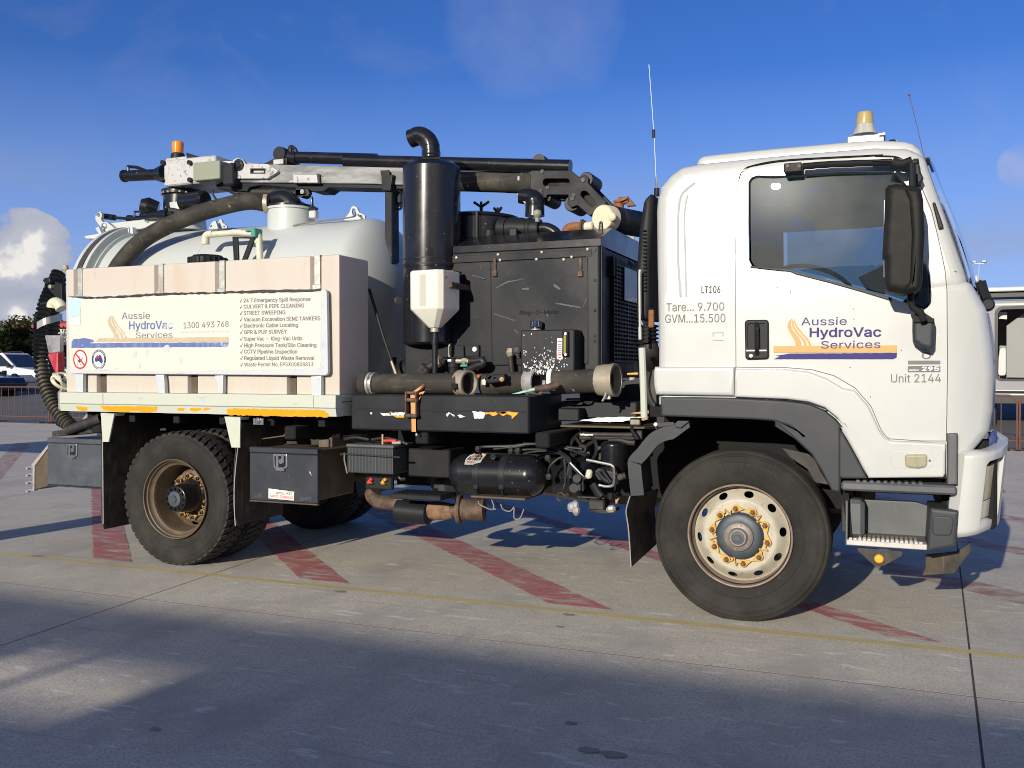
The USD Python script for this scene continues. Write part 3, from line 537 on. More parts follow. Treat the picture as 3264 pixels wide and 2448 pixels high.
def tree(label, x, y, h, w, mat, seed, trunk=.25):
    r = np.random.default_rng(seed); t = thing('tree', label, 'tree', 'trees behind the car park')
    limbs = [tube([(x, y, -.03), (x+.2*w*(r.random()-.5), y, h*.3), (x+.2*w*(r.random()-.5), y, h*.7)], [.035*h, .02*h], 8)]
    C = []
    for k in range(14):
        a, q = r.random()*6.28, math.sqrt(r.random()); zz = trunk+(1-trunk)*r.random()
        env = math.sqrt(max(.05, 1-((zz-(.5+trunk/2))/(.62-trunk/2))**2))
        C.append((x+math.cos(a)*q*w*.5*env, y+math.sin(a)*q*w*.5*env, h*zz*.93))
        limbs.append(tube([(x, y, h*.3), ((x+C[-1][0])/2, (y+C[-1][1])/2, h*.45), C[-1]], [.014*h, .004*h], 6, n=3))
    C = np.array(C); n = 5200; i = r.integers(0, 14, n); d = r.normal(size=(n, 3)); d /= np.linalg.norm(d, axis=1, keepdims=True)
    R = (.16+.10*r.random(14))*min(w, h); P = C[i]+d*(R[i]*(.55+.5*r.random(n)))[:, None]*[1, 1, .8]
    s = .028*h*(.6+.8*r.random(n)); u = r.normal(size=(n, 3)); u /= np.linalg.norm(u, axis=1, keepdims=True); v = np.cross(u, d+.5*r.normal(size=(n, 3))); v /= np.linalg.norm(v, axis=1, keepdims=True)
    V = np.stack([P+u*s[:, None], P+v*s[:, None]*.6, P-u*s[:, None], P-v*s[:, None]*.6], 1).reshape(-1, 3); k = np.arange(n)*4
    F = np.vstack([np.stack([k, k+1, k+2], 1), np.stack([k, k+2, k+3], 1)])
    obj(t, 'trunk', limbs, looks['bark']); obj(t, 'crown', trimesh.Trimesh(V, F, process=False), looks[mat], smooth=False)
for i, (px, ptop, Y, w, m, lab) in enumerate([(-10, 988, 60, 7.5, 'leaf_dark', 'tall dark tree at the left edge of the picture behind the cars'), (62, 1032, 66, 8, 'leaf_olive', 'olive brown tree just left of the white building'), (100, 1012, 84, 9, 'leaf_olive', 'olive tree rising behind the roof of the white building'), (120, 1075, 58, 6.5, 'leaf_dark', 'dark bushy tree in front of the white building wall'), (35, 1070, 52, 6, 'leaf_dark', 'low dark tree above the roof of the dark car'), (178, 1040, 90, 11, 'leaf_green', 'green tree behind the corrugated hoses at the truck tail')]):
    p = at('X', px, ptop, Y); tree(lab, p[0], Y, p[2]+.0, w, m, i+3)
# a low mass of far scrub closing the horizon
r = np.random.default_rng(77); n = 30000; ang = r.uniform(-1.35, 1.35, n); dist = r.uniform(120, 170, n); hh = 3.8+2.2*meshkit.fbm(np.stack([ang*14, 0*ang, 0*ang], 1), 4, 5)
P = np.stack([np.sin(ang)*dist, np.cos(ang)*dist, hh*r.random(n)**.7], 1); s = .5+.6*r.random(n); u = r.normal(size=(n, 3)); u /= np.linalg.norm(u, axis=1, keepdims=True); v = np.cross(u, r.normal(size=(n, 3))); v /= np.linalg.norm(v, axis=1, keepdims=True)
V = np.stack([P+u*s[:, None], P+v*s[:, None]*.6, P-u*s[:, None], P-v*s[:, None]*.6], 1).reshape(-1, 3); k = np.arange(n)*4
obj('/World', 'far_scrub', trimesh.Trimesh(V, np.vstack([np.stack([k, k+1, k+2], 1), np.stack([k, k+2, k+3], 1)]), process=False), looks['leaf_dark'], 'far belt of dark scrub along the horizon', 'scrub', kind='stuff', smooth=False)
# ------------------------------------------------------------------ the vacuum truck
T = thing('vacuum_truck', 'white cabbed vacuum excavation truck with tank, boom and black engine housing', 'truck')
SPLIT = {'ram_mount', 'box_rail', 'lid_clamp', 'lid_catch', 'tie_fitting', 'end_latch', 'line_fitting', 'knuckle_bolt', 'hinge_pin', 'hinge_bracket', 'lens_screw', 'head_bolt', 'tail_bolt', 'battery_cables', 'air_lines', 'loose_wires', 'boom_cables', 'chassis_pipe', 'white_stay', 'arch_bracket', 'pressing', 'door_flange', 'sticker_print', 'prohibition_symbol', 'badge_lettering', 'pvc_socket', 'pipe_union', 'engine_mount', 'strap_stain', 'dryer_strut', 'cradle', 'cradle_light', 'slew_fitting', 'pipe_clip', 'pipe_stand', 'battery_terminal', 'lifting_eye', 'pipe_flange', 'outlet_coupling', 'brake_valve', 'corner_strip', 'tank_outlet'}
def part(name, mesh, mat, label=None, parent=None, smooth=30):
    if name in SPLIT and isinstance(mesh, list):
        for q in mesh: p = obj(parent or T, name, q, looks[mat], label, smooth=smooth)
        return p
    return obj(parent or T, name, mesh, looks[mat], label, smooth=smooth)
# --- wheels
def tyre_prof(w=.28, ro=.525, grooves=True):
    h = [(.05, .293), (.034, .303), (.027, .318), (.024, .321), (.0215, .326), (.017, .336), (.011, .350), (.006, .368), (.0045, .372), (.0065, .376), (.003, .386), (0, .415), (.003, .446), (.0015, .450), (.0025, .454), (.0055, .458), (.011, .478), (.009, .482), (.012, .486), (.020, .500), (.026, .512), (.040, .521), (.055, ro)]
    if grooves:
        for y in (.082, .112): h += [(y-.005, ro), (y-.004, ro-.012), (y+.004, ro-.012), (y+.005, ro)]
    h += [(.14, ro)]
    return h+[(w-a, r) for a, r in h[::-1][1:]]
def flat_foot(m, y0, d):
    v = m.vertices.copy(); k = np.clip(1-v[:, 2]/.2, 0, 1)**2; v[:, 1] -= .012*k*np.sign(.14-(v[:, 1]-y0)*d)*d; v[:, 2] = np.maximum(v[:, 2], .0015); m.vertices = v; return m
def ring_text(s, r, h, y, cx, cz, mid, d=1):
    """raised letters round a sidewall; mid is the middle angle, d=1 reading along the top"""
    out = []; rng = (np.arange(len(s))-(len(s)-1)/2)*h*1.15/r
    for ch, a in zip(s, rng):
        t = mid-a if d == 1 else mid+a
        m = text(ch, (0, 0, 0), h); v = m.vertices; v[:, 0] -= v[:, 0].max()/2; v[:, 2] -= h/2
        ph = t-math.pi/2 if d == 1 else t+math.pi/2
        x, z = v[:, 0]*math.cos(ph)-v[:, 2]*math.sin(ph), v[:, 0]*math.sin(ph)+v[:, 2]*math.cos(ph)
        m.vertices = np.stack([cx+r*math.cos(t)+x, v[:, 1]+y, cz+r*math.sin(t)+z], 1); out.append(m)
    return out
def indicator(cx, cz, R, a, y, point):
    c = np.array([cx+R*math.cos(a), y, cz+R*math.sin(a)]); d = a+point*1.75
    P = [(c[0]+.024*math.cos(t), c[2]+.024*math.sin(t)) for t in np.linspace(d+.75, d+2*math.pi-.75, 12)]+[(c[0]+.052*math.cos(d), c[2]+.052*math.sin(d))]
    return plate(P, y-.010, y, .002, 1)
def link(cx, cz, R, a, b, y):
    P = [(cx+(R+o)*math.cos(a+(b-a)*t), y-.008, cz+(R+o)*math.sin(a+(b-a)*t)) for t, o in ((.17, 0), (.32, -.004), (.42, .016), (.5, -.012), (.58, -.03), (.68, -.008), (.83, 0))]
    return tube(P, .0035, 6, 4)
WB = 4.305
def front_wheel(cx, y0, d):
    w = holder(T, 'front_wheel', None if d > 0 else 'front wheel on the far side'); cz = .514
    part('tyre', flat_foot(lathe(tyre_prof(), (cx, y0, cz), (0, d, 0), 120, cap=False), y0, d), 'rubber', parent=w)
    rim = lathe([(.045, .285), (.018, .296), (.010, .306), (.014, .310), (.03, .312), (.05, .294), (.06, .288), (.09, .284), (.10, .278), (.082, .268), (.05, .243), (.036, .222), (.033, .210), (.033, .12), (.045, .12), (.048, .225), (.062, .245), (.09, .262), (.12, .270), (.25, .28), (.25, .292), (.10, .292), (.05, .300)], (cx, y0, cz), (0, d, 0), 80, cap=False)
    dz = lathe([(.118, .290), (.110, .288), (.104, .276), (.086, .262), (.056, .238), (.040, .220), (.036, .208), (.036, .10), (.047, .10), (.048, .212), (.064, .238), (.094, .262), (.118, .276)], (cx, y0, cz), (0, d, 0), 80, cap=False)
    disc = man(fix(dz))
    for k in range(10):
        a = math.radians(79)+k*math.pi/5; c = np.array([cx+.250*math.cos(a), cz+.250*math.sin(a)]); t = np.array([-math.sin(a), math.cos(a)]); n = np.array([math.cos(a), math.sin(a)])
        P = [c+t*.029*math.cos(q)+n*.0185*math.sin(q) for q in np.linspace(0, 2*math.pi, 17)[:-1]]
        disc = disc-man(plate(P, min(y0-.2*d, y0+.3*d), max(y0-.2*d, y0+.3*d), 0))
    part('disc', disc, 'rim_cream', parent=w)
    part('rim', lathe([(.05, .300), (.022, .300), (.008, .303), (.005, .309), (.010, .313), (.030, .309), (.05, .300)][::-1]+[(.055, .296), (.07, .289), (.118, .287), (.26, .289)], (cx, y0, cz), (0, d, 0), 80, cap=False), 'rim_rusty', parent=w)
    part('hub', lathe([(.045, .142), (.020, .142), (.014, .136), (.004, .130), (-.004, .115), (-.006, .09)], (cx, y0, cz), (0, d, 0), 48), 'hub_grey', parent=w)
    part('hub_cap', lathe([(.0, .088), (-.022, .086), (-.028, .080), (-.034, .058), (-.052, .052), (-.056, .048)], (cx, y0, cz), (0, d, 0), 40), 'hub_worn', parent=w)
    part('hub_plug', lathe([(-.05, .040), (-.060, .040), (-.061, .02), (-.066, .018)], (cx, y0, cz), (0, d, 0), 28), 'hub_grey', parent=w)
    if d > 0:
        for k in range(6):
            a = k*math.pi/3+.3; part('cap_bolt', cyl((cx+.071*math.cos(a), y0-.026, cz+.071*math.sin(a)), (cx+.071*math.cos(a), y0-.038, cz+.071*math.sin(a)), .006, seg=6), 'hub_worn', parent=w)
        off = math.radians(98)
        for k in range(10):
            a = off-k*math.pi/5; c = (cx+.166*math.cos(a), cz+.166*math.sin(a))
            part('wheel_nut', [cyl((c[0], y0+.037, c[1]), (c[0], y0-.002, c[1]), .0175, .016, 6), cyl((c[0], y0, c[1]), (c[0], y0-.016, c[1]), .0095, seg=10)], 'nut_rusty', parent=w)
            part('nut_indicator', indicator(cx, cz, .166, a, y0+.024, -1 if k % 2 == 0 else 1), 'marker_yellow', parent=w, smooth=False)
            if k % 2 == 1: part('indicator_link', link(cx, cz, .166, a, a-math.pi/5, y0+.022), 'marker_yellow', parent=w)
        for q in (ring_text('BRIDGESTONE', .425, .036, y0+.002, cx, cz, math.radians(88)), ring_text('R154', .43, .034, y0+.003, cx, cz, math.radians(-80))):
            part('tyre_lettering', q, 'mould_mark', parent=w, smooth=False)
        part('sidewall_rib', lathe([(.0175, .492), (.012, .494), (.0165, .497)], (cx, y0, cz), (0, d, 0), 90, cap=False), 'rubber', parent=w)
    return w
def fix(m):
    """closes a revolved outline that forms a loop"""
    m = m.copy(); n = len(m.vertices); seg = SEGF[0] if 0 else None
    return m
def loop_lathe(prof, o, d, seg=80): return lathe(list(prof)+[prof[0]], o, d, seg, cap=False)
def fix(m):
    seg = 80; v = np.asarray(m.vertices); k = len(v)//seg; i = np.arange(seg); j = (i+1) % seg; a, b = (k-1)*seg, 0
    F = np.vstack([m.faces, np.stack([a+i, a+j, b+j], 1), np.stack([a+i, b+j, b+i], 1)]); q = trimesh.Trimesh(v, F, process=True)
    if q.volume < 0: q.invert()
    return q
def rear_tyre(w, cx, y0, d, seed=0):
    cz = .516; pr = [(a, min(r, .507)) for a, r in tyre_prof(grooves=False)]
    part('tyre', flat_foot(lathe(pr, (cx, y0, cz), (0, d, 0), 120, cap=False), y0, d), 'rubber', parent=w)
    V, F = [], []; N = 50
    lanes = [(.020, .078, .0, .62), (.084, .138, .35, .80), (.142, .196, .85, .80), (.202, .260, .5, .62)]
    for k in range(N):
        for (ya, yb, ph, fill) in lanes:
            a0 = (k+ph)/N*2*math.pi; a1 = a0+fill/N*2*math.pi; sk = .35/N*2*math.pi*(1 if ya < .14 else -1)
            for (r, s) in ((.500, 0), (.5255, 1)):
                for (y, e) in ((ya, 0), (yb, 1)):
                    for t in (a0, a1):
                        rr = r-(.012 if (s and ((ya < .03 and e == 0) or (yb > .25 and e == 1))) else 0)
                        V.append((cx+rr*math.cos(t+sk*e), y0+d*y, cz+rr*math.sin(t+sk*e)))
            b = len(V)-8
            for q in ((0, 1, 3, 2), (4, 6, 7, 5), (0, 4, 5, 1), (2, 3, 7, 6), (0, 2, 6, 4), (1, 5, 7, 3)): F += [(b+q[0], b+q[1], b+q[2]), (b+q[0], b+q[2], b+q[3])]
    part('tread', flat_foot(trimesh.Trimesh(V, F, process=False), y0, d), 'tread_rubber', parent=w, smooth=False)
def rear_wheel(cx, y0, d, full=True):
    w = holder(T, 'rear_wheel', None if full else 'inner or far rear wheel'); cz = .516
    rear_tyre(w, cx, y0, d)
    part('rim', lathe([(.05, .296), (.020, .299), (.006, .302), (.003, .307), (.007, .311), (.020, .306), (.03, .298), (.034, .290), (.050, .286), (.062, .278), (.072, .263), (.085, .258), (.10, .256), (.23, .250), (.255, .242), (.262, .235)], (cx, y0, cz), (0, d, 0), 72, cap=False), 'rim_tan', parent=w)
    if not full: 
        part('disc', lathe([(.21, .26), (.2, .1)], (cx, y0, cz), (0, d, 0), 40), 'rim_tan', parent=w); return
    disc = man(fix(lathe([(.255, .245), (.245, .225), (.220, .205), (.212, .19), (.210, .08), (.22, .08), (.222, .19), (.23, .207), (.255, .230), (.265, .245)], (cx, y0, cz), (0, d, 0), 80, cap=False)))
    for k in range(10):
        a = math.radians(72)+k*math.pi/5+.31; c = (cx+.222*math.cos(a), cz+.222*math.sin(a))
        if k % 2 == 0 or True:
            P = [(c[0]+.030*math.cos(q)*-math.sin(a)+.02*math.sin(q)*math.cos(a), c[1]+.030*math.cos(q)*math.cos(a)+.02*math.sin(q)*math.sin(a)) for q in np.linspace(0, 2*math.pi, 15)[:-1]]
            disc = disc-man(plate(P, y0-.2, y0+.5, 0))
    part('disc', disc, 'rim_tan', parent=w)
    part('hub', [lathe([(.23, .14), (.19, .138), (.18, .125), (.05, .105), (.04, .100), (.022, .100), (.018, .094), (.014, .06)], (cx, y0, cz), (0, d, 0), 40)], 'black_gloss', parent=w)
    part('axle_end', lathe([(.018, .062), (.006, .060), (.002, .03), (-.006, .026)], (cx, y0, cz), (0, d, 0), 28), 'hub_grey', parent=w)
    for k in range(12):
        a = k*math.pi/6; c = (cx+.082*math.cos(a), cz+.082*math.sin(a)); part('axle_bolt', cyl((c[0], y0+.022, c[1]), (c[0], y0+.002, c[1]), .0105, seg=6), 'black_gloss', parent=w)
    for k in range(10):
        a = math.radians(98)-k*math.pi/5; c = (cx+.166*math.cos(a), cz+.166*math.sin(a))
        part('wheel_nut', [cyl((c[0], y0+.212, c[1]), (c[0], y0+.168, c[1]), .0175, .016, 6), cyl((c[0], y0+.17, c[1]), (c[0], y0+.15, c[1]), .0095, seg=10)], 'rim_tan', parent=w)
        part('nut_indicator', indicator(cx, cz, .166, a, y0+.195, -1 if k % 2 == 0 else 1), 'marker_dirty', parent=w, smooth=False)
        if k % 2 == 1: part('indicator_link', link(cx, cz, .166, a, a-math.pi/5, y0+.192), 'marker_dirty', parent=w)
front_wheel(0, 0, 1); front_wheel(0, 2.4, -1)
rear_wheel(-WB, 0, 1); rear_wheel(-WB, .60, -1, False); rear_wheel(-WB, 1.80, 1, False); rear_wheel(-WB, 2.4, -1, False)
# --- chassis
for y in (.78, 1.54): part('chassis_rail', bx(-5.9, 1.1, y, y+.08, .72, .98, .008), 'dirty_steel')
part('rear_axle', [cyl((-WB, .5, .523), (-WB, 1.9, .523), .085), lathe([(-.22, .06), (-.15, .17), (0, .21), (.15, .17), (.22, .06)], (-WB, 1.2, .523), (0, 1, 0), 24)], 'dirty_steel')
part('front_axle', [bx(-.06, .06, .3, 2.1, .38, .47, .02)], 'dirty_steel')
part('drive_shaft', cyl((-WB+.2, 1.2, .58), (-.6, 1.2, .78), .055), 'dirty_steel')
part('gearbox', [bx(-1.25, -.35, .95, 1.45, .52, .95, .08), cyl((-1.7, 1.2, .75), (-1.2, 1.2, .75), .16, .22)], 'dirty_steel')
part('engine', bx(-.35, .75, .85, 1.55, .55, 1.15, .08), 'dirty_steel')
for y in (.5, 1.82): part('leaf_spring', [tube([(-WB-.75, y, .80), (-WB-.3, y+0, .66), (-WB, y, .63), (-WB+.3, y, .66), (-WB+.75, y, .80)], .04, 6), bx(-WB-.09, -WB+.09, y-.05, y+.05, .52, .72, .01)], 'dirty_steel')
part('fuel_tank', bx(-2.1, -1.15, 1.7, 2.3, .5, 1.0, .06), 'black_paint')
for x in (-5.2, -3.3, -2.2, -1.3): part('cross_member', bx(x-.05, x+.05, .1, 2.3, 1.0, 1.10, .01), 'void_black')
# --- cab shell
YA, YBk = .055, 2.345
def cabwarp(m, extra=0):
    m = trimesh.util.concatenate([tm(q) for q in m]) if isinstance(m, list) else tm(m).copy(); v = m.vertices
    t = np.clip((v[:, 2]-1.95)/.9, 0, 1.1); f = np.clip((v[:, 0]-1.12)/.38, 0, 1.3)
    k = (1-.032*t**1.3)*(1-.20*f*f)
    v[:, 1] = 1.2+(v[:, 1]-1.2)*k; m.vertices = v; return m
def fine(m, L=.05): return tm(m.refine_to_length(L)) if isinstance(m, mf.Manifold) else tm(man(m).refine_to_length(L))
def rhull(P, y0, y1, r, n=7):
    g = Polygon(P).buffer(-r, join_style=2); q = np.array(g.exterior.coords)[:-1]; sp = trimesh.creation.icosphere(2, r).vertices; pts = []
    for x, z in q:
        for y in (y0+r, y1-r): pts.append(sp+[x, y, z])
    return mf.Manifold.hull_points(np.vstack(pts))
back = -.515
A = [(back, 1.10), (back, 2.05)]+xz('K', [(1725, 1530), (1740, 1590)], .25)+xz('M', [(1870, 385), (1922, 700), (1945, 950), (1932, 1250), (1895, 1445)], .25)+[(1.15, at('M', 1600, 1462, .1)[2]), (1.15, .9), (.6, .9)]
B = [(back, 1.6)]+xz('J', [(252, 900), (262, 780), (300, 665), (380, 570), (480, 500), (640, 468), (1100, 425)], .12)+xz('K', [(200, 395), (900, 340), (1180, 345), (1290, 395), (1345, 440), (1420, 720), (1560, 1120), (1725, 1530), (1735, 1600)], .16)
A = np.array(A); B = np.array(B)
def inner(P, d): return np.array(Polygon(P).buffer(-d).simplify(.004).exterior.coords)[:-1]
outer = rhull(np.array(Polygon(A).convex_hull.exterior.coords)[:-1], YA, YBk, .055)+rhull(B, YA, YBk, .075)
hA, hB = inner(Polygon(A).convex_hull.exterior.coords, .05), inner(B, .05)
cav = mf.Manifold.hull_points(np.array([(x, y, z) for x, z in hA for y in (YA+.05, YBk-.05)]))+mf.Manifold.hull_points(np.array([(x, y, z) for x, z in hB for y in (YA+.05, YBk-.05)]))
iA, iB = inner(Polygon(A).convex_hull.exterior.coords, .075), inner(B, .075)
cav2 = mf.Manifold.hull_points(np.array([(x, y, z) for x, z in iA for y in (YA+.075, YBk-.075)]))+mf.Manifold.hull_points(np.array([(x, y, z) for x, z in iB for y in (YA+.075, YBk-.075)]))
well = man(plate(rounded([(-1.2, .2), (.62, .2), (.62, .88), (.36, 1.27), (.1, 1.30), (-1.2, 1.30)], .06), -.5, 3.2, 0))
low = man(bx(-1, .5, -.5, 3, .2, 1.28, 0)) 
win = rounded(xz('J', [(1068, 640), (1095, 600), (1150, 580)], .1)+xz('K', [(0, 588), (600, 548), (1010, 545), (1085, 560), (1170, 660), (1245, 830), (1290, 1000)], .1)+xz('M', [(1385, 80), (1395, 250), (1390, 330), (1340, 385), (1235, 345), (1060, 285), (800, 205), (500, 120), (180, 42)], .09)+xz('L', [(1440, 55), (1160, 25), (1105, 5)], .09)+xz('J', [(1075, 1330), (1068, 1000)], .09), .02)
WINP = man(plate(win, -1, 4, 0))
scr = man(bx(.9, 2, .20, 2.2, at('K', 1550, 1500, .2)[2]-.02, at('K', 1400, 520, .2)[2], 0))
door_out = xz('J', [(960, 1650), (955, 1300), (968, 800), (975, 650), (1005, 560), (1085, 505), (1400, 447), (1800, 422), (2200, 408)], .1)+xz('K', [(900, 410), (1060, 418), (1150, 448), (1215, 520), (1290, 640), (1400, 900), (1470, 1200), (1515, 1420), (1532, 1600)], .1)+xz('M', [(1540, 900), (1535, 1300), (1530, 1540), (1300, 1538), (1030, 1520), (990, 1495), (950, 1440), (860, 1230), (720, 1070), (540, 965), (350, 912), (120, 893)], .06)+xz('L', [(1200, 892), (955, 888)], .06)
DOORP = man(plate(door_out, -1, .6, 0)); DOORI = man(plate(inset(ccw(door_out), .0035), -1, .6, 0))
shell = outer-cav-well-low
liner = cav-cav2
wo = np.array(Polygon(win).buffer(.018).exterior.coords)[:-1]; WINBIG = man(plate(wo, -1, 4, 0))
cabp = holder(T, 'cab')
part('shell', cabwarp(fine(shell-scr-DOORP-WINBIG)), 'cab_white', parent=cabp)
door_m = (shell-scr-WINP) ^ DOORI
door = holder(T, 'door')
part('panel', cabwarp(fine(door_m)), 'cab_white', parent=door)
CEIL = at('K', 500, 905, .9)[2]
lin = liner-well-low-WINBIG-scr
up = man(bx(-2, 3, -1, 4, CEIL, 4, 0))
part('lining', cabwarp(fine(lin-up, .12)), 'cabin_dark', parent=cabp); part('headlining', cabwarp(fine(lin ^ up, .12)), 'cabin_grey', parent=cabp)
# far door window frame is simply the opening; near window: seal, glass
seal = man(plate(wo, YA-.004, YA+.03, .004))-man(plate(inset(ccw(win), .026), -1, 3, 0))
part('window_seal', cabwarp(fine(seal)), 'black_plastic', parent=door)
part('window', cabwarp(fine(man(plate(inset(ccw(win), .012), YA+.02, YA+.024, 0)), .09)), 'window_glass', parent=door)
part('side_window', cabwarp(fine(man(plate(inset(ccw(win), .012), YBk-.03, YBk-.026, 0)), .09)), 'far_glass', parent=cabp)
# belt line strip along the sloping sill (grey rubber)
sl = xz('J', [(1090, 1395), (1160, 1400), (1440, 1432)], .08)+xz('M', [(200, 68), (500, 145), (800, 230), (1045, 305)], .07)
sl2 = xz('M', [(1045, 275), (800, 203), (500, 120), (200, 42)], .07)+xz('J', [(1440, 1408), (1160, 1388), (1090, 1378)], .08)
part('sill_strip', cabwarp(plate(sl+sl2, YA-.012, YA+.004, .003)), 'grey_plastic', parent=door)
# windscreen bulging forward
g = []; zs = np.linspace(at('K', 1735, 1560, .2)[2], at('K', 1352, 440, .2)[2], 10); ys = np.linspace(.12, 2.28, 15); pz = np.array(xz('K', [(1352, 440), (1430, 640), (1560, 960), (1660, 1250), (1735, 1560)], .17)); pz = pz[np.argsort(pz[:, 1])]
for z in zs:
    for y in ys:
        u = (y-1.2)/1.08; x = np.interp(z, pz[:, 1], pz[:, 0])+.012+.10*(1-u*u); g.append((x, y, z))
g = np.array(g); n_, m_ = 10, 15; F = []
for i in range(n_-1):
    for j in range(m_-1): a = i*m_+j; F += [(a, a+1, a+m_+1), (a, a+m_+1, a+m_)]
ws = trimesh.Trimesh(g, F, process=False); v = ws.vertices.copy(); tt = np.clip((v[:, 2]-1.95)/.9, 0, 1.1); v[:, 1] = 1.2+(v[:, 1]-1.2)*(1-.032*tt**1.3); ws.vertices = v
part('windscreen', ws, 'screen_glass', parent=cabp)
# raised roof section
roofc = xz('J', [(560, 500), (600, 450), (680, 410), (900, 385), (1300, 345), (1900, 292)], .35)+xz('K', [(900, 272), (1160, 283), (1240, 305), (1300, 360), (1340, 430)], .35)
rc = rhull(np.array(Polygon(roofc+[(1.0, 2.62), (0, 2.62)]).convex_hull.exterior.coords)[:-1], .30, 2.10, .05)
part('roof', tm(rc), 'cab_white', parent=cabp)
# lower skirt behind the door and front fender, black arch below them
sk = xz('L', [(243, 882), (948, 884), (944, 1138), (600, 1135), (252, 1128), (236, 1040), (231, 940)], .03)
part('rear_skirt', plate(sk, .012, .20, .02, 3), 'cab_white', parent=cabp)
fo = xz('L', [(955, 900), (1400, 903), (1600, 925), (1760, 985), (1900, 1070)], .02)+xz('M', [(720, 1090), (845, 1232), (940, 1440), (985, 1505), (1040, 1533), (1520, 1552)], .02)+xz('P', [(1518, 250), (1516, 440), (1495, 470), (845, 478), (742, 285), (650, 120), (590, 22)], .02)+xz('L', [(1930, 1430), (1850, 1330), (1740, 1240), (1600, 1190), (1400, 1165), (948, 1148)], .02)
part('fender', plate(fo, -.012, .22, .012, 3), 'cab_white', parent=cabp)
ar = xz('L', [(300, 1150), (600, 1150), (945, 1155), (1400, 1180), (1600, 1208), (1735, 1262), (1840, 1345), (1900, 1420)], .03)+xz('P', [(590, 40), (650, 135), (742, 300), (836, 480), (602, 482), (598, 600), (520, 592), (430, 420), (340, 270), (190, 130), (10, 15)], .03)+xz('L', [(1560, 1480), (1420, 1400), (1280, 1358), (1100, 1345), (302, 1318)], .03)
part('wheel_arch', plate(ar, .0, .55, .012, 3), 'grey_plastic', 'dark grey plastic wheel arch')
part('wheel_well', [plate(rounded([(-.58, 1.22), (.2, 1.22), (.55, .95), (.62, .5), (.64, .5), (.60, 1.0), (.25, 1.28), (-.58, 1.28)], .01), .10, .7, 0), bx(-.6, .64, .66, .70, .62, 1.28, 0)], 'void_black')
part('inner_splash_plate', plate(xz('P', [(80, 215), (345, 275), (420, 420), (490, 540), (370, 520), (300, 400), (150, 300)], .45), .45, .47, .003), 'dirty_steel')
# arch joint line, indicator, badge and marks
part('arch_joint', plate(xz('P', [(578, 30), (592, 34), (592, 595), (578, 592)], .0), -.004, .02, .002), 'black_plastic')
lamp = rounded(xz('P', [(1165, 270), (1352, 268), (1360, 290), (1358, 360), (1345, 382), (1280, 395), (1200, 388), (1165, 372), (1160, 300)], -.02), .012)
part('side_lamp_panel', plate(rounded(xz('P', [(1035, 245), (1412, 245), (1415, 395), (1033, 392)], -.012), .03), -.0145, 0, .002), 'cab_white', parent=cabp)
part('side_indicator', plate(lamp, -.034, 0, .012, 3), 'lens_old', 'pale side indicator lamp')
part('indicator_screw', cyl(at('P', 1380, 325, -.02), at('P', 1380, 325, -.02)-[0, .004, 0], .006, seg=8), 'hub_grey')
# door seams below the window, pressed line on the sleeper side, fuel-flap sticker outline
part('pressing', [cabwarp(tube([at('J', *c, .058) for c in [(470, 1650), (445, 1300), (445, 900), (470, 750), (520, 690), (590, 635)]], .009, 6)), cabwarp(tube([at('J', *c, .058) for c in [(520, 1650), (500, 1000), (505, 850), (525, 740)]], .007, 6))], 'cab_white', parent=cabp)
part('drip_rail', cabwarp(tube([at('J', *c, .062) for c in [(970, 640), (1000, 545), (1090, 490), (1400, 437), (2200, 395)]]+[at('K', *c, .062) for c in [(900, 400), (1070, 408), (1160, 440), (1230, 520)]], .008, 6)), 'black_plastic', parent=cabp)
part('rear_air_duct', [plate(rounded(xz('Q', [(1040, 700), (1090, 730), (1080, 1000), (1052, 1659), (815, 1659), (840, 1290), (880, 1050), (910, 860), (945, 790)], .25)[:3]+xz('R', [(318, 0), (318, 520), (190, 520), (188, 60)], .25)+xz('Q', [(840, 1290), (880, 1050), (910, 860), (945, 790)], .25), .01), .12, .42, .03, 3)], 'black_plastic', 'tall black air intake duct behind the cab')
for k in range(17):
    a, b = at('Q', 830, 1300+k*66, .12), at('Q', 892, 1300+k*66, .12); part('duct_slat', bx(a[0], b[0], .105, .125, a[2]-.006, a[2]+.003, .002), 'void_black')
bel = [at('R', 255, y, .30) for y in (515, 560, 600, 660, 720, 790, 860)]
part('intake_bellows', tube([at('R', 258, y, .3) for y in (560, 650, 735)], .062, 20, corr=(.026, .018)), 'black_plastic', 'ribbed rubber intake bellows')
part('intake_elbow', tube([at('R', 262, 735, .3), at('R', 285, 830, .32), at('R', 330, 960, .5)], .06, 16), 'dirty_steel')
part('intake_collar', cyl(at('R', 240, 515, .3), at('R', 245, 560, .3), .05), 'alloy_light')
part('duct_bracket', [bx(at('R', 268, 0, .12)[0], at('R', 318, 0, .12)[0], .10, .13, at('R', 293, 585, .12)[2], at('R', 293, 415, .12)[2], .005)], 'rust')
part('white_stay', [tube([at('R', *c, .06) for c in [(186, 45), (176, 80), (180, 580)]], .007, 8), tube([at('R', *c, .06) for c in [(180, 580), (182, 700)]], .010, 8), tube([at('R', *c, .06) for c in [(200, 780), (212, 1100), (222, 1450)]], .022, 10, smooth=False)], 'tray_paint', 'pale vertical tube behind the cab')
part('cab_mount_guard', [tube([at('R', *c, .35) for c in [(262, 1010), (245, 1100), (248, 1190), (280, 1290), (330, 1350), (385, 1400)]], .022, 8), plate(xz('R', [(300, 990), (340, 980), (390, 1230), (388, 1400), (300, 1300), (270, 1200), (268, 1080)], .36), .36, .42, .004)], 'dirty_steel')
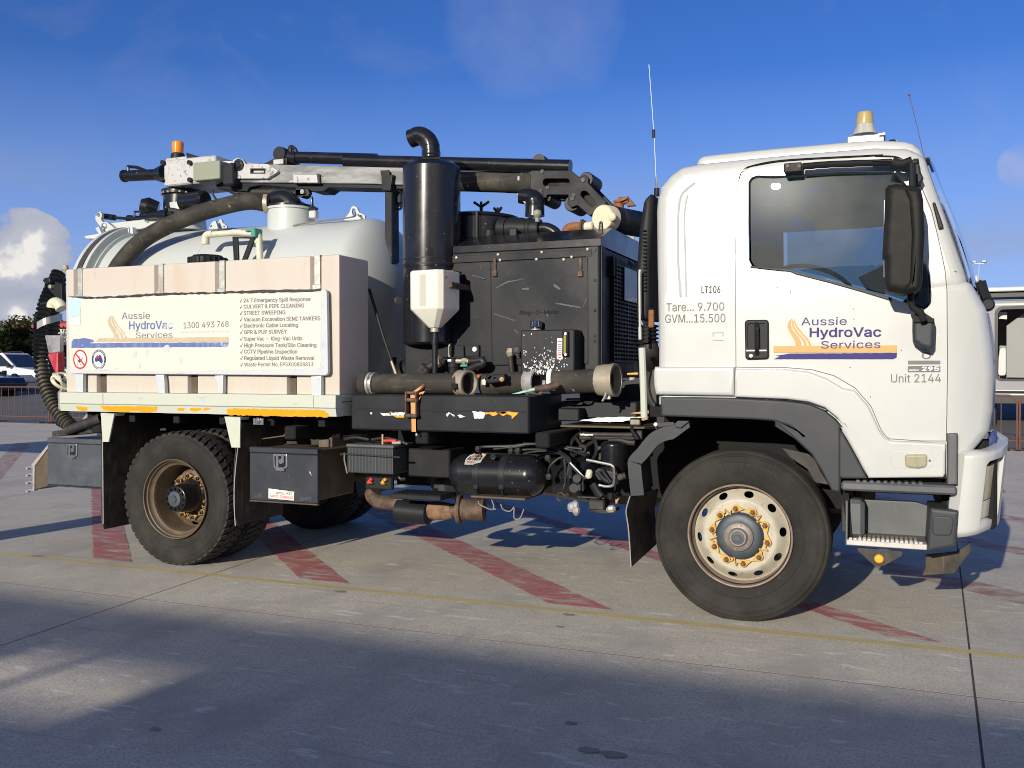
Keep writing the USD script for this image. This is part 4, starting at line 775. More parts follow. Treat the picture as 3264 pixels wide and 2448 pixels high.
# --- steps, bumper, headlight
s0 = at('P', 600, 500, .0); s1 = at('P', 1622, 530, .0); zs0, zs1 = at('P', 1111, 612, 0)[2], at('P', 1111, 530, 0)[2]
part('upper_step', [bx(s0[0], s1[0], .0, .30, zs0, zs1, .012)], 'step_plastic')
for k in range(10):
    x = s0[0]+.08+k*.032*1.15; part('step_cleat', bx(x, x+.022, .01, .26, zs1-.003, zs1+.010, .003), 'step_plastic')
part('corner_panel', plate(xz('P', [(1537, 90), (1630, 88), (1628, 540), (1534, 540)], .0), .0, .2, .01), 'step_plastic')
ls = rounded(xz('P', [(640, 685), (700, 680), (770, 665), (1250, 685), (1385, 728), (1640, 762), (1615, 1085), (1345, 1135), (636, 1075)], .02), .01)
a0, a1 = at('P', 640, 700, .02), at('P', 1345, 1120, .02); za, zb2 = at('P', 999, 700, .02)[2], at('P', 640, 1072, .02)[2]; xe = at('P', 1372, 0, .02)[0]
part('lower_step', [bx(a0[0], xe, .02, .34, zb2, zb2+.035, .008), plate(xz('P', [(640, 690), (770, 668), (1250, 690), (1385, 730), (1372, 1110), (636, 1060)], .30), .30, .33, .006), plate([(a0[0], zb2), (a0[0]+.012, zb2), (a0[0]+.012, za), (a0[0], za)], .02, .33, .003), bx(a0[0], a0[0]+.10, .12, .32, zb2+.03, za-.005, .04)], 'step_plastic')
part('step_tread', bx(a0[0]+.004, xe-.004, .014, .10, zb2+.002, zb2+.036, .004), 'alloy_light')
for k in range(16):
    x = a0[0]+.02+k*(xe-a0[0]-.04)/16; part('tread_tooth', prism_z([(x, .012), (x+.016, .012), (x+.008, .04)], zb2+.034, zb2+.046), 'alloy_light', smooth=False)
    if k < 15 and k > 1: part('step_cleat', bx(x, x+.016, .07, .17, zb2+.034, zb2+.045, .003), 'coupling_alloy')
part('step_end', [plate(rounded(xz('P', [(1376, 735), (1640, 765), (1618, 1085), (1352, 1132)], .04), .01), .015, .34, .02, 3), plate(rounded(xz('P', [(1412, 815), (1570, 822), (1595, 850), (1570, 990), (1420, 985), (1400, 950)], .01), .02), .006, .03, .006)], 'grey_plastic')
part('step_rear_stay', bx(a0[0]-.03, a0[0]+.0, .16, .3, zb2+.05, zs0, .01), 'dirty_steel')
part('corner_bracket', plate(xz('P', [(1640, 370), (1710, 380), (1690, 930), (1640, 900), (1530, 720), (1545, 650), (1635, 630)], .2), .2, .26, .008), 'grey_plastic')
# bumper corner wrapping round to the front
bp = xz('P', [(1715, 238), (1670, 985), (1690, 1020), (1760, 1030)], .03); zt_, zb_ = bp[0][1], bp[2][1]
def bump_pt(u, z):
    """plan outline of the bumper end: along the side, then round the corner"""
    P = np.array([(1.205, .03), (1.26, .026), (1.31, .045), (1.36, .10), (1.41, .20), (1.45, .36), (1.48, .62), (1.49, 1.2)]); s = np.r_[0, np.cumsum(np.linalg.norm(np.diff(P, axis=0), axis=1))]
    return np.array([np.interp(u, s, P[:, 0]), np.interp(u, s, P[:, 1]), z]), s[-1]
us = np.r_[np.linspace(0, .55, 23), np.linspace(.6, 1.27, 8)]; zz = np.linspace(0, 1, 25); G = []; HOLE = []
lens_u = (.125, .36); lens_z = (.13, .86)
for i, u in enumerate(us):
    for t in zz:
        lean = .045*(t-.5); z0_ = zb_+.04*min(1, u/.2); z1_ = zt_+.035*min(1, max(0, (u-.15)/.3))
        p, _ = bump_pt(u, z0_+(z1_-z0_)*t); e = min(t, 1-t); p[1] += .03*max(0, 1-e/.05)**2; p[0] += lean; 
        if lens_u[0] < u < lens_u[1] and lens_z[0] < t < lens_z[1]: p += [-.035, .028, 0]
        G.append(p)
G = np.array(G); nz_ = len(zz); F = []
for i in range(len(us)-1):
    for j in range(nz_-1): a = i*nz_+j; F += [(a, a+nz_, a+nz_+1), (a, a+nz_+1, a+1)]
bm = trimesh.Trimesh(G, F, process=False); off = bm.copy(); off.vertices = G*[1, 1, 1]+np.c_[np.full(len(G), -.05), np.full(len(G), .05), np.zeros(len(G))]
rimf = []
nb_ = len(G)
edge = [i*nz_ for i in range(len(us))]+[(len(us)-1)*nz_+j for j in range(1, nz_)]+[i*nz_+nz_-1 for i in range(len(us)-2, -1, -1)]+[j for j in range(nz_-2, 0, -1)]
for a, b in zip(edge, edge[1:]+edge[:1]): rimf += [(a, b+nb_, b), (a, a+nb_, b+nb_)]
bmp = trimesh.Trimesh(np.vstack([G, off.vertices]), np.vstack([F, np.array(F)[:, ::-1]+nb_, rimf]), process=False)
part('bumper', bmp, 'cab_white', 'white bumper corner with tall headlight', smooth=40)
bmp2 = bmp.copy(); v = bmp2.vertices.copy(); v[:, 1] = 2.4-v[:, 1]; bmp2.vertices = v; bmp2.faces = bmp2.faces[:, ::-1]; part('bumper', bmp2, 'cab_white', 'white bumper corner on the far side', smooth=40)
def lens(t0, t1, mat, name):
    g = []
    for u in np.linspace(lens_u[0]+.006, lens_u[1]-.012, 9):
        for t in np.linspace(t0, t1, 7):
            z0_ = zb_+.04*min(1, u/.2); z1_ = zt_+.035*min(1, max(0, (u-.15)/.3)); p, _ = bump_pt(u, z0_+(z1_-z0_)*t); p[0] += .045*(t-.5); p += [-.016, .012, 0]; g.append(p)
    F = []
    for i in range(8):
        for j in range(6): a = i*7+j; F += [(a, a+7, a+8), (a, a+8, a+1)]
    part(name, trimesh.Trimesh(g, F, process=False), mat)
lens(.39, .80, 'lens_old', 'headlight'); lens(.17, .38, 'lamp_clear', 'fog_lamp')
part('lamp_bowl', bx(1.22, 1.40, .16, .4, zb_+.04, zt_-.03, .02), 'void_black')
part('bumper_bracket', [bx(1.14, 1.30, .25, .45, 1.06, 1.13, .01), cyl((1.24, .18, 1.09), (1.24, .18, 1.0), .02)], 'dirty_steel')
part('grille_lower', bx(1.12, 1.36, .22, 2.2, .62, 1.13, .02), 'void_black')
part('nose_trim', cabwarp(fine(man(bx(1.2, at('P', 1890, 90, .25)[0]+.0, .10, 2.3, at('P', 1890, 138, .15)[2], at('P', 1890, 82, .15)[2], .02)), .06)), 'bright_steel')
part('front_mudflap', plate(xz('P', [(1345, 1160), (1620, 1130), (1745, 1045), (1740, 1130), (1600, 1320), (1315, 1340), (1345, 1265)], .35), .35, .37, .003), 'flap_rubber', 'worn rubber flap under the step')
part('marker_bracket', plate(rounded(xz('P', [(742, 1095), (1140, 1128), (1138, 1165), (985, 1250), (900, 1258), (850, 1215), (745, 1120)], .05), .006), .05, .056, .001), 'dirty_steel')
c = at('P', 934, 1190, .05); part('amber_marker', lathe([(0, .026), (.012, .025), (.020, .018), (.022, .0005)], c, (0, -1, 0), 24), 'lamp_amber', 'round amber marker lamp')
part('marker_ring', lathe([(0, .031), (.006, .031), (.007, .026)], c, (0, -1, 0), 24), 'dirty_steel')
# ------------------------------------------------------------------ cab fittings
def T3(k, pts, Y): return [at(k, a, b, Y) for a, b in pts]
part('steering_wheel', [lathe([(-.018, .27), (0, .288), (.018, .27), (0, .252), (-.018, .27)], at('J', 1620, 1600, .50), (.28, -.62, .73), 48, cap=False), cyl(at('J', 1620, 1600, .50), at('J', 1620, 1600, .50)-[.10, -.2, .28], .035)], 'cabin_dark', parent=cabp)
part('seat', [bx(.02, .50, .30, .80, 1.42, 1.62, .05), cabwarp(plate(rounded([(-.16, 1.55), (.06, 1.55), (-.10, 2.34), (-.24, 2.34)], .04), .32, .78, .05, 3)), bx(-.26, -.14, .42, .68, 2.30, 2.48, .04)], 'seat_cloth', parent=cabp)
part('seat', [bx(.02, .50, 1.6, 2.1, 1.42, 1.60, .05), plate(rounded([(-.16, 1.55), (.06, 1.55), (-.12, 2.2), (-.26, 2.2)], .04), 1.62, 2.08, .05, 3)], 'seat_cloth', parent=cabp)
part('dashboard', cabwarp(plate(rounded([(.86, 1.45), (1.3, 1.45), (1.3, 1.98), (1.1, 2.04), (.90, 1.92)], .04), .2, 2.2, .03, 3)), 'cabin_dark', parent=cabp)
part('quarter_cover', cabwarp(plate(xz('K', [(760, 1500), (990, 1390), (990, 1640), (830, 1600)], .3), .12, .2, .005)), 'cabin_dark', parent=cabp)
# mirror set
ms = rounded(xz('K', [(990, 700), (1020, 672), (1080, 662), (1240, 678), (1300, 702), (1322, 800), (1335, 1100), (1312, 1540), (1290, 1590), (1150, 1632), (1010, 1610), (985, 1560), (980, 1320), (962, 1310), (985, 900)], -.22), .008)
mir = holder(T, 'door_mirror', 'large dark wing mirror by the windscreen pillar')
part('shell', plate(ms, -.29, -.12, .045, 5), 'mirror_shell', parent=mir)
part('shell_ridge', plate(rounded(xz('K', [(1150, 690), (1290, 705), (1312, 800), (1322, 1100), (1300, 1530), (1280, 1580), (1160, 1610), (1205, 1500), (1222, 1100), (1200, 800)], -.29), .01), -.308, -.27, .022, 4), 'mirror_shell', parent=mir)
part('mirror_glass', bx(at('K', 986, 0, -.2)[0]-.003, at('K', 986, 0, -.2)[0]+.01, -.225, -.13, 2.02, 2.44, .001), 'chrome', parent=mir)
part('lower_arm', tube(T3('M', [(1215, 230), (1212, 300), (1235, 365), (1300, 405), (1330, 480)], -.12), .018, 12), 'mirror_shell', parent=mir)
part('upper_arm', [tube(T3('K', [(1228, 700), (1228, 560), (1225, 470)], -.15), .018, 10, smooth=False), tube(T3('K', [(260, 500), (480, 482), (800, 470), (1050, 462)], .0), .020, 12), tube(T3('K', [(1050, 462), (1130, 480), (1225, 450)], -.07), .026, 12), plate(rounded(xz('K', [(870, 440), (1240, 440), (1280, 440), (1275, 480), (1060, 465), (870, 455)], -.02), .004), -.03, .06, .006), plate(xz('K', [(1235, 440), (1282, 440), (1300, 560), (1325, 610), (1300, 655), (1250, 660), (1245, 520)], .02), -.02, .08, .008)], 'black_plastic', parent=mir)
part('arm_foot', [bx(at('K', 98, 0, .0)[0], at('K', 255, 0, .0)[0], -.01, .10, at('K', 176, 550, .0)[2], at('K', 176, 468, .0)[2], .005)], 'black_scuffed', parent=mir)
for q in (130, 232): part('foot_bolt', cyl(at('K', q, 497, -.01), at('K', q, 497, -.01)-[0, .006, 0], .010, seg=8), 'nut_rusty', parent=mir)
km = rounded(xz('M', [(1232, 430), (1260, 405), (1330, 400), (1420, 460), (1428, 500), (1422, 690), (1395, 735), (1300, 710), (1235, 660), (1230, 560)], -.06), .008)
lm = holder(T, 'door_mirror', 'small lower mirror bracket cover on the door'); part('shell', plate(km, -.07, .06, .022, 4), 'grey_plastic', parent=lm); part('foot', [plate(rounded(xz('M', [(1240, 440), (1420, 455), (1424, 495), (1240, 495)], -.07), .005), -.082, -.05, .004), cyl(at('M', 1268, 455, -.07), at('M', 1268, 455, -.07)-[0, .02, 0], .024, seg=14)], 'mirror_shell', parent=lm)
# grab handle on the pillar, door handle
gh = xz('K', [(1402, 815), (1430, 820), (1505, 1040), (1470, 1055), (1458, 1050)], .07)
part('grab_handle', cabwarp(plate(rounded(gh, .006), .035, .07, .006)), 'black_plastic')
part('pillar_seam', cabwarp(tube(T3('K', [(1520, 1420), (1620, 1425)], .06), .004, 6)), 'hub_worn', parent=cabp)
hh = rounded(xz('L', [(1035, 470), (1245, 468), (1248, 815), (1040, 820)], .05), .018)
dh = holder(T, 'door_handle')
part('recess', man(plate(hh, .036, .075, .008, 3))-man(plate(rounded(xz('L', [(1060, 500), (1220, 500), (1222, 725), (1058, 730)], .05), .012), .0, .048, 0)), 'black_plastic', parent=dh)
part('grip', tube(T3('L', [(1137, 488), (1139, 505)], .046)+T3('L', [(1140, 540), (1142, 640), (1142, 730)], .026)+T3('L', [(1142, 775)], .044), .014, 10), 'black_gloss', parent=dh)
part('strip', bx(at('L', 1050, 0, .04)[0], at('L', 1230, 0, .04)[0], .030, .040, at('L', 1140, 746, .04)[2], at('L', 1140, 733, .04)[2], .001), 'sticker_white', parent=dh)
part('lock', cyl(at('L', 1090, 785, .04), at('L', 1090, 785, .04)-[0, .010, 0], .010, seg=12), 'bright_steel', parent=dh)
# beacon on the cab roof and its bracket, small lamp, aerials, wiper, roof camera
bb = at('K', 655, 355, .55); bt = at('K', 945, 225, .55)
bc = holder(T, 'roof_beacon', 'faded yellow beacon on a steel bracket above the door')
part('bracket', [bx(bb[0], bt[0], .50, .62, bb[2]-.03, bt[2], .006), bx(bt[0]-.01, bt[0]+.03, .5, .7, bt[2]-.012, bt[2]+.004, .002), bx(bt[0]-.005, bt[0]+.02, .5, .8, bb[2]-.03, bt[2]-.02, .002)], 'alloy_light', parent=bc)
for q in (712, 872): part('bolt', cyl(at('K', q, 348, .50), at('K', q, 348, .50)-[0, .008, 0], .012, seg=8), 'nut_rusty', parent=bc)
c0 = at('K', 808, 222, .57); hts = [at('K', 808, y, .57)[2]-c0[2] for y in (222, 205, 150, 133, 128, 40, 25)]; rr = size(c0)/2.765
part('base', lathe([(hts[0], 104*rr), (hts[1], 100*rr), (hts[2], 78*rr), (hts[3], 75*rr)], c0, (0, 0, 1), 28), 'lamp_clear', parent=bc)
part('lens', lathe([(hts[3]+.001, 73*rr), (hts[4], 74*rr), (hts[5], 67*rr), (hts[6], 60*rr), (hts[6]+.004, 40*rr)], c0, (0, 0, 1), 28), 'amber_faded', parent=bc)
sl_ = holder(T, 'roof_lamp', 'small black work lamp beside the roof beacon'); c1 = at('K', 1050, 310, .5)
part('housing', plate(rounded(xz('K', [(1000, 345), (1005, 300), (1030, 272), (1080, 268), (1085, 345)], .5), .008), .46, .54, .012, 3), 'black_gloss', parent=sl_); part('lens', plate(xz('K', [(1086, 270), (1105, 300), (1108, 345), (1086, 345)], .5), .465, .535, .004), 'lamp_clear', parent=sl_)
part('foot', bx(at('K', 960, 0, .5)[0], at('K', 1105, 0, .5)[0], .47, .53, at('K', 1032, 352, .5)[2]-.02, at('K', 1032, 342, .5)[2], .003), 'black_plastic', parent=sl_)
an = holder(T, 'aerial', 'tall whip aerial behind the cab')
part('base', cyl(at('Q', 1068, 690, .16), at('Q', 1070, 555, .16), .017, seg=14), 'black_plastic', parent=an); part('spring', tube([at('Q', *c, .16) for c in [(1068, 560), (1068, 450), (1066, 350)]], [.008, .009, .005], 8, corr=None), 'bright_steel', parent=an)
part('whip', tube([at('J', *c, .16) for c in [(252, 600), (236, 245)]]+[at('X', 2068.5, 206, .16)], .0019, 6, smooth=False), 'ink_white', parent=an); part('collar', cyl(at('J', 232, 245, .16), at('J', 229, 175, .16), .010, seg=10), 'hose_black', parent=an)
an2 = holder(T, 'aerial', 'thin aerial at the top of the windscreen'); part('whip', tube([at('K', *c, .5) for c in [(1335, 430), (1280, 190)]]+[at('X', 2898, 303, .5)], .0022, 6, smooth=False), 'nut_rusty', parent=an2)
part('tip', lathe([(-.007, .002), (-.003, .007), (.003, .007), (.007, .002)], at('X', 2898, 303, .5), (0, 0, 1), 10), 'nut_rusty', parent=an2)
part('wiper', [tube(T3('M', [(1830, 130), (1860, 230), (1905, 330)], .9), .03, 8), tube(T3('M', [(1745, 150), (1800, 190), (1830, 120)], .95), .018, 8), lathe([(0, .03), (.05, .045), (.10, .03)], at('M', 1895, 330, .8), (0, 1, 0), 14)], 'black_plastic', 'black wiper arm and linkage at the foot of the windscreen')
part('nose_camera', [bx(at('M', 1735, 0, .9)[0], at('M', 1812, 0, .9)[0], .85, .99, at('M', 1774, 148, .9)[2], at('M', 1774, 82, .9)[2], .012)], 'cab_white', 'small white camera box before the windscreen')
for k in range(4): part('camera_vent', bx(at('M', 1750+9*k, 0, .85)[0], at('M', 1753+9*k, 0, .85)[0], .846, .853, at('M', 1770, 140, .85)[2], at('M', 1770, 108, .85)[2], 0), 'void_black')
part('screen_top_wiper', [tube(T3('K', [(1352, 438), (1385, 470), (1418, 545)], .45), .012, 8), lathe([(0, .02), (.06, .02)], at('K', 1360, 445, .45), (0, 1, 0), 10)], 'black_plastic')
part('nose_grille_edge', tube(T3('M', [(1885, 410), (1925, 620), (1945, 900), (1938, 1200), (1905, 1440)], .55), .012, 6), 'bright_steel')
part('stuffed_rag', lathe([(-.06, .008), (-.03, .022), (0, .03), (.04, .02), (.06, .008)], at('P', 1925, 150, .35), (.3, .2, 1), 9), 'ink_navy', 'blue rag behind the bumper')
# ------------------------------------------------------------------ lettering on the cab
DY = YA-.0025
def dec(name, mesh, mat, label=None, parent=door): return obj(parent, name, cabwarp(mesh) if parent in (door, cabp) else mesh, looks[mat], label, smooth=False)
dec('lettering', ptext('LT106', 'L', (650, 232), (818, 230), DY, 60, bold=True), 'ink_black', 'black number LT106', cabp)
dec('lettering', ptext('Tare... 9.700', 'L', (342, 392), (852, 385), DY, 70), 'ink_silver', 'grey lettering Tare 9.700', cabp)
dec('lettering', ptext('GVM...15.500', 'L', (332, 495), (862, 488), DY, 72), 'ink_silver', 'grey lettering GVM 15.500', cabp)
dec('lettering', ptext('Aussie', 'M', (250, 515), (650, 512), DY, 66), 'purple_worn', 'purple lettering Aussie')
dec('lettering', ptext('HydroVac', 'M', (322, 618), (953, 614), DY, 78, bold=True, depth=.0014), 'purple_ink', 'bold purple lettering HydroVac')
dec('lettering', ptext('Services', 'M', (424, 722), (946, 716), DY, 66, depth=.0022), 'purple_worn', 'purple lettering Services')
dec('gold_stripe', plate(xz('M', [(5, 700), (1092, 693), (1092, 756), (5, 760)], DY), DY-.0012, DY+.001, 0), 'gold_ink')
dec('blue_stripe', plate(ragged(xz('M', [(5, 815), (60, 790), (20, 785), (150, 765), (1092, 760), (1090, 800), (1060, 815)], DY), .0008, .02, 3), DY-.0012, DY+.001, 0), 'purple_ink')
def flame(k, sx, ox, oy, sy, Y, y0, y1):
    """the three rising strokes of the emblem"""
    c = lambda P: xz(k, [(ox+sx*a, oy+sy*b) for a, b in P], Y)
    s1 = [(170, 455), (140, 480), (127, 520), (135, 560), (165, 610), (195, 660), (200, 698), (246, 698), (250, 670), (225, 620), (175, 560), (155, 510), (160, 475)]
    s2 = [(178, 458), (165, 490), (170, 530), (200, 580), (245, 630), (270, 670), (276, 698), (302, 698), (285, 650), (240, 600), (195, 540), (180, 495)]
    s3 = [(188, 460), (184, 490), (205, 540), (255, 600), (300, 655), (320, 698), (340, 698), (312, 640), (262, 585), (215, 525), (195, 485)]
    return [plate(c(s), y0, y1, 0) for s in (s1, s2, s3)]
for m in flame('M', 1, 0, 0, 1, DY, DY-.001, DY+.001): dec('emblem_stroke', m, 'gold_ink')
dec('lettering', ptext('O', 'M', (1310, 812), (1392, 812), DY, 56, bold=True), 'badge_grey', 'grey letter O')
dec('badge', plate(rounded(xz('M', [(1190, 828), (1474, 828), (1474, 858), (1190, 860)], DY), .003), DY-.003, DY+.002, .001), 'badge_grey')
dec('badge', plate(rounded(xz('M', [(1188, 876), (1474, 874), (1474, 927), (1188, 929)], DY), .003), DY-.003, DY+.002, .001), 'badge_grey')
dec('lettering', ptext('MEDIUM', 'M', (1240, 852), (1425, 850), DY-.003, 16, bold=True), 'ink_silver', 'small lettering MEDIUM')
dec('lettering', ptext('295', 'M', (1312, 918), (1465, 917), DY-.003, 36, bold=True), 'ink_white', 'badge number 295')
dec('lettering', ptext('SITEC', 'M', (1200, 897), (1308, 896), DY-.003, 14, bold=True), 'ink_silver', 'small badge lettering')
dec('lettering', ptext('SERIES', 'M', (1198, 918), (1282, 918), DY-.003, 12, bold=True), 'ink_white', 'small badge lettering SERIES')
dec('lettering', ptext('Unit 2144', 'M', (1040, 1020), (1480, 1018), DY, 72), 'ink_silver', 'grey lettering Unit 2144')
dec('sticker_outline', [plate(xz('L', q, DY), DY-.0008, DY+.001, 0) for q in ([(752, 582), (846, 580), (846, 583), (752, 585)], [(752, 645), (846, 647), (846, 650), (752, 648)], [(752, 582), (760, 615), (757, 615), (750, 585)], [(838, 615), (843, 582), (846, 582), (841, 615)])], 'ink_silver', None, cabp)
for k, (a, b) in enumerate([(38, 180), (180, 985), (52, 1070), (680, 888), (858, 1148), (710, 372), (570, 1112), (712, 462), (1130, 738)]): dec('paint_nick', plate([tuple(at('M', a+5*math.cos(t), b+(5 if k != 2 else 9)*math.sin(t), DY)[[0, 2]]) for t in np.linspace(0, 6.28, 7)[:-1]], DY-.0008, DY+.001, 0), 'dirty_steel')
dec('paint_nick', plate(xz('M', [(153, 205), (157, 205), (160, 245), (155, 243)], DY), DY-.0008, DY+.001, 0), 'dirty_steel')
# ------------------------------------------------------------------ tray, poly tank, sign
XL, XR = -5.465, -2.822
zt1, zt0 = at('D', 540, 1245, -.02)[2], at('D', 540, 1410, -.02)[2]; zm = at('D', 540, 1345, -.02)[2]
part('tray_rail', [plate([(XL, zm), (XR, zm), (XR, zt1), (XL, zt1)], -.02, .06, .006), hullm(np.array([(x, y, z) for x in (XL, XR) for y, z in ((-.02, zm-.002), (-.008, zt0), (.06, zt0), (.06, zm-.002))])), bx(XL, XR, .06, 2.42, zt1-.05, zt1, .004), bx(XL, XR, 2.38, 2.42, zt0, zt1-.053, .004), bx(XR-.03, XR, .063, 2.38, zt0, zt1-.053, .004), bx(XL, XL+.03, .063, 2.38, zt0, zt1-.053, .004)], 'tray_paint', 'pale painted steel tray edge')
for q, kk in ((900, 'D'), (1100, 'E')): part('tray_seam', bx(at(kk, q, 0, -.02)[0]-.002, at(kk, q, 0, -.02)[0]+.002, -.0215, -.018, zm, zt1-.006, 0), 'hub_worn')
for x in np.linspace(XL+.2, XR-.2, 6): part('tray_bearer', bx(x-.03, x+.03, .1, 2.3, 1.10, zt1-.053, .005), 'void_black')
for k, (kk, P, sd) in enumerate([('D', [(665, 1368), (770, 1378), (768, 1402), (740, 1412), (690, 1405)], 1), ('D', [(880, 1365), (1390, 1370), (1375, 1412), (1310, 1425), (1200, 1412), (1130, 1420), (960, 1415), (905, 1400)], 2), ('D', [(1555, 1385), (1630, 1385), (1618, 1408), (1570, 1410)], 3), ('D', [(1680, 1382), (1775, 1384), (1778, 1402), (1740, 1412), (1668, 1408)], 4), ('D', [(1798, 1383), (1872, 1385), (1830, 1404), (1795, 1412)], 5), ('E', [(335, 1400), (360, 1386), (1190, 1402), (1240, 1440), (1225, 1466), (350, 1446)], 6)]):
    p2 = np.array(ragged(xz(kk, P, -.016), .004, .018, sd)); m = plate(p2, -.0012, .0, 0); v = m.vertices; v[:, 1] += -.02+(zm-v[:, 2])/(zm-zt0)*.012; m.vertices = v
    part('reflective_tape', m, 'tape_orange', smooth=False)
# poly tank: plan outline with grooves for the straps
zp1, zp0 = at('A', 540, 1270, .05)[2], zt1+.002
gro = [(at('A', a, 0, .05)[0], at('A', b, 0, .05)[0]) for a, b in ((640, 722), (1352, 1440), (1888, 1985))]+[(at('B', a, 0, .05)[0], at('B', b, 0, .05)[0]) for a, b in ((1070, 1172),)]
P = [(XL+.006, .45), (XL+.006, .05)]
for a, b in gro: P += [(a, .05), (a+.018, .085), (b-.018, .085), (b, .05)]
P += [(XR-.012, .05), (XR-.012, .47), ]
def groove_poly(g, d): 
    P = [(XL+.006, .45), (XL+.006, .05)]
    for a, b in g: P += [(a, .05), (a+.018, .05+d), (b-.018, .05+d), (b, .05)]
    return P+[(XR-.012, .05), (XR-.012, .45)]
zs_top, zs_bot = at('E', 600, 350, 0)[2], at('E', 600, 1095, 0)[2]
g2 = [(at('D', a, 0, .05)[0], at('D', b, 0, .05)[0]) for a, b in ((845, 935), (1648, 1740))]+[(at('E', a, 0, .05)[0], at('E', b, 0, .05)[0]) for a, b in ((865, 955),)]
part('water_tank', [prism_z(groove_poly(gro, .035), zs_top-.10, zp1, .012), prism_z(groove_poly([], 0), zs_bot+.05, zs_top-.10, 0), prism_z(groove_poly(g2, .06), zp0, zs_bot+.05, 0)], 'poly_cream', 'cream plastic water tank along the tray')
for i, (a, b) in enumerate(gro):
    m = (a+b)/2; w = .024
    part('tank_strap', [bx(m-w, m+w, .068, .076, zs_top-.02, zp1+.004, .001), bx(m-w, m+w, .07, .42, zp1+.001, zp1+.006, .001), bx(m-w-.012, m+w+.012, .055, .075, zs_top-.01, zs_top+.035, .004)], 'galvanised')
    for s in (-1, 1):
        x = m+s*(w+.010); part('strap_stain', bx(x-.005, x+.005, .079, .0835, zs_top, zp1-.012, 0), 'stain_rust', smooth=False)
for a, b in g2: part('tank_post', bx(a+.02, b-.02, .075, .105, zp0, zs_bot+.04, .003), 'brown_steel')
zc_ = at('A', 0, 1190, .25)
ca, cb = at('A', 1700, 1190, .25), at('A', 1965, 1190, .25); cx_ = (ca[0]+cb[0])/2; cr = (cb[0]-ca[0])/2
part('filler_lid', [lathe([(zp1, cr*.8), (zp1+.012, cr), (zp1+.055, cr), (zp1+.062, cr*.82), (zp1+.075, cr*.75)], (cx_, .25, 0), (0, 0, 1), 30)]+[bx(cx_+cr*math.cos(t)-.006, cx_+cr*math.cos(t)+.006, .25+cr*math.sin(t)-.006, .25+cr*math.sin(t)+.006, zp1+.014, zp1+.056, .002) for t in np.linspace(0, 6.28, 25)[:-1]], 'black_plastic', 'black screw lid on the water tank')
# sign panel
sp = rounded(xz('D', [(590, 400), (1500, 375)], -.0)+xz('E', [(1222, 335), (1236, 1098)], -.0)+xz('E', [(0, 1088)], 0)+xz('D', [(618, 1082)], -.0), .03)
sgn = holder(T, 'sign_panel', 'white sign panel with worn company lettering')
part('panel', plate(sp, -.004, .024, .006, 3), 'panel_white', parent=sgn)
st = ragged(xz('D', [(620, 660), (720, 655), (712, 425), (1150, 400), (1600, 378)], -.004)+xz('E', [(600, 358), (1000, 352), (1140, 345), (1190, 400), (1175, 440), (1168, 1035), (600, 1050)], -.004)+xz('D', [(1900, 1055), (1300, 1060), (800, 1050), (640, 1040), (615, 960), (612, 760)], -.004), .005, .03, 5)
part('sign_sheet', plate(st, -.0055, -.003, 0), 'sticker_cream', 'cream printed sheet torn at its edges', parent=sgn, smooth=False)
part('old_tape', plate(ragged(xz('D', [(600, 398), (700, 400), (900, 405), (1380, 372), (1900, 362)], 0)+xz('E', [(600, 345), (1050, 340), (1180, 330), (1170, 352), (1020, 362), (600, 372)], 0)+xz('D', [(1500, 388), (1200, 408), (1000, 415), (760, 425), (720, 418), (640, 410)], 0), .004, .03, 6), -.0065, -.0035, 0), 'dirty_steel', 'dirty remains of tape along the top of the sign', parent=sgn, smooth=False)
SY = -.0058
def sg(name, m, mat, label=None): return obj(sgn, name, m, looks[mat], label, smooth=False)
sg('blue_notice', plate(ragged(xz('D', [(605, 425), (712, 420), (708, 560), (608, 600)], SY), .002, .03, 3), SY-.001, SY+.001, 0), 'ink_blue_pale'); sg('notice_sheet', plate(xz('D', [(608, 600), (708, 565), (710, 652), (614, 655)], SY), SY-.001, SY+.001, 0), 'sticker_white')
lines = [('24 7 Emergency Spill Response', 453, 1078, 440), ('CULVERT & PIPE CLEANING', 507, 1022, 497), ('STREET SWEEPING', 563, 856, 557), ('Vacuum Excavation SEMI TANKERS', 620, 1165, 610), ('Electronic Cable Locating', 675, 968, 668), ('GPR & PUP SURVEY', 732, 870, 727), ('Super Vac -  King-Vac Units', 790, 1006, 786), ('High Pressure Tank/Silo Cleaning', 848, 1130, 845), ('CCTV Pipeline Inspection', 903, 960, 903), ('Regulated Liquid Waste Removal', 960, 1113, 960), ('Waste Permit No. EPSX00808813', 1017, 1103, 1015)]
for i, (s, y, xe_, ye) in enumerate(lines):
    x = 488+i*.6; sg('lettering', ptext(s, 'E', (x, y), (xe_, ye), SY, 33, bold=(i < 10)), 'ink_grey' if i < 10 else 'ink_black', f'grey lettering {s}'); d = 0 if y < 900 else 0
    sg('tick', plate(xz('E', [(x-35, y-14), (x-31, y-17), (x-26, y-7), (x-14, y-35), (x-10, y-34), (x-25, y+2), (x-29, y+2)], SY), SY-.0012, SY, 0), 'ink_grey')
sg('lettering', ptext('Aussie', 'D', (1075, 600), (1322, 598), SY, 58), 'ink_worn', 'worn lettering Aussie'); sg('lettering', ptext('HydroVac', 'D', (1137, 690), (1522, 684), SY, 68, bold=True), 'blue_worn', 'worn blue lettering HydroVac')
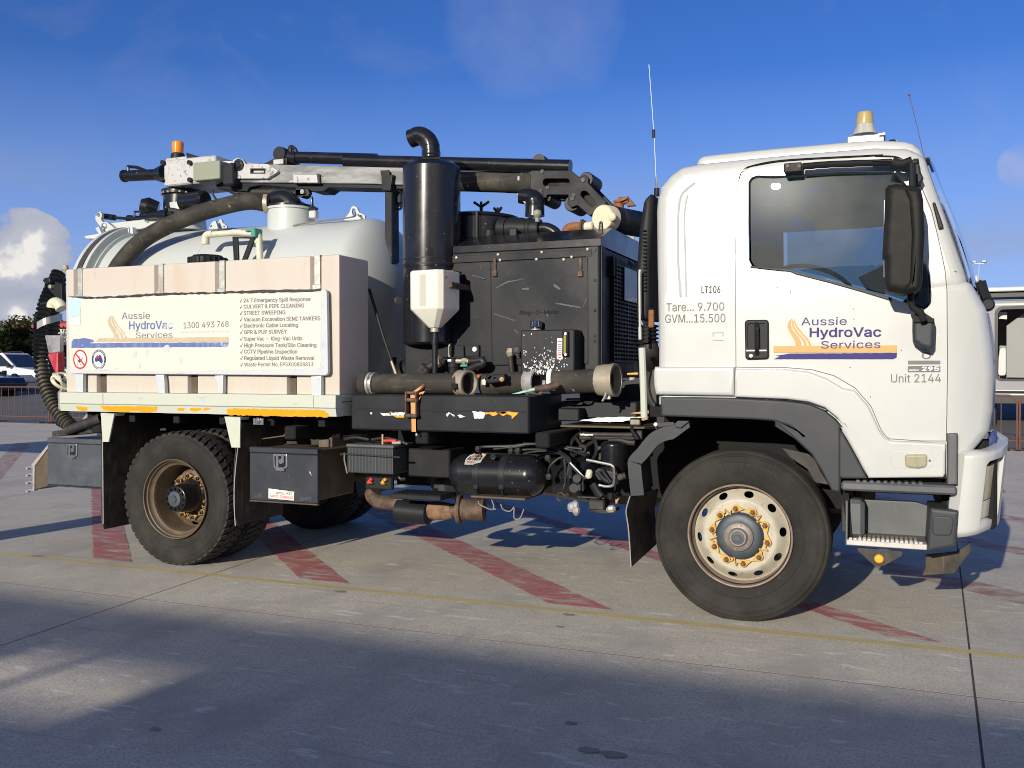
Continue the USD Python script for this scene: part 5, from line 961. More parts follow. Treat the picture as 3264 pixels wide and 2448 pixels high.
sg('lettering', ptext('Services', 'D', (1198, 768), (1520, 762), SY, 50, depth=.0008), 'ink_worn', 'worn lettering Services'); [sg('lettering', ptext(q, 'D', (a, 683-(a-1618)*.038), (b, 683-(b-1618)*.038), SY, 52), 'ink_grey', 'grey telephone number') for q, a, b in (('1300', 1618, 1755), ('493', 1780, 1890), ('768', 1912, 2015))]; sg('lettering', ptext('www.aussiehydrovac.com.au', 'D', (1598, 722), (2015, 714), SY, 16), 'ink_faint', 'faint web address')
sg('gold_stripe', plate(ragged(xz('D', [(845, 802), (875, 768), (2016, 757), (2016, 802)], SY), .0018, .025, 8), SY-.0014, SY+.001, 0), 'gold_worn'); sg('blue_stripe', plate(ragged(xz('D', [(630, 855), (632, 815), (800, 812), (2016, 804), (2010, 835), (1990, 846), (1200, 850)], SY), .0015, .03, 9), SY-.0014, SY+.001, 0), 'blue_worn')
sg('blue_stripe', plate(ragged(xz('D', [(632, 800), (650, 775), (760, 768), (830, 790), (820, 805), (760, 812), (632, 822)], SY), .003, .02, 19), SY-.0012, SY+.001, 0), 'blue_worn', 'torn blue remains of the stripe')
for m in flame('D', .80, 848, 190, .825, SY, SY-.0012, SY+.001): sg('emblem_stroke', m, 'gold_worn')
for k, (a, b, c_, d_) in enumerate([(1190, 910, 16, 30), (1295, 888, 14, 38), (1465, 860, 35, 36), (1592, 965, 22, 28), (1228, 1015, 11, 26), (1020, 1035, 18, 10), (1575, 1072, 40, 9), (900, 1045, 60, 8)]):
    r = np.random.default_rng(k); sg('bare_patch', plate([tuple(at('D', a+c_*math.cos(t)*q, b+d_*math.sin(t)*q, SY)[[0, 2]]) for t, q in zip(np.linspace(0, 6.28, 12)[:-1], .7+.5*r.random(11))], SY-.0016, SY+.001, 0), 'panel_white')
def disc_ring(k, cx, cy, rx, ry, t, Y, y0):
    o = [tuple(at(k, cx+rx*math.cos(q), cy+ry*math.sin(q), Y)[[0, 2]]) for q in np.linspace(0, 2*math.pi, 41)[:-1]]; i = [tuple(at(k, cx+(rx-t)*math.cos(q), cy+(ry-t*1.25)*math.sin(q), Y)[[0, 2]]) for q in np.linspace(0, 2*math.pi, 41)[:-1]]
    return man(plate(o, y0-.0012, y0+.001, 0))-man(plate(i, y0-1, y0+1, 0)), plate(i, y0-.0006, y0+.001, 0)
rg, dk = disc_ring('D', 707, 955, 62, 86, 12, SY, SY); sg('prohibition_ring', rg, 'ink_red'); sg('prohibition_disc', dk, 'ink_white'); sg('prohibition_bar', plate(xz('D', [(660, 905), (670, 896), (752, 1005), (744, 1018)], SY), SY-.0016, SY, 0), 'ink_red')
sg('prohibition_symbol', [plate(xz('D', q, SY), SY-.0011, SY, 0) for q in ([(680, 968), (700, 955), (715, 960), (720, 975), (700, 985)], [(712, 958), (735, 930), (738, 932), (718, 964)], [(690, 980), (686, 1010), (682, 1010), (685, 980)], [(705, 982), (715, 1005), (711, 1007), (700, 985)], [(695, 958), (700, 925), (704, 925), (700, 958)])], 'brown_steel')
rg, dk = disc_ring('D', 872, 956, 62, 87, 15, SY, SY); sg('badge_ring', rg, 'ink_navy'); sg('badge_disc', dk, 'ink_white')
sg('badge_map', plate(xz('D', [(838, 950), (845, 930), (860, 918), (872, 922), (880, 912), (892, 925), (905, 955), (908, 975), (895, 995), (885, 985), (870, 970), (850, 978), (838, 972)], SY), SY-.0014, SY, 0), 'ink_navy'); sg('badge_map', plate(xz('D', [(886, 1000), (898, 1000), (893, 1012)], SY), SY-.0014, SY, 0), 'ink_navy')
sg('badge_flag', plate(xz('D', [(845, 932), (870, 920), (875, 935), (850, 948)], SY), SY-.0018, SY, 0), 'ink_red')
sg('badge_lettering', [m for m in []]+[plate(xz('D', [(872+54*math.cos(t)-3, 956+77*math.sin(t)-4), (872+54*math.cos(t)+3, 956+77*math.sin(t)-4), (872+54*math.cos(t)+3, 956+77*math.sin(t)+4), (872+54*math.cos(t)-3, 956+77*math.sin(t)+4)], SY), SY-.0018, SY, 0) for t in np.r_[np.linspace(3.7, 5.8, 10), np.linspace(.5, 2.6, 12)]], 'sticker_white')
# posts below the sign
for kk, P in (('D', [(655, 1085), (730, 1085), (728, 1150), (730, 1245), (668, 1243)]), ('D', [(1368, 1090), (1440, 1090), (1448, 1160), (1452, 1255), (1392, 1252), (1375, 1150)]), ('D', [(1890, 1098), (1965, 1095), (1962, 1258), (1925, 1256), (1905, 1150)]), ('E', [(1078, 1105), (1170, 1100), (1170, 1275), (1085, 1270)])):
    part('sign_post', plate(xz(kk, P, .0), .002, .035, .004), 'panel_white')
# ------------------------------------------------------------------ under the tray at the rear
for P in ([(888, 182), (1008, 190), (958, 440), (905, 440)], [(1978, 215), (2118, 222), (2115, 490), (2040, 488)]):
    a = xz('G', P, -.01); part('mudguard_hanger', [plate(a, -.012, .0, .003), plate([a[0], a[1], (a[1][0]-.01, a[1][1]-.02), (a[0][0]+.01, a[0][1]-.02)], .0, .10, 0)], 'tray_paint')
def flap(x, y0, y1, z0, z1, bend=.0, name='mudflap', label=None):
    n = 12; V = []
    for i in range(n+1):
        t = i/n; z = z1+(z0-z1)*t; dx = bend*math.sin(t*2.6)-.02*t
        for y in (y0, y1-.0): V += [(x+dx, y+.0+(.03*max(0, t-.9)*10 if y == y0 else 0), z), (x+dx-.008, y+(.03*max(0, t-.9)*10 if y == y0 else 0), z)]
    F = []
    for i in range(n):
        a, b = 4*i, 4*i+4
        for p, q in ((0, 2), (3, 1), (1, 0), (2, 3)): F += [(a+p, a+q, b+q), (a+p, b+q, b+p)]
    F += [(0, 1, 3), (0, 3, 2), (4*n, 4*n+3, 4*n+1), (4*n, 4*n+2, 4*n+3)]
    part(name, trimesh.Trimesh(V, F, process=False), 'flap_rubber', label)
za, zb3 = at('G', 908, 440, .02)[2], at('G', 908, 1215, .02)[2]; xf = at('G', 908, 800, .02)[0]
flap(xf, .02, .66, zb3, za+.2, .0, label='brown rubber mudflap behind the rear wheel')
part('flap_edge', tube([(xf+.004, .016, za+.2), (xf+.004, .016, zb3+.05)], .004, 6, smooth=False), 'alloy_light')
xf2 = at('G', 2108, 700, .02)[0]; zb4 = at('G', 2108, 1180, .02)[2]
flap(xf2, .02, .62, zb4, 1.12, -.035, label='curved brown mudflap ahead of the rear wheel')
part('flap_edge', tube([(xf2+.004-.035*math.sin(t*2.6)-.02*t, .016, 1.0+(zb4-1.0)*t) for t in np.linspace(0, 1, 8)], .004, 6), 'alloy_light')
flap(xf, 1.75, 2.39, zb3, 1.1, label='rear mudflap on the far side'); flap(xf2, 1.75, 2.39, zb4, 1.1, -.03, label='mudflap ahead of the far rear wheel')
part('flap_stay', tube([at('G', *c, .25) for c in [(1040, 420), (1050, 730), (1115, 725)]], .012, 8, smooth=False), 'void_black')
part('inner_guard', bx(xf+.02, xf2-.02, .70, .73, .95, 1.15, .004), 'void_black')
def toolbox(k, tl, br, depth, mat, side, lid, Y=.03):
    a, b = at(k, *tl, Y), at(k, *br, Y); t = holder(T, 'toolbox', lid)
    x0, x1, z0, z1 = a[0], b[0], b[2], a[2]
    part('body', bx(x0+.015, x1-.012, Y+.02, Y+depth, z0+.02, z1-.015, .006), side, parent=t)
    part('door', bx(x0, x1, Y, Y+.025, z0, z1-.045, .006), mat, parent=t); part('lid_lip', bx(x0, x1, Y-.004, Y+.05, z1-.042, z1, .006), mat, parent=t)
    part('bottom_lip', bx(x0, x1, Y-.004, Y+.03, z0-.012, z0-.001, .003), side, parent=t)
    return t, x0, x1, z0, z1
def latch(k, P, Y, t):
    o = rounded(xz(k, P, Y), .006); c = np.mean(o, 0); s = lambda f, g=1.: [(c[0]+(x-c[0])*f, c[1]+(z-c[1])*f*g) for x, z in o]
    part('latch_plate', man(plate(o, Y-.010, Y, .003))-man(plate(s(.78), Y-.02, Y-.002, 0)), 'bright_steel', parent=t)
    part('latch_recess', plate(s(.80), Y-.0035, Y, 0), 'void_black', parent=t)
    w = np.ptp([q[0] for q in o]); part('latch_handle', [bx(c[0]-w*.30, c[0]-w*.12, Y-.012, Y-.004, c[1]-w*.35, c[1]+w*.42, .002), bx(c[0]+w*.08, c[0]+w*.27, Y-.014, Y-.004, c[1]-w*.05, c[1]+w*.42, .003), bx(c[0]-w*.30, c[0]+w*.30, Y-.018, Y-.004, c[1]-w*.50, c[1]-w*.28, .004), cyl((c[0]+w*.05, Y-.002, c[1]+w*.05), (c[0]+w*.05, Y-.012, c[1]+w*.05), w*.15, seg=12)], 'bright_steel', parent=t)
t1, x0, x1, z0, z1 = toolbox('G', (415, 400), (898, 842), .55, 'box_steel', 'box_dark', 'grey steel toolbox behind the rear wheel')
latch('G', [(592, 455), (688, 458), (685, 560), (640, 592), (592, 560)], .03, t1)
part('lettering', ptext('11BS', 'G', (448, 792), (502, 790), .03, 22, depth=.0015), 'bright_steel', 'raised mark', parent=t1); part('lettering', ptext('SUNTEC', 'G', (775, 822), (858, 820), .03, 24, depth=.0015), 'bright_steel', 'raised mark', parent=t1)
t2, x0, x1, z0, z1 = toolbox('H', (263, 480), (865, 985), .52, 'box_dark', 'brown_steel', 'dark steel toolbox ahead of the rear wheel')
latch('H', [(475, 545), (602, 548), (603, 660), (545, 700), (482, 662)], .03, t2)
part('lettering', ptext('11BS', 'H', (308, 922), (370, 920), .03, 26, depth=.0015), 'bright_steel', 'raised mark', parent=t2); part('lettering', ptext('SUNTEC', 'H', (708, 955), (806, 952), .03, 26, depth=.0015), 'bright_steel', 'raised mark', parent=t2)
part('sticker', plate(ragged(xz('H', [(432, 848), (658, 878), (655, 955), (432, 935)], .03), .0012, .03, 2), .0285, .031, 0), 'sticker_white', parent=t2, smooth=False)
part('lettering', ptext('SPILL KIT', 'H', (498, 897), (640, 905), .0285, 20, bold=True, depth=.0008), 'ink_black', 'sticker lettering SPILL KIT', parent=t2); part('lettering', ptext('SAFETY TRIANGLES', 'H', (445, 925), (648, 942), .0285, 22, bold=True, depth=.0008), 'ink_red', 'red sticker lettering SAFETY TRIANGLES', parent=t2)
part('scratch', plate(xz('H', [(790, 695), (800, 705), (812, 738), (800, 722)], .03), .028, .031, 0), 'paint_chip', parent=t2)
part('box_rail', [plate(xz('H', [(345, 410), (560, 380), (590, 340), (596, 345), (572, 390), (352, 420), (355, 465), (348, 465)], .22), .22, .235, .002), plate(xz('H', [(872, 425), (960, 415), (960, 485), (872, 485)], .08), .08, .1, .003), bx(at('H', 960, 0, .1)[0], at('H', 990, 0, .1)[0], .1, .6, at('H', 667, 475, .1)[2], at('H', 667, 390, .1)[2], .004)], 'brown_steel')
part('box_hanger', [bx(at('H', 625, 0, .35)[0], at('H', 680, 0, .35)[0], .35, .40, at('H', 652, 415, .35)[2], 1.15, .004)], 'brown_steel')
part('hose_clip', [tube([at('H', 1000+14*i, 395+6*math.sin(i), .2) for i in range(6)], .02, 8, corr=(.02, .012))], 'black_plastic')
part('tray_lamp', [bx(at('H', 292, 0, .02)[0], at('H', 384, 0, .02)[0], .02, .03, at('H', 339, 288, .02)[2], at('H', 339, 230, .02)[2], .003), lathe([(0, .024), (.012, .022), (.02, .010)], at('H', 340, 250, .02), (0, -1, 0), 16)], 'bright_steel', 'small clear marker lamp under the tray')
part('tail_bracket', [plate(xz('G', [(418, 465), (425, 490), (305, 650), (300, 870), (285, 868), (285, 650), (270, 645)], .05), .05, .09, .003)], 'alloy_light'); part('tail_board', [plate(xz('G', [(300, 655), (420, 505), (430, 825), (302, 862)], .06), .06, .30, .004)], 'brown_steel')
for b in (660, 722, 790, 862): part('tail_bolt', [plate(xz('G', [(240, b-4), (290, b-4), (290, b+6), (250, b+6)], .07), .07, .12, .002), lathe([(0, .012), (.03, .012)], at('G', 262, b+8, .1), (0, -1, 0), 8)], 'alloy_light')
pp = [at('G', 900, 225, .10), at('G', 740, 290, .10), at('G', 597, 340, .10)]; part('drain_pipe', man(cyl(pp[0], pp[2], .042, seg=24))-man(cyl(pp[0]+(pp[0]-pp[2])*.1, pp[2]-(pp[0]-pp[2])*.1, .034, seg=24)), 'dirty_steel', 'olive drain pipe with an open end'); part('pipe_cap', lathe([(0, .034), (.005, .03)], pp[2]+(pp[0]-pp[2])*.03, pp[2]-pp[0], 20), 'pvc')
part('pipe_union', [tube(T3('G', [(745, 250), (790, 200), (880, 180)], .3), .02, 8), bx(*[at('G', q, 0, .2)[0] for q in (780, 815)], .2, .25, at('G', 805, 358, .2)[2], at('G', 805, 300, .2)[2], .005)], 'alloy_light')
part('box_ledge', plate(xz('G', [(458, 345), (560, 330), (880, 330), (880, 355), (500, 392), (458, 392)], .12), .12, .40, .004), 'dirty_steel')
# ------------------------------------------------------------------ debris tank
TR, TZ, TY = .71, 2.085, 1.2
dome = [(-3.2+.30*math.sin(t), TR*math.cos(t)) for t in np.linspace(0, math.pi/2-.02, 16)]
sh_ = [(-5.74, TR)]+[(x, TR) for x in np.linspace(-5.6, -3.3, 6)]+dome
part('debris_tank', lathe(sh_, (0, TY, TZ), (1, 0, 0), 72, cap=False), 'tank_paint', 'round pale debris tank lying along the truck')
for x, w, r, m in ((-5.73, .045, .785, 'tank_paint'), (-5.785, .030, .775, 'brown_steel'), (-5.83, .045, .79, 'tank_paint'), (-5.665, .02, .74, 'tank_paint')):
    part('door_flange', lathe([(x-w/2, r-.03), (x-w/2+.004, r), (x+w/2-.004, r), (x+w/2, r-.03)], (0, TY, TZ), (1, 0, 0), 72), m)
part('rear_door', lathe([(-5.85, .78)]+[(-5.86-.22*math.sin(t), .76*math.cos(t)) for t in np.linspace(0, math.pi/2-.02, 10)], (0, TY, TZ), (1, 0, 0), 64, cap=False), 'tank_paint')
part('tank_seam', lathe([(-4.62, TR), (-4.615, TR+.004), (-4.60, TR+.004), (-4.595, TR)], (0, TY, TZ), (1, 0, 0), 72, cap=False), 'tank_paint')
part('tank_saddle', [plate([(-5.6, 1.27), (-3.1, 1.27), (-3.1, 1.6), (-5.6, 1.6)], y, y+.06, .004) for y in (.78, 1.56)]+[bx(x, x+.06, .6, 1.8, 1.27, 1.55, .004) for x in (-5.5, -4.4, -3.35)], 'tank_paint')
part('tank_port', [cyl(at('E', 1840, 440, .70), at('E', 1840, 440, .70)-[-.03, .02, 0], .028, seg=16)], 'bright_steel')
def eye(k, P, slot, Y, t=.02, m='tank_paint'):
    a = man(plate(rounded(xz(k, P, Y), .008), Y, Y+t, .003))
    for s in slot: a = a-man(plate(rounded(xz(k, s, Y), .006), Y-1, Y+1, 0))
    part('lifting_eye', a, m)
eye('B', [(1365, 835), (1420, 765), (1435, 722), (1458, 705), (1485, 722), (1505, 765), (1556, 790), (1558, 835)], [[(1442, 765), (1445, 735), (1460, 728), (1475, 740), (1476, 790), (1450, 795)], [(1512, 785), (1540, 795), (1536, 812), (1512, 800)]], 1.15)
eye('B', [(175, 912), (205, 855), (235, 833), (250, 870), (262, 912)], [[(190, 890), (205, 872), (212, 890), (195, 902)]], 1.1)
eye('B', [(262, 860), (278, 820), (290, 828), (300, 855), (338, 885), (342, 905), (262, 908)], [[(308, 880), (330, 888), (325, 900), (308, 895)]], 1.16)
part('tank_wire', tube(T3('B', [(640, 940), (800, 910), (1080, 853), (1360, 820), (1465, 800)], .90)+[at('B', 1475, 770, 1.12)], .007, 6), 'hub_worn')
# manhole with its black lid
mh0, mh1 = at('B', 738, 865, 1.05), at('B', 1080, 850, 1.05); mc = (mh0+mh1)/2; mr = (mh1[0]-mh0[0])/2; zl = at('B', 909, 735, 1.05)[2]
part('manhole', lathe([(-.25, mr), (0, mr), (zl-mc[2]-.02, mr), (zl-mc[2]-.018, mr+.012), (zl-mc[2], mr+.012)], (mc[0], 1.05, mc[2]), (0, 0, 1), 40), 'tank_paint')
part('manhole_lid', lathe([(0, mr+.014), (.018, mr+.012), (.02, mr-.03), (.06, mr*.5), (.075, mr*.1)], (mc[0], 1.05, zl+.001), (0, 0, 1), 40), 'black_gloss')
part('lid_elbow', tube([at('B', *c, .98) for c in [(720, 690), (790, 655), (850, 650), (905, 690), (920, 720)]], .085, 20), 'black_gloss', 'black elbow pipe on the manhole lid')
part('lid_clamp', [bx(at('B', 718, 0, .9)[0], at('B', 742, 0, .9)[0], .88, .93, at('B', 914, 815, .9)[2], at('B', 914, 750, .9)[2], .006), bx(at('B', 1068, 0, .95)[0], at('B', 1128, 0, .95)[0], .93, .99, at('B', 914, 832, .95)[2], at('B', 914, 765, .95)[2], .008)], 'tank_paint')
part('lid_catch', [bx(at('B', 1065, 0, .95)[0], at('B', 1135, 0, .95)[0], .93, .97, at('B', 964, 758, .95)[2], at('B', 964, 735, .95)[2], .006), lathe([(0, .010), (.03, .014), (.05, .010), (.08, .012), (.10, .006)], at('B', 1092, 732, .95), (0, 0, 1), 12), cyl(at('B', 765, 790, .88), at('B', 765, 745, .88), .012, seg=10)], 'black_gloss')
# the fat suction hose from the boom pivot over the tank
part('suction_hose', tube([at('A', *c, Y) for c, Y in [((1010, 1300), .42), ((1075, 1200), .46), ((1190, 1070), .52), ((1350, 950), .58), ((1600, 830), .66), ((1900, 730), .74), ((2180, 670), .82)]]+[at('B', 700, 690, .93)], .072, 20), 'hose_rubber', 'thick dark suction hose arching over the tank')
part('hose_clamp', [lathe([(-.02, .074), (-.018, .082), (.018, .082), (.02, .074)], at('B', 690, 690, .92), at('B', 720, 688, .93)-at('B', 640, 690, .90), 24)], 'coupling_alloy')
# rear door hinge gear
part('hinge_beam', plate(xz('A', [(980, 858), (1385, 815), (1388, 870), (1290, 900), (1175, 925), (1175, 955), (1060, 970), (980, 950)], 1.05), 1.05, 1.2, .006), 'tank_paint')
part('hinge_arm', plate(rounded(xz('A', [(838, 800), (850, 770), (875, 758), (893, 770), (895, 800), (888, 830), (905, 850), (940, 850), (985, 885), (1030, 935), (1050, 965), (930, 960), (905, 915), (860, 865), (840, 830)], 1.0), .01), 1.0, 1.03, .004), 'tank_paint')
part('hinge_pin', [lathe([(0, .026), (.02, .024), (.024, .010)], at('A', 925, 885, 1.0), (0, -1, 0), 16), lathe([(0, .018), (.02, .016)], at('A', 1300, 840, 1.05), (0, -1, 0), 14), lathe([(0, .018), (.02, .016)], at('A', 870, 785, 1.0), (0, -1, 0), 14)], 'bright_steel')
part('hinge_ram', [cyl(at('A', 895, 798, 1.1), at('A', 1010, 812, 1.1), .028, seg=14), cyl(at('A', 1010, 812, 1.1), at('A', 1130, 822, 1.1), .014, seg=12), cyl(at('A', 1130, 822, 1.1), at('A', 1290, 835, 1.1), .036, seg=14), cyl(at('A', 1185, 810, 1.08), at('A', 1185, 765, 1.08), .010, seg=8), tube(T3('A', [(1185, 760), (1240, 762), (1290, 790), (1330, 830)], 1.08), .009, 8), cyl(at('A', 1358, 820, 1.1), at('A', 1358, 775, 1.1), .016, seg=10)], 'black_gloss', 'small black ram on the tank door')
part('hinge_bracket', [plate(xz('A', [(740, 975), (1040, 925), (1080, 950), (1010, 1005), (760, 998)], .95), .95, 1.0, .004), plate(xz('A', [(838, 905), (868, 890), (895, 955), (880, 975)], .93), .93, .97, .004), plate(xz('A', [(960, 975), (1035, 935), (1050, 1000), (985, 1000)], .92), .92, .94, .004), plate(xz('A', [(1095, 910), (1135, 905), (1138, 945), (1095, 948)], .98), .98, 1.02, .004), plate(xz('A', [(1142, 890), (1165, 895), (1172, 955), (1145, 955)], .97), .97, 1.02, .004)], 'panel_white')
part('hinge_rust', plate(xz('A', [(780, 990), (1030, 1004), (1000, 1015), (800, 1000)], .948), .946, .955, .001), 'stain_rust')
# PVC pipe on the tank
Yp = .5
part('pvc_pipe', [tube(T3('B', [(153, 1045), (153, 985), (175, 962), (220, 955)], Yp), size(at('B', 153, 1000, Yp))*33/2.765, 16), tube(T3('B', [(185, 962), (400, 945), (480, 940)], Yp), size(at('B', 153, 1000, Yp))*27/2.765, 16), tube(T3('B', [(395, 942), (500, 950), (590, 955), (622, 985), (626, 1060), (632, 1185)], Yp), size(at('B', 153, 1000, Yp))*29/2.765, 16)], 'pvc', 'cream plastic pipe with elbows above the water tank')
part('pvc_socket', [cyl(at('B', 153, 1046, Yp), at('B', 153, 1000, Yp), size(at('B', 153, 1000, Yp))*35/2.765), cyl(at('B', 610, 1015, Yp), at('B', 622, 1030, Yp), size(at('B', 153, 1000, Yp))*33/2.765)], 'pvc')
part('pipe_clip', [bx(at('B', 550, 0, .45)[0], at('B', 592, 0, .45)[0], .44, .54, at('B', 550, 985, .45)[2], at('B', 550, 906, .45)[2], .006), bx(at('B', 500, 0, .46)[0], at('B', 560, 0, .46)[0], .455, .47, at('B', 550, 930, .45)[2], at('B', 550, 908, .45)[2], .003)], 'teal_clip')
part('pipe_stand', [plate(xz('B', [(388, 985), (430, 985), (440, 1200), (400, 1200)], .48), .48, .50, .002), plate(xz('B', [(545, 990), (585, 990), (505, 1200), (465, 1200)], .48), .48, .50, .002), plate(xz('B', [(388, 978), (585, 984), (585, 996), (388, 990)], .475), .475, .505, .002)], 'black_paint')
# ------------------------------------------------------------------ boom
by = 1.05
part('slew_base', [lathe([(at('A', 1640, 930, 1.2)[2], .19), (at('A', 1640, 760, 1.2)[2], .165), (at('A', 1640, 700, 1.2)[2], .17)], (at('A', 1640, 800, 1.2)[0], 1.2, 0), (0, 0, 1), 28)], 'tank_paint')
px_ = at('A', 1600, 620, 1.2)[0]; z_ = lambda v: at('A', 1600, v, .9)[2]
rS = size(at('A', 1600, 620, 1.2))*142/2.765
part('slew_drum', lathe([(z_(720), rS*.9), (z_(690), rS), (z_(682), rS+.012), (z_(560), rS+.012), (z_(545), rS+.03), (z_(505), rS+.03), (z_(500), rS-.03)], (px_, 1.2, 0), (0, 0, 1), 36), 'black_gloss', 'black slewing drum under the boom')
for t in np.linspace(3.4, 6.0, 9): part('drum_bolt', cyl((px_+(rS+.02)*math.cos(t), 1.2+(rS+.02)*math.sin(t), z_(545)-.003), (px_+(rS+.02)*math.cos(t), 1.2+(rS+.02)*math.sin(t), z_(530)-.0), .016, seg=6), 'hub_worn')
part('slew_motor', [cyl((px_+.15, 1.05, z_(650)), (px_+.45, 1.0, z_(650)), .085, b=.02), lathe([(0, .07), (.1, .09), (.16, .06)], (px_-.18, 1.1, z_(680)), (-.4, -.3, .1), 18), cyl((px_-.3, 1.02, z_(745)), (px_+.12, .98, z_(755)), .035), cyl((px_-.05, .99, z_(760)), (px_+.05, .98, z_(762)), .05)], 'black_gloss')
part('slew_fitting', [cyl(at('A', 1500, 750, .98), at('A', 1640, 770, .98), .028), cyl(at('A', 1575, 770, .96), at('A', 1605, 775, .96), .042, seg=8)], 'dirty_steel')
q0, q1 = at('A', 1440, 308, by-.08), at('A', 1700, 512, by-.08)
part('slew_head', bx(q0[0], q1[0]+.25, by-.08, 1.42, q1[2], q0[2], .012), 'boom_white', 'pale box at the foot of the boom')
for a, b in ((1447, 330), (1682, 330), (1438, 482), (1685, 482)): part('head_bolt', cyl(at('A', a, b, by-.08), at('A', a, b, by-.08)-[0, .03, 0], .022, seg=8), 'black_paint')
part('control_box', bx(at('A', 1698, 0, .9)[0], at('A', 1935, 0, .9)[0], .90, 1.1, at('A', 1816, 478, .9)[2], at('A', 1816, 318, .9)[2], .006), 'grey_green', 'grey green control box on the boom foot')
part('control_box_side', bx(at('A', 1935, 0, .9)[0]+.002, at('A', 1935, 0, .9)[0]+.12, .93, 1.1, at('A', 1935, 520, .9)[2], at('A', 1935, 330, .9)[2], .01), 'black_paint')
part('ram_stub', [cyl(at('A', 1095, 446, 1.15), at('A', 1440, 430, 1.15), .052, seg=20), cyl(at('A', 1090, 446, 1.15), at('A', 1110, 445, 1.15), .058, seg=20), lathe([(0, .06), (.10, .09)], at('A', 1385, 432, 1.15), (1, 0, 0), 20), cyl(at('A', 1130, 410, 1.13), at('A', 1130, 365, 1.13), .014, seg=8), tube(T3('A', [(1125, 362), (1200, 368), (1250, 385), (1310, 410)], 1.13), .015, 8)], 'black_gloss', 'black ram sticking out behind the boom')
bcn = holder(T, 'boom_beacon', 'orange beacon on top of the boom foot'); c = at('A', 1568, 275, 1.15); s = size(c)/2.765
part('base', lathe([(-.02, 62*s), (.02, 58*s), (.03, 50*s)], c, (0, 0, 1), 24), 'black_plastic', parent=bcn); part('lens', lathe([(.03, 48*s), (.03+85*s, 52*s), (.03+100*s, 46*s), (.03+104*s, 20*s)], c, (0, 0, 1), 24), 'amber', parent=bcn)
part('beacon_plinth', bx(at('A', 1460, 0, 1.05)[0], at('A', 1640, 0, 1.05)[0], 1.05, 1.3, q0[2]-.003, at('A', 1550, 280, 1.05)[2], .006), 'boom_white')
part('head_flap', plate(xz('A', [(1640, 238), (1790, 292), (1790, 306), (1650, 306)], 1.2), 1.2, 1.3, .003), 'black_paint')
YB_ = 1.02
b0_ = xz('B', [(270, 312), (420, 312), (660, 340), (1912, 372), (1912, 525), (1500, 512), (350, 500), (345, 330)], YB_)
part('boom_arm', plate([b0_[1], b0_[2], b0_[3], b0_[4], b0_[5], b0_[6]], YB_, YB_+.24, .006), 'boom_paint', 'long pale boom arm with worn black paint', smooth=25)
part('boom_root', plate(xz('B', [(255, 312), (440, 312), (440, 500), (350, 505), (300, 500)], YB_+.02), YB_+.02, YB_+.26, .006), 'boom_white')
part('boom_underside', [plate(xz('B', [(430, 480), (1912, 527), (1912, 560), (1235, 548), (1190, 582), (1090, 582), (1060, 560), (640, 525), (540, 545), (520, 580), (260, 560), (240, 520)], YB_+.02), YB_+.02, YB_+.20, .004)], 'black_paint')
pl = man(plate(rounded(xz('B', [(398, 370), (415, 310), (455, 290), (500, 305), (530, 345), (720, 345), (820, 410), (720, 475), (450, 475), (405, 440)], YB_), .01), YB_-.035, YB_-.004, .006))-man(plate(rounded(xz('B', [(575, 390), (695, 390), (695, 427), (575, 427)], YB_), .02), YB_-.05, YB_-.012, 0))
part('boom_plate', pl, 'boom_white'); part('slot_edge', man(plate(rounded(xz('B', [(570, 385), (702, 385), (702, 432), (570, 432)], YB_), .024), YB_-.038, YB_-.012, 0))-man(plate(rounded(xz('B', [(582, 394), (690, 394), (690, 423), (582, 423)], YB_), .018), YB_-.2, YB_+.2, 0)), 'black_paint')
part('boom_pin', lathe([(0, .05), (.02, .05), (.022, .03), (.03, .028)], at('B', 453, 348, YB_-.03), (0, -1, 0), 24), 'black_gloss')
part('boom_clip', plate(rounded(xz('B', [(955, 440), (1160, 440), (1170, 515), (955, 515)], YB_), .008), YB_-.05, YB_-.002, .006), 'boom_white'); part('clip_backing', plate(rounded(xz('B', [(945, 432), (1170, 432), (1175, 520), (945, 522)], YB_), .008), YB_-.02, YB_-.001, .002), 'black_paint')
part('boom_ram', [cyl(at('B', 900, 280, 1.12), at('C', 0, 300, 1.12), .050, seg=20), cyl(at('B', 1380, 312, 1.10), at('C', 1710, 362, 1.10), .052, seg=24), cyl(at('B', 880, 282, 1.12), at('B', 965, 288, 1.12), .058, seg=20)], 'black_gloss', 'long black ram lying along the top of the boom')
part('ram_rod', cyl(at('C', 640, 395, 1.12), at('C', 1360, 408, 1.12), .028, seg=16), 'chrome')
part('ram_mount', [lathe([(-.07, .062), (.07, .062)], at('B', 842, 262, 1.12), (0, 1, 0), 20), plate(xz('B', [(660, 340), (800, 265), (870, 290), (870, 342)], 1.06), 1.06, 1.10, .004), plate(xz('B', [(660, 340), (800, 265), (870, 290), (870, 342)], 1.06), 1.16, 1.20, .004), tube(T3('B', [(905, 240), (898, 200), (912, 190), (945, 215), (948, 245)], 1.1), .018, 8), lathe([(-.05, .05), (.05, .05)], at('C', 1448, 318, 1.12), (0, 1, 0), 18)], 'black_paint')
part('ram_mount_face', bx(at('B', 742, 0, 1.03)[0], at('B', 830, 0, 1.03)[0], 1.04, 1.05, at('B', 786, 338, 1.03)[2], at('B', 786, 295, 1.03)[2], .002), 'boom_white')
part('boom_hose', tube([at('C', *c, 1.15) for c in [(300, 480), (700, 495), (1000, 502), (1420, 515), (1600, 500)]]+[at('C', *c, 1.15) for c in [(1750, 560), (1900, 670), (1990, 780)]], .078, 20), 'hose_rubber', 'thick suction hose carried under the boom')
part('hose_fitting', cyl(at('C', 1253, 450, 1.08), at('C', 1253, 485, 1.08), .012, seg=8), 'alloy_light')
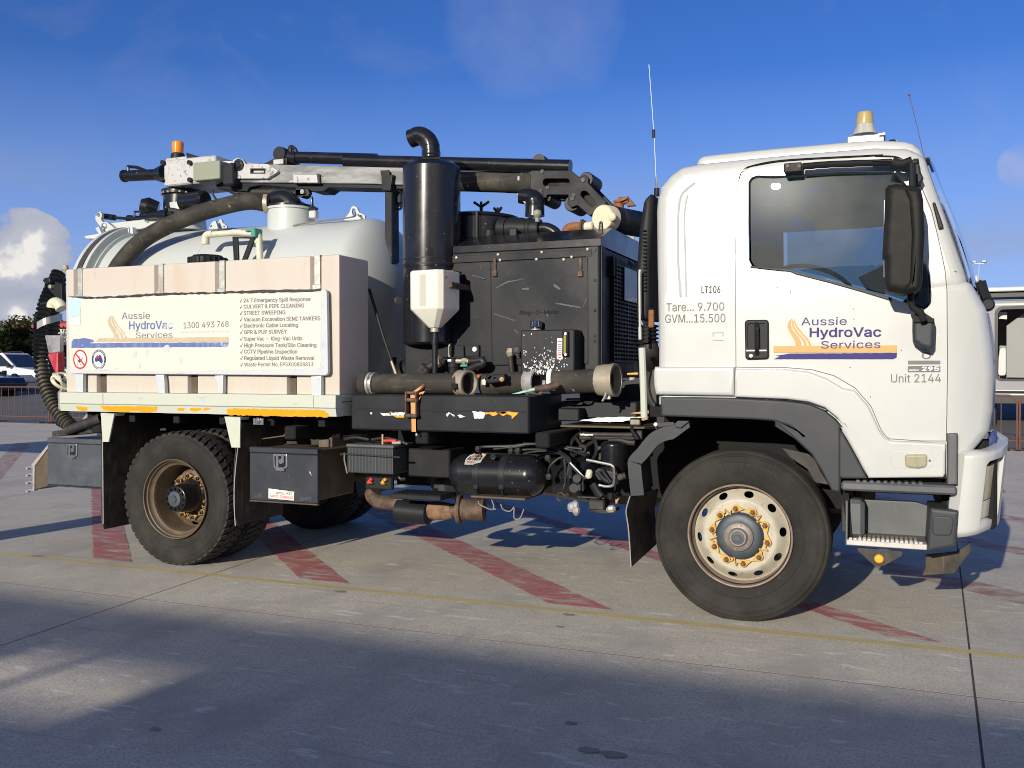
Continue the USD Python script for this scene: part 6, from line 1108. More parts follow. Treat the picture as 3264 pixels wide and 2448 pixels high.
part('lower_ram', [cyl(at('B', 470, 588, 1.1), at('B', 805, 590, 1.1), .034, seg=18), cyl(at('B', 800, 592, 1.1), at('B', 900, 598, 1.1), .020, seg=14), cyl(at('B', 890, 598, 1.1), at('B', 960, 600, 1.1), .03, seg=14), lathe([(-.05, .05), (.05, .05)], at('B', 1018, 590, 1.1), (0, 1, 0), 18), plate(rounded(xz('B', [(950, 565), (1060, 560), (1075, 600), (1060, 625), (950, 620)], 1.06), .01), 1.05, 1.09, .004), lathe([(-.03, .034), (.03, .034)], at('B', 437, 588, 1.1), (0, 1, 0), 14)], 'dirty_steel'); part('lower_ram_rod', cyl(at('B', 800, 592, 1.1), at('B', 898, 597, 1.1), .0215, seg=14), 'chrome')
part('lower_ram_pin', lathe([(0, .022), (.03, .020)], at('B', 1020, 588, 1.05), (0, -1, 0), 14), 'bright_steel')
part('boom_cables', [tube(T3('B', c, 1.05), .010, 6) for c in ([(220, 560), (215, 600), (260, 660), (330, 660), (430, 630)], [(350, 575), (400, 600), (440, 610)])], 'hose_black')
# cradle that carries the boom
part('cradle', [plate(xz('B', [(1690, 395), (1765, 392), (1778, 470), (1705, 480)], .98), .98, 1.0, .003), plate(xz('B', [(1700, 470), (1800, 432), (1780, 575), (1710, 570)], .97), .97, 1.05, .004), bx(at('B', 1730, 0, 1.0)[0], at('B', 1795, 0, 1.0)[0], 1.0, 1.12, TZ+.3, at('B', 1745, 560, 1.0)[2], .006)], 'black_scuffed', 'steel post that carries the boom')
part('cradle_light', [bx(at('B', 1800, 0, 1.1)[0], at('B', 1898, 0, 1.1)[0], 1.08, 1.2, at('B', 1863, 700, 1.1)[2], at('B', 1863, 590, 1.1)[2], .02), tube(T3('B', [(1800, 690), (1830, 730), (1870, 735), (1885, 690)], 1.1), .010, 6), tube(T3('B', [(1880, 570), (1905, 590), (1900, 620)], 1.1), .010, 6)], 'black_paint')
# knuckle at the boom tip
kn = man(plate(rounded(xz('C', [(1352, 395), (1710, 395), (1785, 455), (1835, 432), (1868, 460), (1868, 510), (2030, 680), (1880, 800), (1770, 705), (1715, 725), (1680, 690), (1690, 612), (1505, 612), (1495, 640), (1460, 650), (1435, 620), (1352, 555)], 1.0), .01), 1.0, 1.04, .006))
for s in ([(1465, 465), (1700, 465), (1705, 535), (1465, 535)], [(1800, 570), (1850, 575), (1950, 690), (1905, 735), (1790, 610)]): kn = kn-man(plate(rounded(xz('C', s, 1.0), .025), .5, 1.5, 0))
part('boom_knuckle', kn, 'black_scuffed', 'black slotted knuckle plate at the boom tip')
k2 = tm(kn).copy(); k2.apply_translation([0, .26, 0]); part('boom_knuckle', k2, 'black_scuffed', 'far knuckle plate of the boom')
for a, b, r in ((1835, 468, .058), (1710, 680, .062), (1470, 625, .055)): part('knuckle_roller', lathe([(0.0, r*.9), (.01, r), (.24, r), (.25, r*.9)], at('C', a, b, 1.0)+[0, .03, 0], (0, 1, 0), 24), 'black_paint')
for a, b in ((1460, 408), (1450, 572), (1453, 605), (1740, 612), (1727, 645), (1822, 480), (1510, 548)): part('knuckle_bolt', lathe([(0, .018), (.008, .016)], at('C', a, b, 1.0), (0, -1, 0), 10), 'black_gloss')
# ------------------------------------------------------------------ silencer, hopper
YSL = .52; sL, sR = at('C', 258, 350, YSL), at('C', 720, 350, YSL); sx, sr = (sL[0]+sR[0])/2, (sR[0]-sL[0])/2; Z = lambda k, v: at(k, 490, v, YSL-.1)[2]
part('silencer', lathe([(Z('F', 1100), sr*.88), (Z('F', 1080), sr*.97), (Z('F', 420), sr*.97), (Z('F', 418), sr), (Z('F', 350), sr), (Z('F', 348), sr*.985), (Z('C', 360), sr*.985), (Z('C', 345), sr*.96), (Z('C', 310), sr*.78), (Z('C', 285), sr*.42)], (sx, YSL, 0), (0, 0, 1), 56), 'black_gloss', 'tall black silencer drum')
part('silencer_band', [lathe([(Z('F', 405), sr*1.0), (Z('F', 404), sr*1.015), (Z('F', 388), sr*1.015), (Z('F', 387), sr)], (sx, YSL, 0), (0, 0, 1), 56), lathe([(Z('F', 352), sr*1.0), (Z('F', 351), sr*1.012), (Z('F', 340), sr*1.012), (Z('F', 339), sr)], (sx, YSL, 0), (0, 0, 1), 56)], 'black_paint')
ex = [at('C', *c, YSL) for c in [(482, 285), (480, 215), (470, 160), (430, 110), (375, 90), (335, 105), (300, 118)]]; er = size(ex[0])*80/2.765
part('exhaust_stack', man(tube(ex, er, 28))-man(tube([ex[-1]+(ex[-1]-ex[-2])*.4, ex[-1], ex[-2], ex[-3]], er*.9, 24, smooth=False)), 'black_gloss', 'black exhaust elbow on the silencer')
for i, c in enumerate([((392, 205), (545, 150)), ((365, 195), (478, 75)), ((355, 190), (375, 60))]):
    pass
exs = smooth_path(ex, 8)
for i in (12, 20, 28, 36):
    part('stack_seam', lathe([(-.004, er), (-.003, er*1.02), (.003, er*1.02), (.004, er)], exs[i], exs[i+1]-exs[i-1], 28), 'void_black')
part('stack_collar', lathe([(0, er), (.005, er*1.04), (.03, er*1.04), (.035, er)], at('C', 482, 270, YSL), (0, 0, 1), 28), 'black_gloss')
# hopper: square above, tapering below, a corner turned to the viewer's right
hl, hm_, hr = at('F', 275, 470, .10), at('F', 570, 450, .07), at('F', 716, 470, .30)
u1 = hm_-hl; u1[2] = 0; u2 = np.array([hr[0]-hm_[0], hr[1]-hm_[1], 0])
W1 = np.linalg.norm(u1); e1 = u1/W1; e2 = np.array([-e1[1], e1[0], 0]); W2 = .27
o = np.array([hl[0], hl[1], 0]); ztop, zmid, zbot = at('F', 450, 445, .1)[2], at('F', 450, 785, .1)[2], at('F', 510, 952, .2)[2]
def sq(z, f, cut=.03):
    c = o+e1*W1/2+e2*W2/2; out = []
    for a, b in ((-1, -1), (1, -1), (1, 1), (-1, 1)):
        for d in ((cut, 0), (0, cut)): out.append(c+e1*(a*W1/2*f-a*min(d[0], .3*W1*f))+e2*(b*W2/2*f-b*min(d[1], .3*W2*f))+[0, 0, z])
    return out
hp = np.vstack([sq(ztop, .96), sq(ztop-.012, 1), sq(zmid+.01, .99), sq(zmid-.004, .97), sq(zbot+.008, .34), sq(zbot, .30)])
part('hopper', hullm(hp), 'hopper_plastic', 'cream plastic hopper hanging before the silencer')
hc = o+e1*W1/2+e2*W2/2
part('hopper_stripe', hullm(np.array([o+e1*W1*t+[0, 0, z]-e2*g for t in (.36, .54) for z in (ztop-.03, zmid+.02) for g in (-.004, .0015)])), 'poly_cream')
part('lettering', text('DANGER', (o+e1*(W1+.002)+e2*.05+[0, 0, ztop-.06]), .018, .10, normal='+x', depth=.001), 'ink_black', 'small dark mark on the hopper')
part('hopper_neck', [cyl(hc+[0, 0, zbot+.002], hc+[0, 0, zbot-.03], .032, seg=16)], 'coupling_alloy'); part('hopper_pipe', [cyl(hc+[0, 0, zbot-.03], hc+[0, 0, 1.33], .021, seg=14), cyl(hc+[0, 0, zbot-.06], hc+[0, 0, zbot-.12], .027, seg=14)], 'black_paint')
part('hopper_bracket', [bx(hc[0]-.12, hc[0]+.12, hc[1]+.05, YSL-.1, ztop+.002, ztop+.014, .003), bx(hc[0]+.12, hc[0]+.16, hc[1]-.05, YSL, ztop-.12, ztop-.08, .004)], 'rust_pipe')
# ------------------------------------------------------------------ engine housing
YE = .46; e0, e1_ = at('F', 620, 310, YE), at('F', 1972, 230, YE); ez0 = at('F', 1521, 1395, YE)[2]; ez1 = at('F', 1972, 230, YE)[2]; ER = 2.0
xe0, xe1 = e0[0]-.35, e1_[0]; zr = at('F', 1972, 165, YE)[2]+.02
eh = holder(T, 'engine_housing', 'black sheet metal engine housing behind the cab')
part('body', bx(xe0, xe1, YE, ER, ez0, ez1, .008), 'black_scuffed', parent=eh)
part('roof', prism_x([(YE-.002, ez1+.002), (ER, ez1+.002), (ER, ez1+.04), (ER-.25, ez1+.16), (YE+.28, ez1+.16), (YE-.002, ez1+.05)], xe0+.0, xe1+.004, .004), 'black_gloss', parent=eh, smooth=False)
part('top_strip', bx(e0[0]+.02, at('F', 1905, 0, YE)[0], YE-.012, YE-.001, at('F', 1905, 325, YE)[2], at('F', 1905, 262, YE)[2], .003), 'black_scuffed', parent=eh)
for a, b in ((705, 335), (1072, 308), (1457, 288), (1860, 262), (1410, 350), (1650, 352), (1720, 330), (1090, 357)): part('bolt', lathe([(0, .011), (.006, .010), (.008, .005)], at('F', a, b, YE-.012), (0, -1, 0), 10), 'coupling_alloy', parent=eh)
dd = xz('F', [(1010, 375), (1865, 335), (1870, 1270), (1025, 1282)], YE)
dr = holder(T, 'housing_door', 'large scratched side door of the engine housing')
part('panel', plate(dd, YE-.012, YE-.001, .004), 'black_scuffed', parent=dr)
part('edge', [tube([(x, YE-.013, z) for x, z in (dd[0], dd[3], dd[2], dd[1])], .003, 6, smooth=False)], 'dirty_steel', parent=dr)
for a in (1052, 1805):
    q = at('F', a, 415, YE); part('latch', [bx(q[0]-.018, q[0]+.018, YE-.03, YE-.012, at('F', a, 505, YE)[2], at('F', a, 450, YE)[2], .004), bx(q[0]-.011, q[0]+.011, YE-.026, YE-.012, at('F', a, 455, YE)[2], at('F', a, 340, YE)[2], .003)], 'rust_pipe', parent=dr)
part('lettering', ptext('Ring-O-Matic', 'F', (1260, 838), (1605, 830), YE-.012, 33, bold=True, slant=.2, depth=.002), 'void_black', 'black lettering Ring-O-Matic', parent=dr)
for j, P in enumerate([[(1050, 600), (1150, 545), (1300, 520), (1300, 524), (1160, 552), (1055, 606)], [(1280, 606), (1345, 600), (1345, 618), (1290, 618)], [(1555, 565), (1580, 575), (1625, 605), (1610, 620), (1570, 595)], [(1575, 735), (1640, 740), (1800, 770), (1800, 778), (1700, 765), (1580, 742)], [(840, 488), (955, 518), (955, 525), (842, 494)], [(1022, 828), (1060, 832), (1220, 888), (1218, 893), (1060, 840)], [(1820, 770), (1850, 690), (1853, 692), (1826, 772)], [(1215, 965), (1250, 1000), (1245, 1005), (1212, 970)]]):
    part('scratch', plate(ragged(xz('F', P, YE-.012), .002, .012, j), YE-.0128, YE-.010, 0), 'scuff', parent=dr, smooth=False)
part('corner_strip', [bx(xe1-.10, xe1-.012, YE-.010, YE-.001, ez0+.05, ez1-.003, .003), bx(xe1+.001, xe1+.010, YE+.01, YE+.10, ez0+.05, ez1-.003, .003)], 'black_paint', parent=eh)
for v in (265, 535, 800, 1025, 1070): part('bolt', [lathe([(0, .012), (.008, .010)], (xe1-.035, YE-.010, at('F', 1940, v, YE)[2]), (0, -1, 0), 8)], 'black_gloss', parent=eh)
# louvred grille on the end facing the cab
gy0, gy1 = YE+.28, ER-.12; gz1, gz0 = at('F', 2100, 395, .8)[2], at('F', 2090, 1245, .8)[2]
part('grille_frame', prism_x([(gy0, gz0), (gy1, gz0), (gy1, gz1), (gy0, gz1)], xe1+.001, xe1+.012, .003), 'void_black', parent=eh, smooth=False)
for i in range(25):
    z = gz0+(gz1-gz0)*(i+.0)/24; part('grille_bar', bx(xe1+.011, xe1+.021, gy0, gy1, z-.006, z+.006, 0), 'black_paint', parent=eh, smooth=False)
for i in range(16):
    y = gy0+(gy1-gy0)*i/15; part('grille_bar', bx(xe1+.0125, xe1+.022, y-.006, y+.006, gz0, gz1, 0), 'black_paint', parent=eh, smooth=False)
part('grille_panel', prism_x([(gy0+.24, gz0+.45), (gy1, gz0+.45), (gy1, gz1), (gy0+.24, gz1)], xe1+.022, xe1+.032, .003), 'black_gloss', 'plain black panel in the grille', parent=eh, smooth=False)
part('lettering', text('Ring-O-Matic', (xe1+.032, gy0+.33, gz0+.72), .04, .42, bold=True, slant=.2, normal='+x', depth=.002), 'void_black', 'black lettering Ring-O-Matic', parent=eh)
part('end_latch', [bx(xe1, xe1+.04, gy0-.06, gy0+.0, gz1-.10, gz1+.05, .01), bx(xe1, xe1+.04, gy0+1.1, gy0+1.16, gz1-.10, gz1+.05, .01)], 'void_black', parent=eh)
part('lower_beam', [bx(xe1-.3, xe1+.25, .5, 2.1, 1.18, 1.30, .01), plate([(xe1-.02, 1.1), (xe1+.35, 1.1), (xe1+.35, ez0-.02), (xe1-.02, ez0-.02)], .9, 1.0, .004)], 'black_paint')
part('chassis_tread', [bx(xe1-.25, -.56, .35, 1.4, 1.125, 1.14, .004)], 'brown_steel'); part('worn_ledge', plate(ragged(xz('T', [(540, 1050), (860, 1000), (1740, 985), (1740, 1040), (1400, 1050), (1300, 1075), (900, 1080)], .33), .002, .02, 5), .325, .36, 0), 'paint_chip_white', 'flaked white ledge below the housing', smooth=False)
part('subframe_block', [bx(at('T', 155, 0, .35)[0], at('T', 530, 0, .35)[0], .35, .7, at('T', 342, 1065, .35)[2], at('T', 342, 840, .35)[2], .008)], 'black_scuffed')
part('slotted_bracket', man(plate(rounded(xz('T', [(290, 660), (840, 655), (830, 740), (720, 810), (400, 822), (290, 760)], .5), .01), .5, .53, .004))-man(plate(rounded(xz('T', [(200, 700), (590, 680), (605, 720), (590, 770), (200, 800)], .5), .012), .3, .8, 0)), 'dirty_steel'); part('bracket_pin', lathe([(0, .036), (.03, .034), (.032, .02)], at('T', 715, 685, .5), (0, -1, 0), 20), 'black_scuffed')
part('side_wall', plate(xz('T', [(540, 540), (1620, 300), (1640, 860), (1420, 940), (540, 1030)], .75), .75, .78, .003), 'black_paint')
part('amber_reflector', plate(xz('T', [(1380, 215), (1570, 205), (1572, 245), (1380, 250)], .7), .69, .745, .004), 'tape_orange')
part('rust_patch', plate(ragged(xz('T', [(1430, 925), (1640, 890), (1858, 860), (1858, 920), (1650, 935)], .33), .001, .02, 4), .325, .34, 0), 'strap_orange', 'orange timber edge beside the white tube', smooth=False)
for a, b, c_ in ((560, 1000, 930), ): pass
eye('F', [(1950, 210), (1955, 60), (1962, 20), (1975, 8), (1988, 20), (1993, 120), (1990, 128), (1968, 128), (1966, 210)], [[(1966, 100), (1968, 40), (1975, 30), (1982, 40), (1980, 108)]], YE+.05, .02, 'dirty_steel')
eye('F', [(622, 300), (620, 160), (628, 115), (645, 100), (662, 115), (672, 180), (665, 225), (636, 300)], [[(640, 150), (648, 130), (656, 160), (650, 200), (640, 190)]], YE+.0, .02, 'black_paint')
# things on the housing roof
p = at('C', 900, 900, 1.05)
part('filter_drum', lathe([(ez1, .34), (at('C', 880, 790, .73)[2], .34), (at('C', 880, 780, .73)[2], .35), (at('C', 880, 755, .73)[2], .34), (at('C', 880, 728, .73)[2], .24), (at('C', 880, 720, .73)[2], .05)], (at('C', 880, 0, 1.05)[0], 1.05, 0), (0, 0, 1), 40), 'black_gloss', 'black drum on the housing roof')
part('drum_clamp', [bx(at('C', a-12, 0, .75)[0], at('C', a+12, 0, .75)[0], .70, .72, at('C', a, 1000, .75)[2], at('C', a, 760, .75)[2], .004) for a in (905,)], 'black_paint')
def tee(a, b, w): return [cyl(at('C', a, b+50, .95), at('C', a, b, .95), .014, seg=8), cyl(at('C', a, b, .95), at('C', a-w, b-42, .9), .011, seg=8), cyl(at('C', a, b, .95), at('C', a+w, b-45, .9), .011, seg=8), cyl(at('C', a, b, .95), at('C', a, b-40, 1.05), .010, seg=8)]
part('tee_handle', tee(923, 718, 65), 'black_plastic'); part('tee_handle', tee(1068, 770, 32), 'black_plastic')
ax0, ax1 = at('C', 1075, 910, .85), at('C', 1440, 915, .85); ar_ = size(ax0)*95/2.765
part('air_cleaner', lathe([(0, ar_*.8), (.01, ar_*1.0), (.07, ar_*1.02), (.075, ar_*.9), (.09, ar_*.9), (.095, ar_*1.04), (.2, ar_*1.04), (.21, ar_*.98), (.24, ar_*.98), (.245, ar_*1.03), (.27, ar_*1.03), (.275, ar_*.98), (.32, ar_*.98), (.34, ar_*.9)], ax0, ax1-ax0, 40), 'black_plastic', 'ribbed black air cleaner lying on the housing')
part('air_cleaner_clip', [bx(at('C', 1168, 0, .7)[0], at('C', 1235, 0, .7)[0], .70, .74, at('C', 1203, 980, .7)[2], at('C', 1203, 905, .7)[2], .006), bx(at('C', 1180, 0, .74)[0], at('C', 1230, 0, .74)[0], .72, .78, at('C', 1203, 1020, .7)[2], at('C', 1203, 980, .7)[2], .004)], 'black_gloss')
part('intake_pipe', tube(T3('C', [(1410, 912), (1490, 905), (1560, 935), (1600, 985), (1608, 1030)], .85), size(ax0)*50/2.765, 20), 'black_gloss', 'black pipe from the air cleaner')
part('intake_cap', lathe([(at('C', 1000, 1040, .8)[2], .062), (at('C', 1000, 985, .8)[2], .07), (at('C', 1000, 980, .8)[2], .055), (at('C', 1000, 930, .8)[2], .055), (at('C', 1000, 925, .8)[2], .04)], (at('C', 1000, 0, .8)[0], .8, 0), (0, 0, 1), 24), 'black_plastic')
part('rain_scoop', tube([at('C', *c, .9) for c in [(1395, 800), (1395, 720), (1390, 660), (1350, 630), (1270, 625)]], [.075, .072, .075, .062, .055], 20), 'black_gloss', 'black scoop with bent mouth')
part('scoop_lip', [plate(xz('C', [(1228, 600), (1250, 600), (1330, 690), (1325, 712), (1280, 660)], .86), .86, .90, .002), lathe([(0, .055), (.012, .05)], at('C', 1268, 625, .9), (-1, -.3, .1), 20)], 'chrome')
part('scoop_fitting', [lathe([(-.03, .02), (-.01, .034), (.02, .03), (.03, .012)], at('C', 1418, 778, .8), (0, 0, 1), 14), cyl(at('C', 1418, 800, .8), at('C', 1418, 850, .8), .018, seg=10)], 'grey_green')
# engine silencer seen end on, rusty pipes
cm = at('C', 1990, 812, .95); rm = size(cm)*118/2.765
dv = np.array([.35, 1, .02])
part('round_silencer', [lathe([(.10, rm*.98), (.115, rm*1.04), (.14, rm*1.04), (.15, rm), (.50, rm), (.52, rm*.9)], cm, dv, 44)], 'black_paint', 'round black silencer drum on the housing')
part('silencer_cap', lathe([(-.005, rm*.2), (-.004, rm*.9), (.01, rm*.98), (.10, rm*.99)], cm, dv, 44), 'engine_cream', 'cream end cap of the round silencer')
part('silencer_ring', lathe([(.17, rm*1.0), (.172, rm*1.01), (.22, rm*1.01), (.222, rm)], cm, dv, 44), 'dirty_steel')
part('cap_bolt', lathe([(0, .032), (.02, .03), (.03, .016)], at('C', 2080, 808, .93), (0, -1, 0), 16), 'engine_cream')
part('rusty_pipe', [tube(T3('C', [(1655, 1010), (1665, 950), (1695, 905), (1750, 892), (1830, 895)], .95), .035, 16)], 'rust', 'rust coloured bent pipe'); part('pipe_flange', [cyl(at('C', 1805, 895, .95), at('C', 1822, 895, .95), .058, seg=18), cyl(at('C', 1828, 896, .95), at('C', 1835, 896, .95), .052, seg=18)], 'rust_pipe'); part('cream_pipe', tube(T3('C', [(1822, 897), (1850, 893), (1905, 885)], .95), .034, 14), 'engine_cream')
part('rusty_outlet', [tube([at('Q', *c, 1.2) for c in [(395, 960), (398, 850), (400, 770)]], .040, 14, smooth=False), plate(rounded(xz('Q', [(310, 765), (410, 730), (575, 715), (570, 730), (420, 790), (330, 800)], 1.15), .006), 1.15, 1.25, .003), plate(xz('Q', [(570, 716), (690, 855), (545, 868), (530, 830), (580, 790)], 1.12), 1.12, 1.16, .003), tube([at('Q', *c, 1.2) for c in [(400, 775), (480, 775), (570, 760)]], .03, 12)], 'rust', 'rusty outlet pipe with flap')
part('silencer_mount', plate(xz('Q', [(320, 1360), (440, 1290), (500, 1480), (200, 1420)], 1.2), 1.2, 1.25, .004), 'black_paint')
# ------------------------------------------------------------------ hydraulic tank, small fittings
YH = .28; h0, h1 = at('F', 1272, 968, YH), at('F', 1745, 966, YH); hz0 = at('F', 1508, 1375, YH)[2]
part('hydraulic_tank', bx(h0[0], h1[0], YH, .72, hz0, h1[2], .008), 'black_paint', 'black hydraulic tank with white paint spatter')
r = np.random.default_rng(9)
SPAT = []
for k in range(150):
    a, b = r.normal(1480, 95), 1360-abs(r.normal(0, 120)); a = np.clip(a, 1300, 1720); s = r.uniform(2, 7)*(1.4 if b > 1230 else 1); t_ = r.uniform(1, 3.2); an_ = r.normal(1.4, .5)
    P = [(a+s*(math.cos(q)*.8*1+ math.cos(an_)*t_*math.sin(q)*.5), b+s*(t_*math.sin(q)*.6)) for q in np.linspace(0, 6.28, 6)[:-1]]
    SPAT.append(plate(xz('F', P, YH), YH-.0009, YH+.001, 0))
tag(stage.GetPrimAtPath(part('paint_spatter', SPAT, 'paint_chip_white', smooth=False)), kind='stuff')
part('tank_cap', lathe([(0, .038), (.008, .04), (.012, .042), (.05, .042), (.054, .038)], at('F', 1408, 962, .40), (0, 0, 1), 30), 'chrome', 'bright filler cap')
part('cap_collar', lathe([(-.01, .036), (.006, .036)], at('F', 1408, 962, .40), (0, 0, 1), 20), 'coupling_alloy')
part('tank_sticker', plate(xz('F', [(1592, 1045), (1642, 1045), (1640, 1230), (1590, 1230)], YH), YH-.001, YH+.001, 0), 'sticker_white'); part('sticker_print', [plate(xz('F', q, YH), YH-.0016, YH, 0) for q in ([(1597, 1070), (1615, 1066), (1634, 1070), (1634, 1082), (1615, 1080), (1597, 1082)], [(1597, 1185), (1632, 1185), (1632, 1196), (1597, 1196)], [(1604, 1210), (1626, 1210), (1626, 1222), (1604, 1222)])], 'ink_red', smooth=False)
part('sticker_print', [plate(xz('F', [(1600, 1098+17*j), (1632, 1098+17*j), (1632, 1104+17*j), (1600, 1104+17*j)], YH), YH-.0016, YH, 0) for j in range(5)], 'ink_black', smooth=False)
part('sight_gauge', plate(rounded(xz('F', [(1645, 985), (1700, 985), (1700, 1205), (1643, 1205)], YH), .004), YH-.022, YH, .004), 'void_black'); part('gauge_glass', plate(xz('F', [(1660, 1020), (1682, 1020), (1680, 1185), (1658, 1185)], YH), YH-.026, YH-.02, .002), 'gauge_glass')
for v in (1005, 1190): part('gauge_bolt', lathe([(0, .012), (.008, .010)], at('F', 1668, v, YH-.022), (0, -1, 0), 10), 'bright_steel')
part('pump_valve', [lathe([(-.03, .02), (0, .032), (.03, .02)], at('F', 1180, 1170, .4), (0, 0, 1), 8), cyl(at('F', 1180, 1170, .4), at('F', 1250, 1160, .4), .018, seg=10)], 'coupling_alloy'); part('valve_handle', [cyl(at('F', 1200, 1160, .38), at('F', 1260, 1200, .38), .012, seg=8), lathe([(-.01, .02), (.01, .035), (.02, .02)], at('F', 1240, 1150, .38), (0, -1, .3), 8), cyl(at('F', 1220, 1170, .37), at('F', 1258, 1225, .37), .010, seg=8)], 'dirty_steel')
part('valve_pipe', tube(T3('F', [(1182, 1180), (1185, 1250), (1200, 1390)], .4), .020, 12), 'dirty_steel')
Yv = .36
part('valve_shelf', [plate(xz('F', [(575, 1212), (905, 1205), (905, 1214), (575, 1222)], Yv), Yv, Yv+.14, .002), plate(xz('F', [(680, 1210), (765, 1115), (770, 1208)], Yv+.05), Yv+.05, Yv+.07, .002), bx(at('F', 680, 0, .44)[0], at('F', 905, 0, .44)[0], .435, .45, at('F', 751, 1205, .44)[2], at('F', 751, 1105, .44)[2], .006)], 'black_scuffed')
part('shelf_bolt', lathe([(0, .020), (.008, .017)], at('F', 866, 1143, .435), (0, -1, 0), 10), 'sticker_white')
part('water_filter', [lathe([(at('F', 655, 1380, Yv)[2], .045), (at('F', 655, 1300, Yv)[2], .05), (at('F', 655, 1300, Yv)[2], .058), (at('F', 655, 1265, Yv)[2], .058), (at('F', 655, 1262, Yv)[2], .05), (at('F', 655, 1225, Yv)[2], .05)], (at('F', 655, 0, Yv)[0], Yv+.05, 0), (0, 0, 1), 22)], 'black_plastic', 'black water filter bowl under a small shelf')
part('filter_label', [bx(at('F', 630, 0, Yv)[0], at('F', 662, 0, Yv)[0], Yv-.01, Yv, at('F', 646, 1252, Yv)[2], at('F', 646, 1230, Yv)[2], .002)], 'ink_white')
part('brass_valve', [cyl(at('F', 705, 1247, Yv), at('F', 830, 1247, Yv), .017, seg=12), cyl(at('F', 760, 1247, Yv), at('F', 800, 1247, Yv), .024, seg=6)], 'coupling_alloy'); part('valve_tap', [bx(at('F', 757, 0, Yv)[0], at('F', 818, 0, Yv)[0], Yv-.04, Yv-.02, at('F', 780, 1298, Yv)[2], at('F', 780, 1275, Yv)[2], .006), bx(at('F', 775, 0, Yv)[0], at('F', 795, 0, Yv)[0], Yv-.03, Yv-.01, at('F', 780, 1275, Yv)[2], at('F', 780, 1255, Yv)[2], .003)], 'teal_clip')
part('shelf_hose', tube(T3('F', [(820, 1250), (880, 1245), (930, 1240), (940, 1270), (880, 1290), (800, 1330)], Yv-.02), .026, 12), 'hose_black')
part('blue_box', bx(at('F', 768, 0, Yv)[0], at('F', 820, 0, Yv)[0], Yv-.01, Yv+.05, 1.38, at('F', 794, 1300, Yv)[2], .004), 'hub_grey')
part('tank_outlet', [tube([at('F', *c, .7) for c in [(200, 1390), (330, 1310), (430, 1290)]], .10, 20), lathe([(-.06, .10), (-.05, .12), (.05, .12), (.06, .10)], at('F', 590, 1310, .6), (1, 0, .05), 24)], 'black_plastic', 'wide black outlet pipes behind the hoses')
part('outlet_coupling', [cyl(at('F', 390, 1385, .32), at('F', 450, 1310, .32), .035, seg=14), lathe([(-.04, .03), (-.03, .05), (.03, .05), (.04, .03)], at('F', 425, 1330, .33), at('F', 470, 1270, .33)-at('F', 400, 1370, .33), 8), cyl(at('F', 450, 1310, .34), at('F', 560, 1240, .34), .028, seg=14)], 'dirty_steel')
part('outlet_nut', lathe([(-.03, .03), (-.025, .042), (.025, .042), (.03, .03)], at('F', 545, 1245, .34), (1, 0, .7), 8), 'coupling_alloy')
part('vacuum_valve', lathe([(at('F', 505, 1260, .7)[2], .06), (at('F', 505, 1200, .7)[2], .075), (at('F', 505, 1165, .7)[2], .085), (at('F', 505, 1160, .7)[2], .07)], (at('F', 505, 0, .7)[0], .7, 0), (0, 0, 1), 24), 'black_plastic')
part('diagonal_rod', tube([at('E', *c, .5) for c in [(1595, 335), (1720, 760), (1840, 1105)]], .012, 8, smooth=False), 'black_paint'); part('rod_tip', cyl(at('E', 1790, 970, .495), at('E', 1838, 1105, .495), .011, seg=8), 'coupling_alloy')
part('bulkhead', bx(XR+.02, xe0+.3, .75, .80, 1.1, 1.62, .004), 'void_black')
part('silencer_stay', [bx(at('F', 630, 0, .45)[0], at('F', 655, 0, .45)[0], .45, .5, at('F', 642, 1210, .45)[2], at('F', 642, 1030, .45)[2], .003)], 'coupling_alloy')
# ------------------------------------------------------------------ long black locker beam
lb = at('H', 1158, 0, .05); lt, l_b = at('I', 930, 32, .05), at('I', 930, 370, .05)
part('side_locker', [bx(lb[0], lt[0], .05, .72, l_b[2], lt[2], .010)], 'black_paint', 'long black side locker under the hoses')
part('locker_seam', bx(at('H', 1508, 0, .05)[0]-.001, at('H', 1508, 0, .05)[0]+.002, .0485, .052, at('H', 1508, 160, .05)[2], at('H', 1508, 40, .05)[2], 0), 'dirty_steel')
part('locker_rib', [bx(lb[0]+.004, lt[0]-.004, .046, .051, at('I', 500, 175, .05)[2], at('I', 500, 160, .05)[2], .002)], 'black_scuffed')
for j, (k, P, m) in enumerate([('S', [(858, 1440), (910, 1440), (1085, 1465), (1080, 1520), (1050, 1575), (900, 1570), (890, 1500)], 'paint_chip_white'), ('S', [(1085, 1468), (1300, 1455), (1520, 1450), (1680, 1465), (1640, 1510), (1560, 1580), (1560, 1520), (1480, 1490), (1420, 1525), (1330, 1480), (1240, 1525), (1150, 1490), (1085, 1500)], 'tape_orange'), ('S', [(1250, 1462), (1440, 1452), (1500, 1470), (1400, 1490), (1300, 1475)], 'paint_chip_white'), ('S', [(405, 1490), (455, 1455), (470, 1475), (430, 1540), (410, 1520)], 'paint_chip_white'), ('S', [(475, 1470), (560, 1530), (530, 1530), (480, 1490)], 'paint_chip_white'), ('S', [(600, 1510), (650, 1500), (745, 1540), (640, 1560)], 'paint_chip_white'), ('H', [(1420, 182), (1510, 190), (1500, 180), (1640, 178), (1680, 190), (1620, 205), (1440, 205)], 'paint_chip_white'), ('H', [(1540, 210), (1685, 200), (1685, 220), (1560, 222)], 'tape_orange'), ('H', [(1330, 178), (1348, 180), (1344, 196), (1332, 192)], 'paint_chip_white'), ('H', [(1500, 178), (1514, 170), (1512, 200), (1498, 198)], 'tape_orange')]):
    part('flaked_paint', plate(ragged(xz(k, P, .05), .003, .012, j), .0452, .052, 0), m, smooth=False)
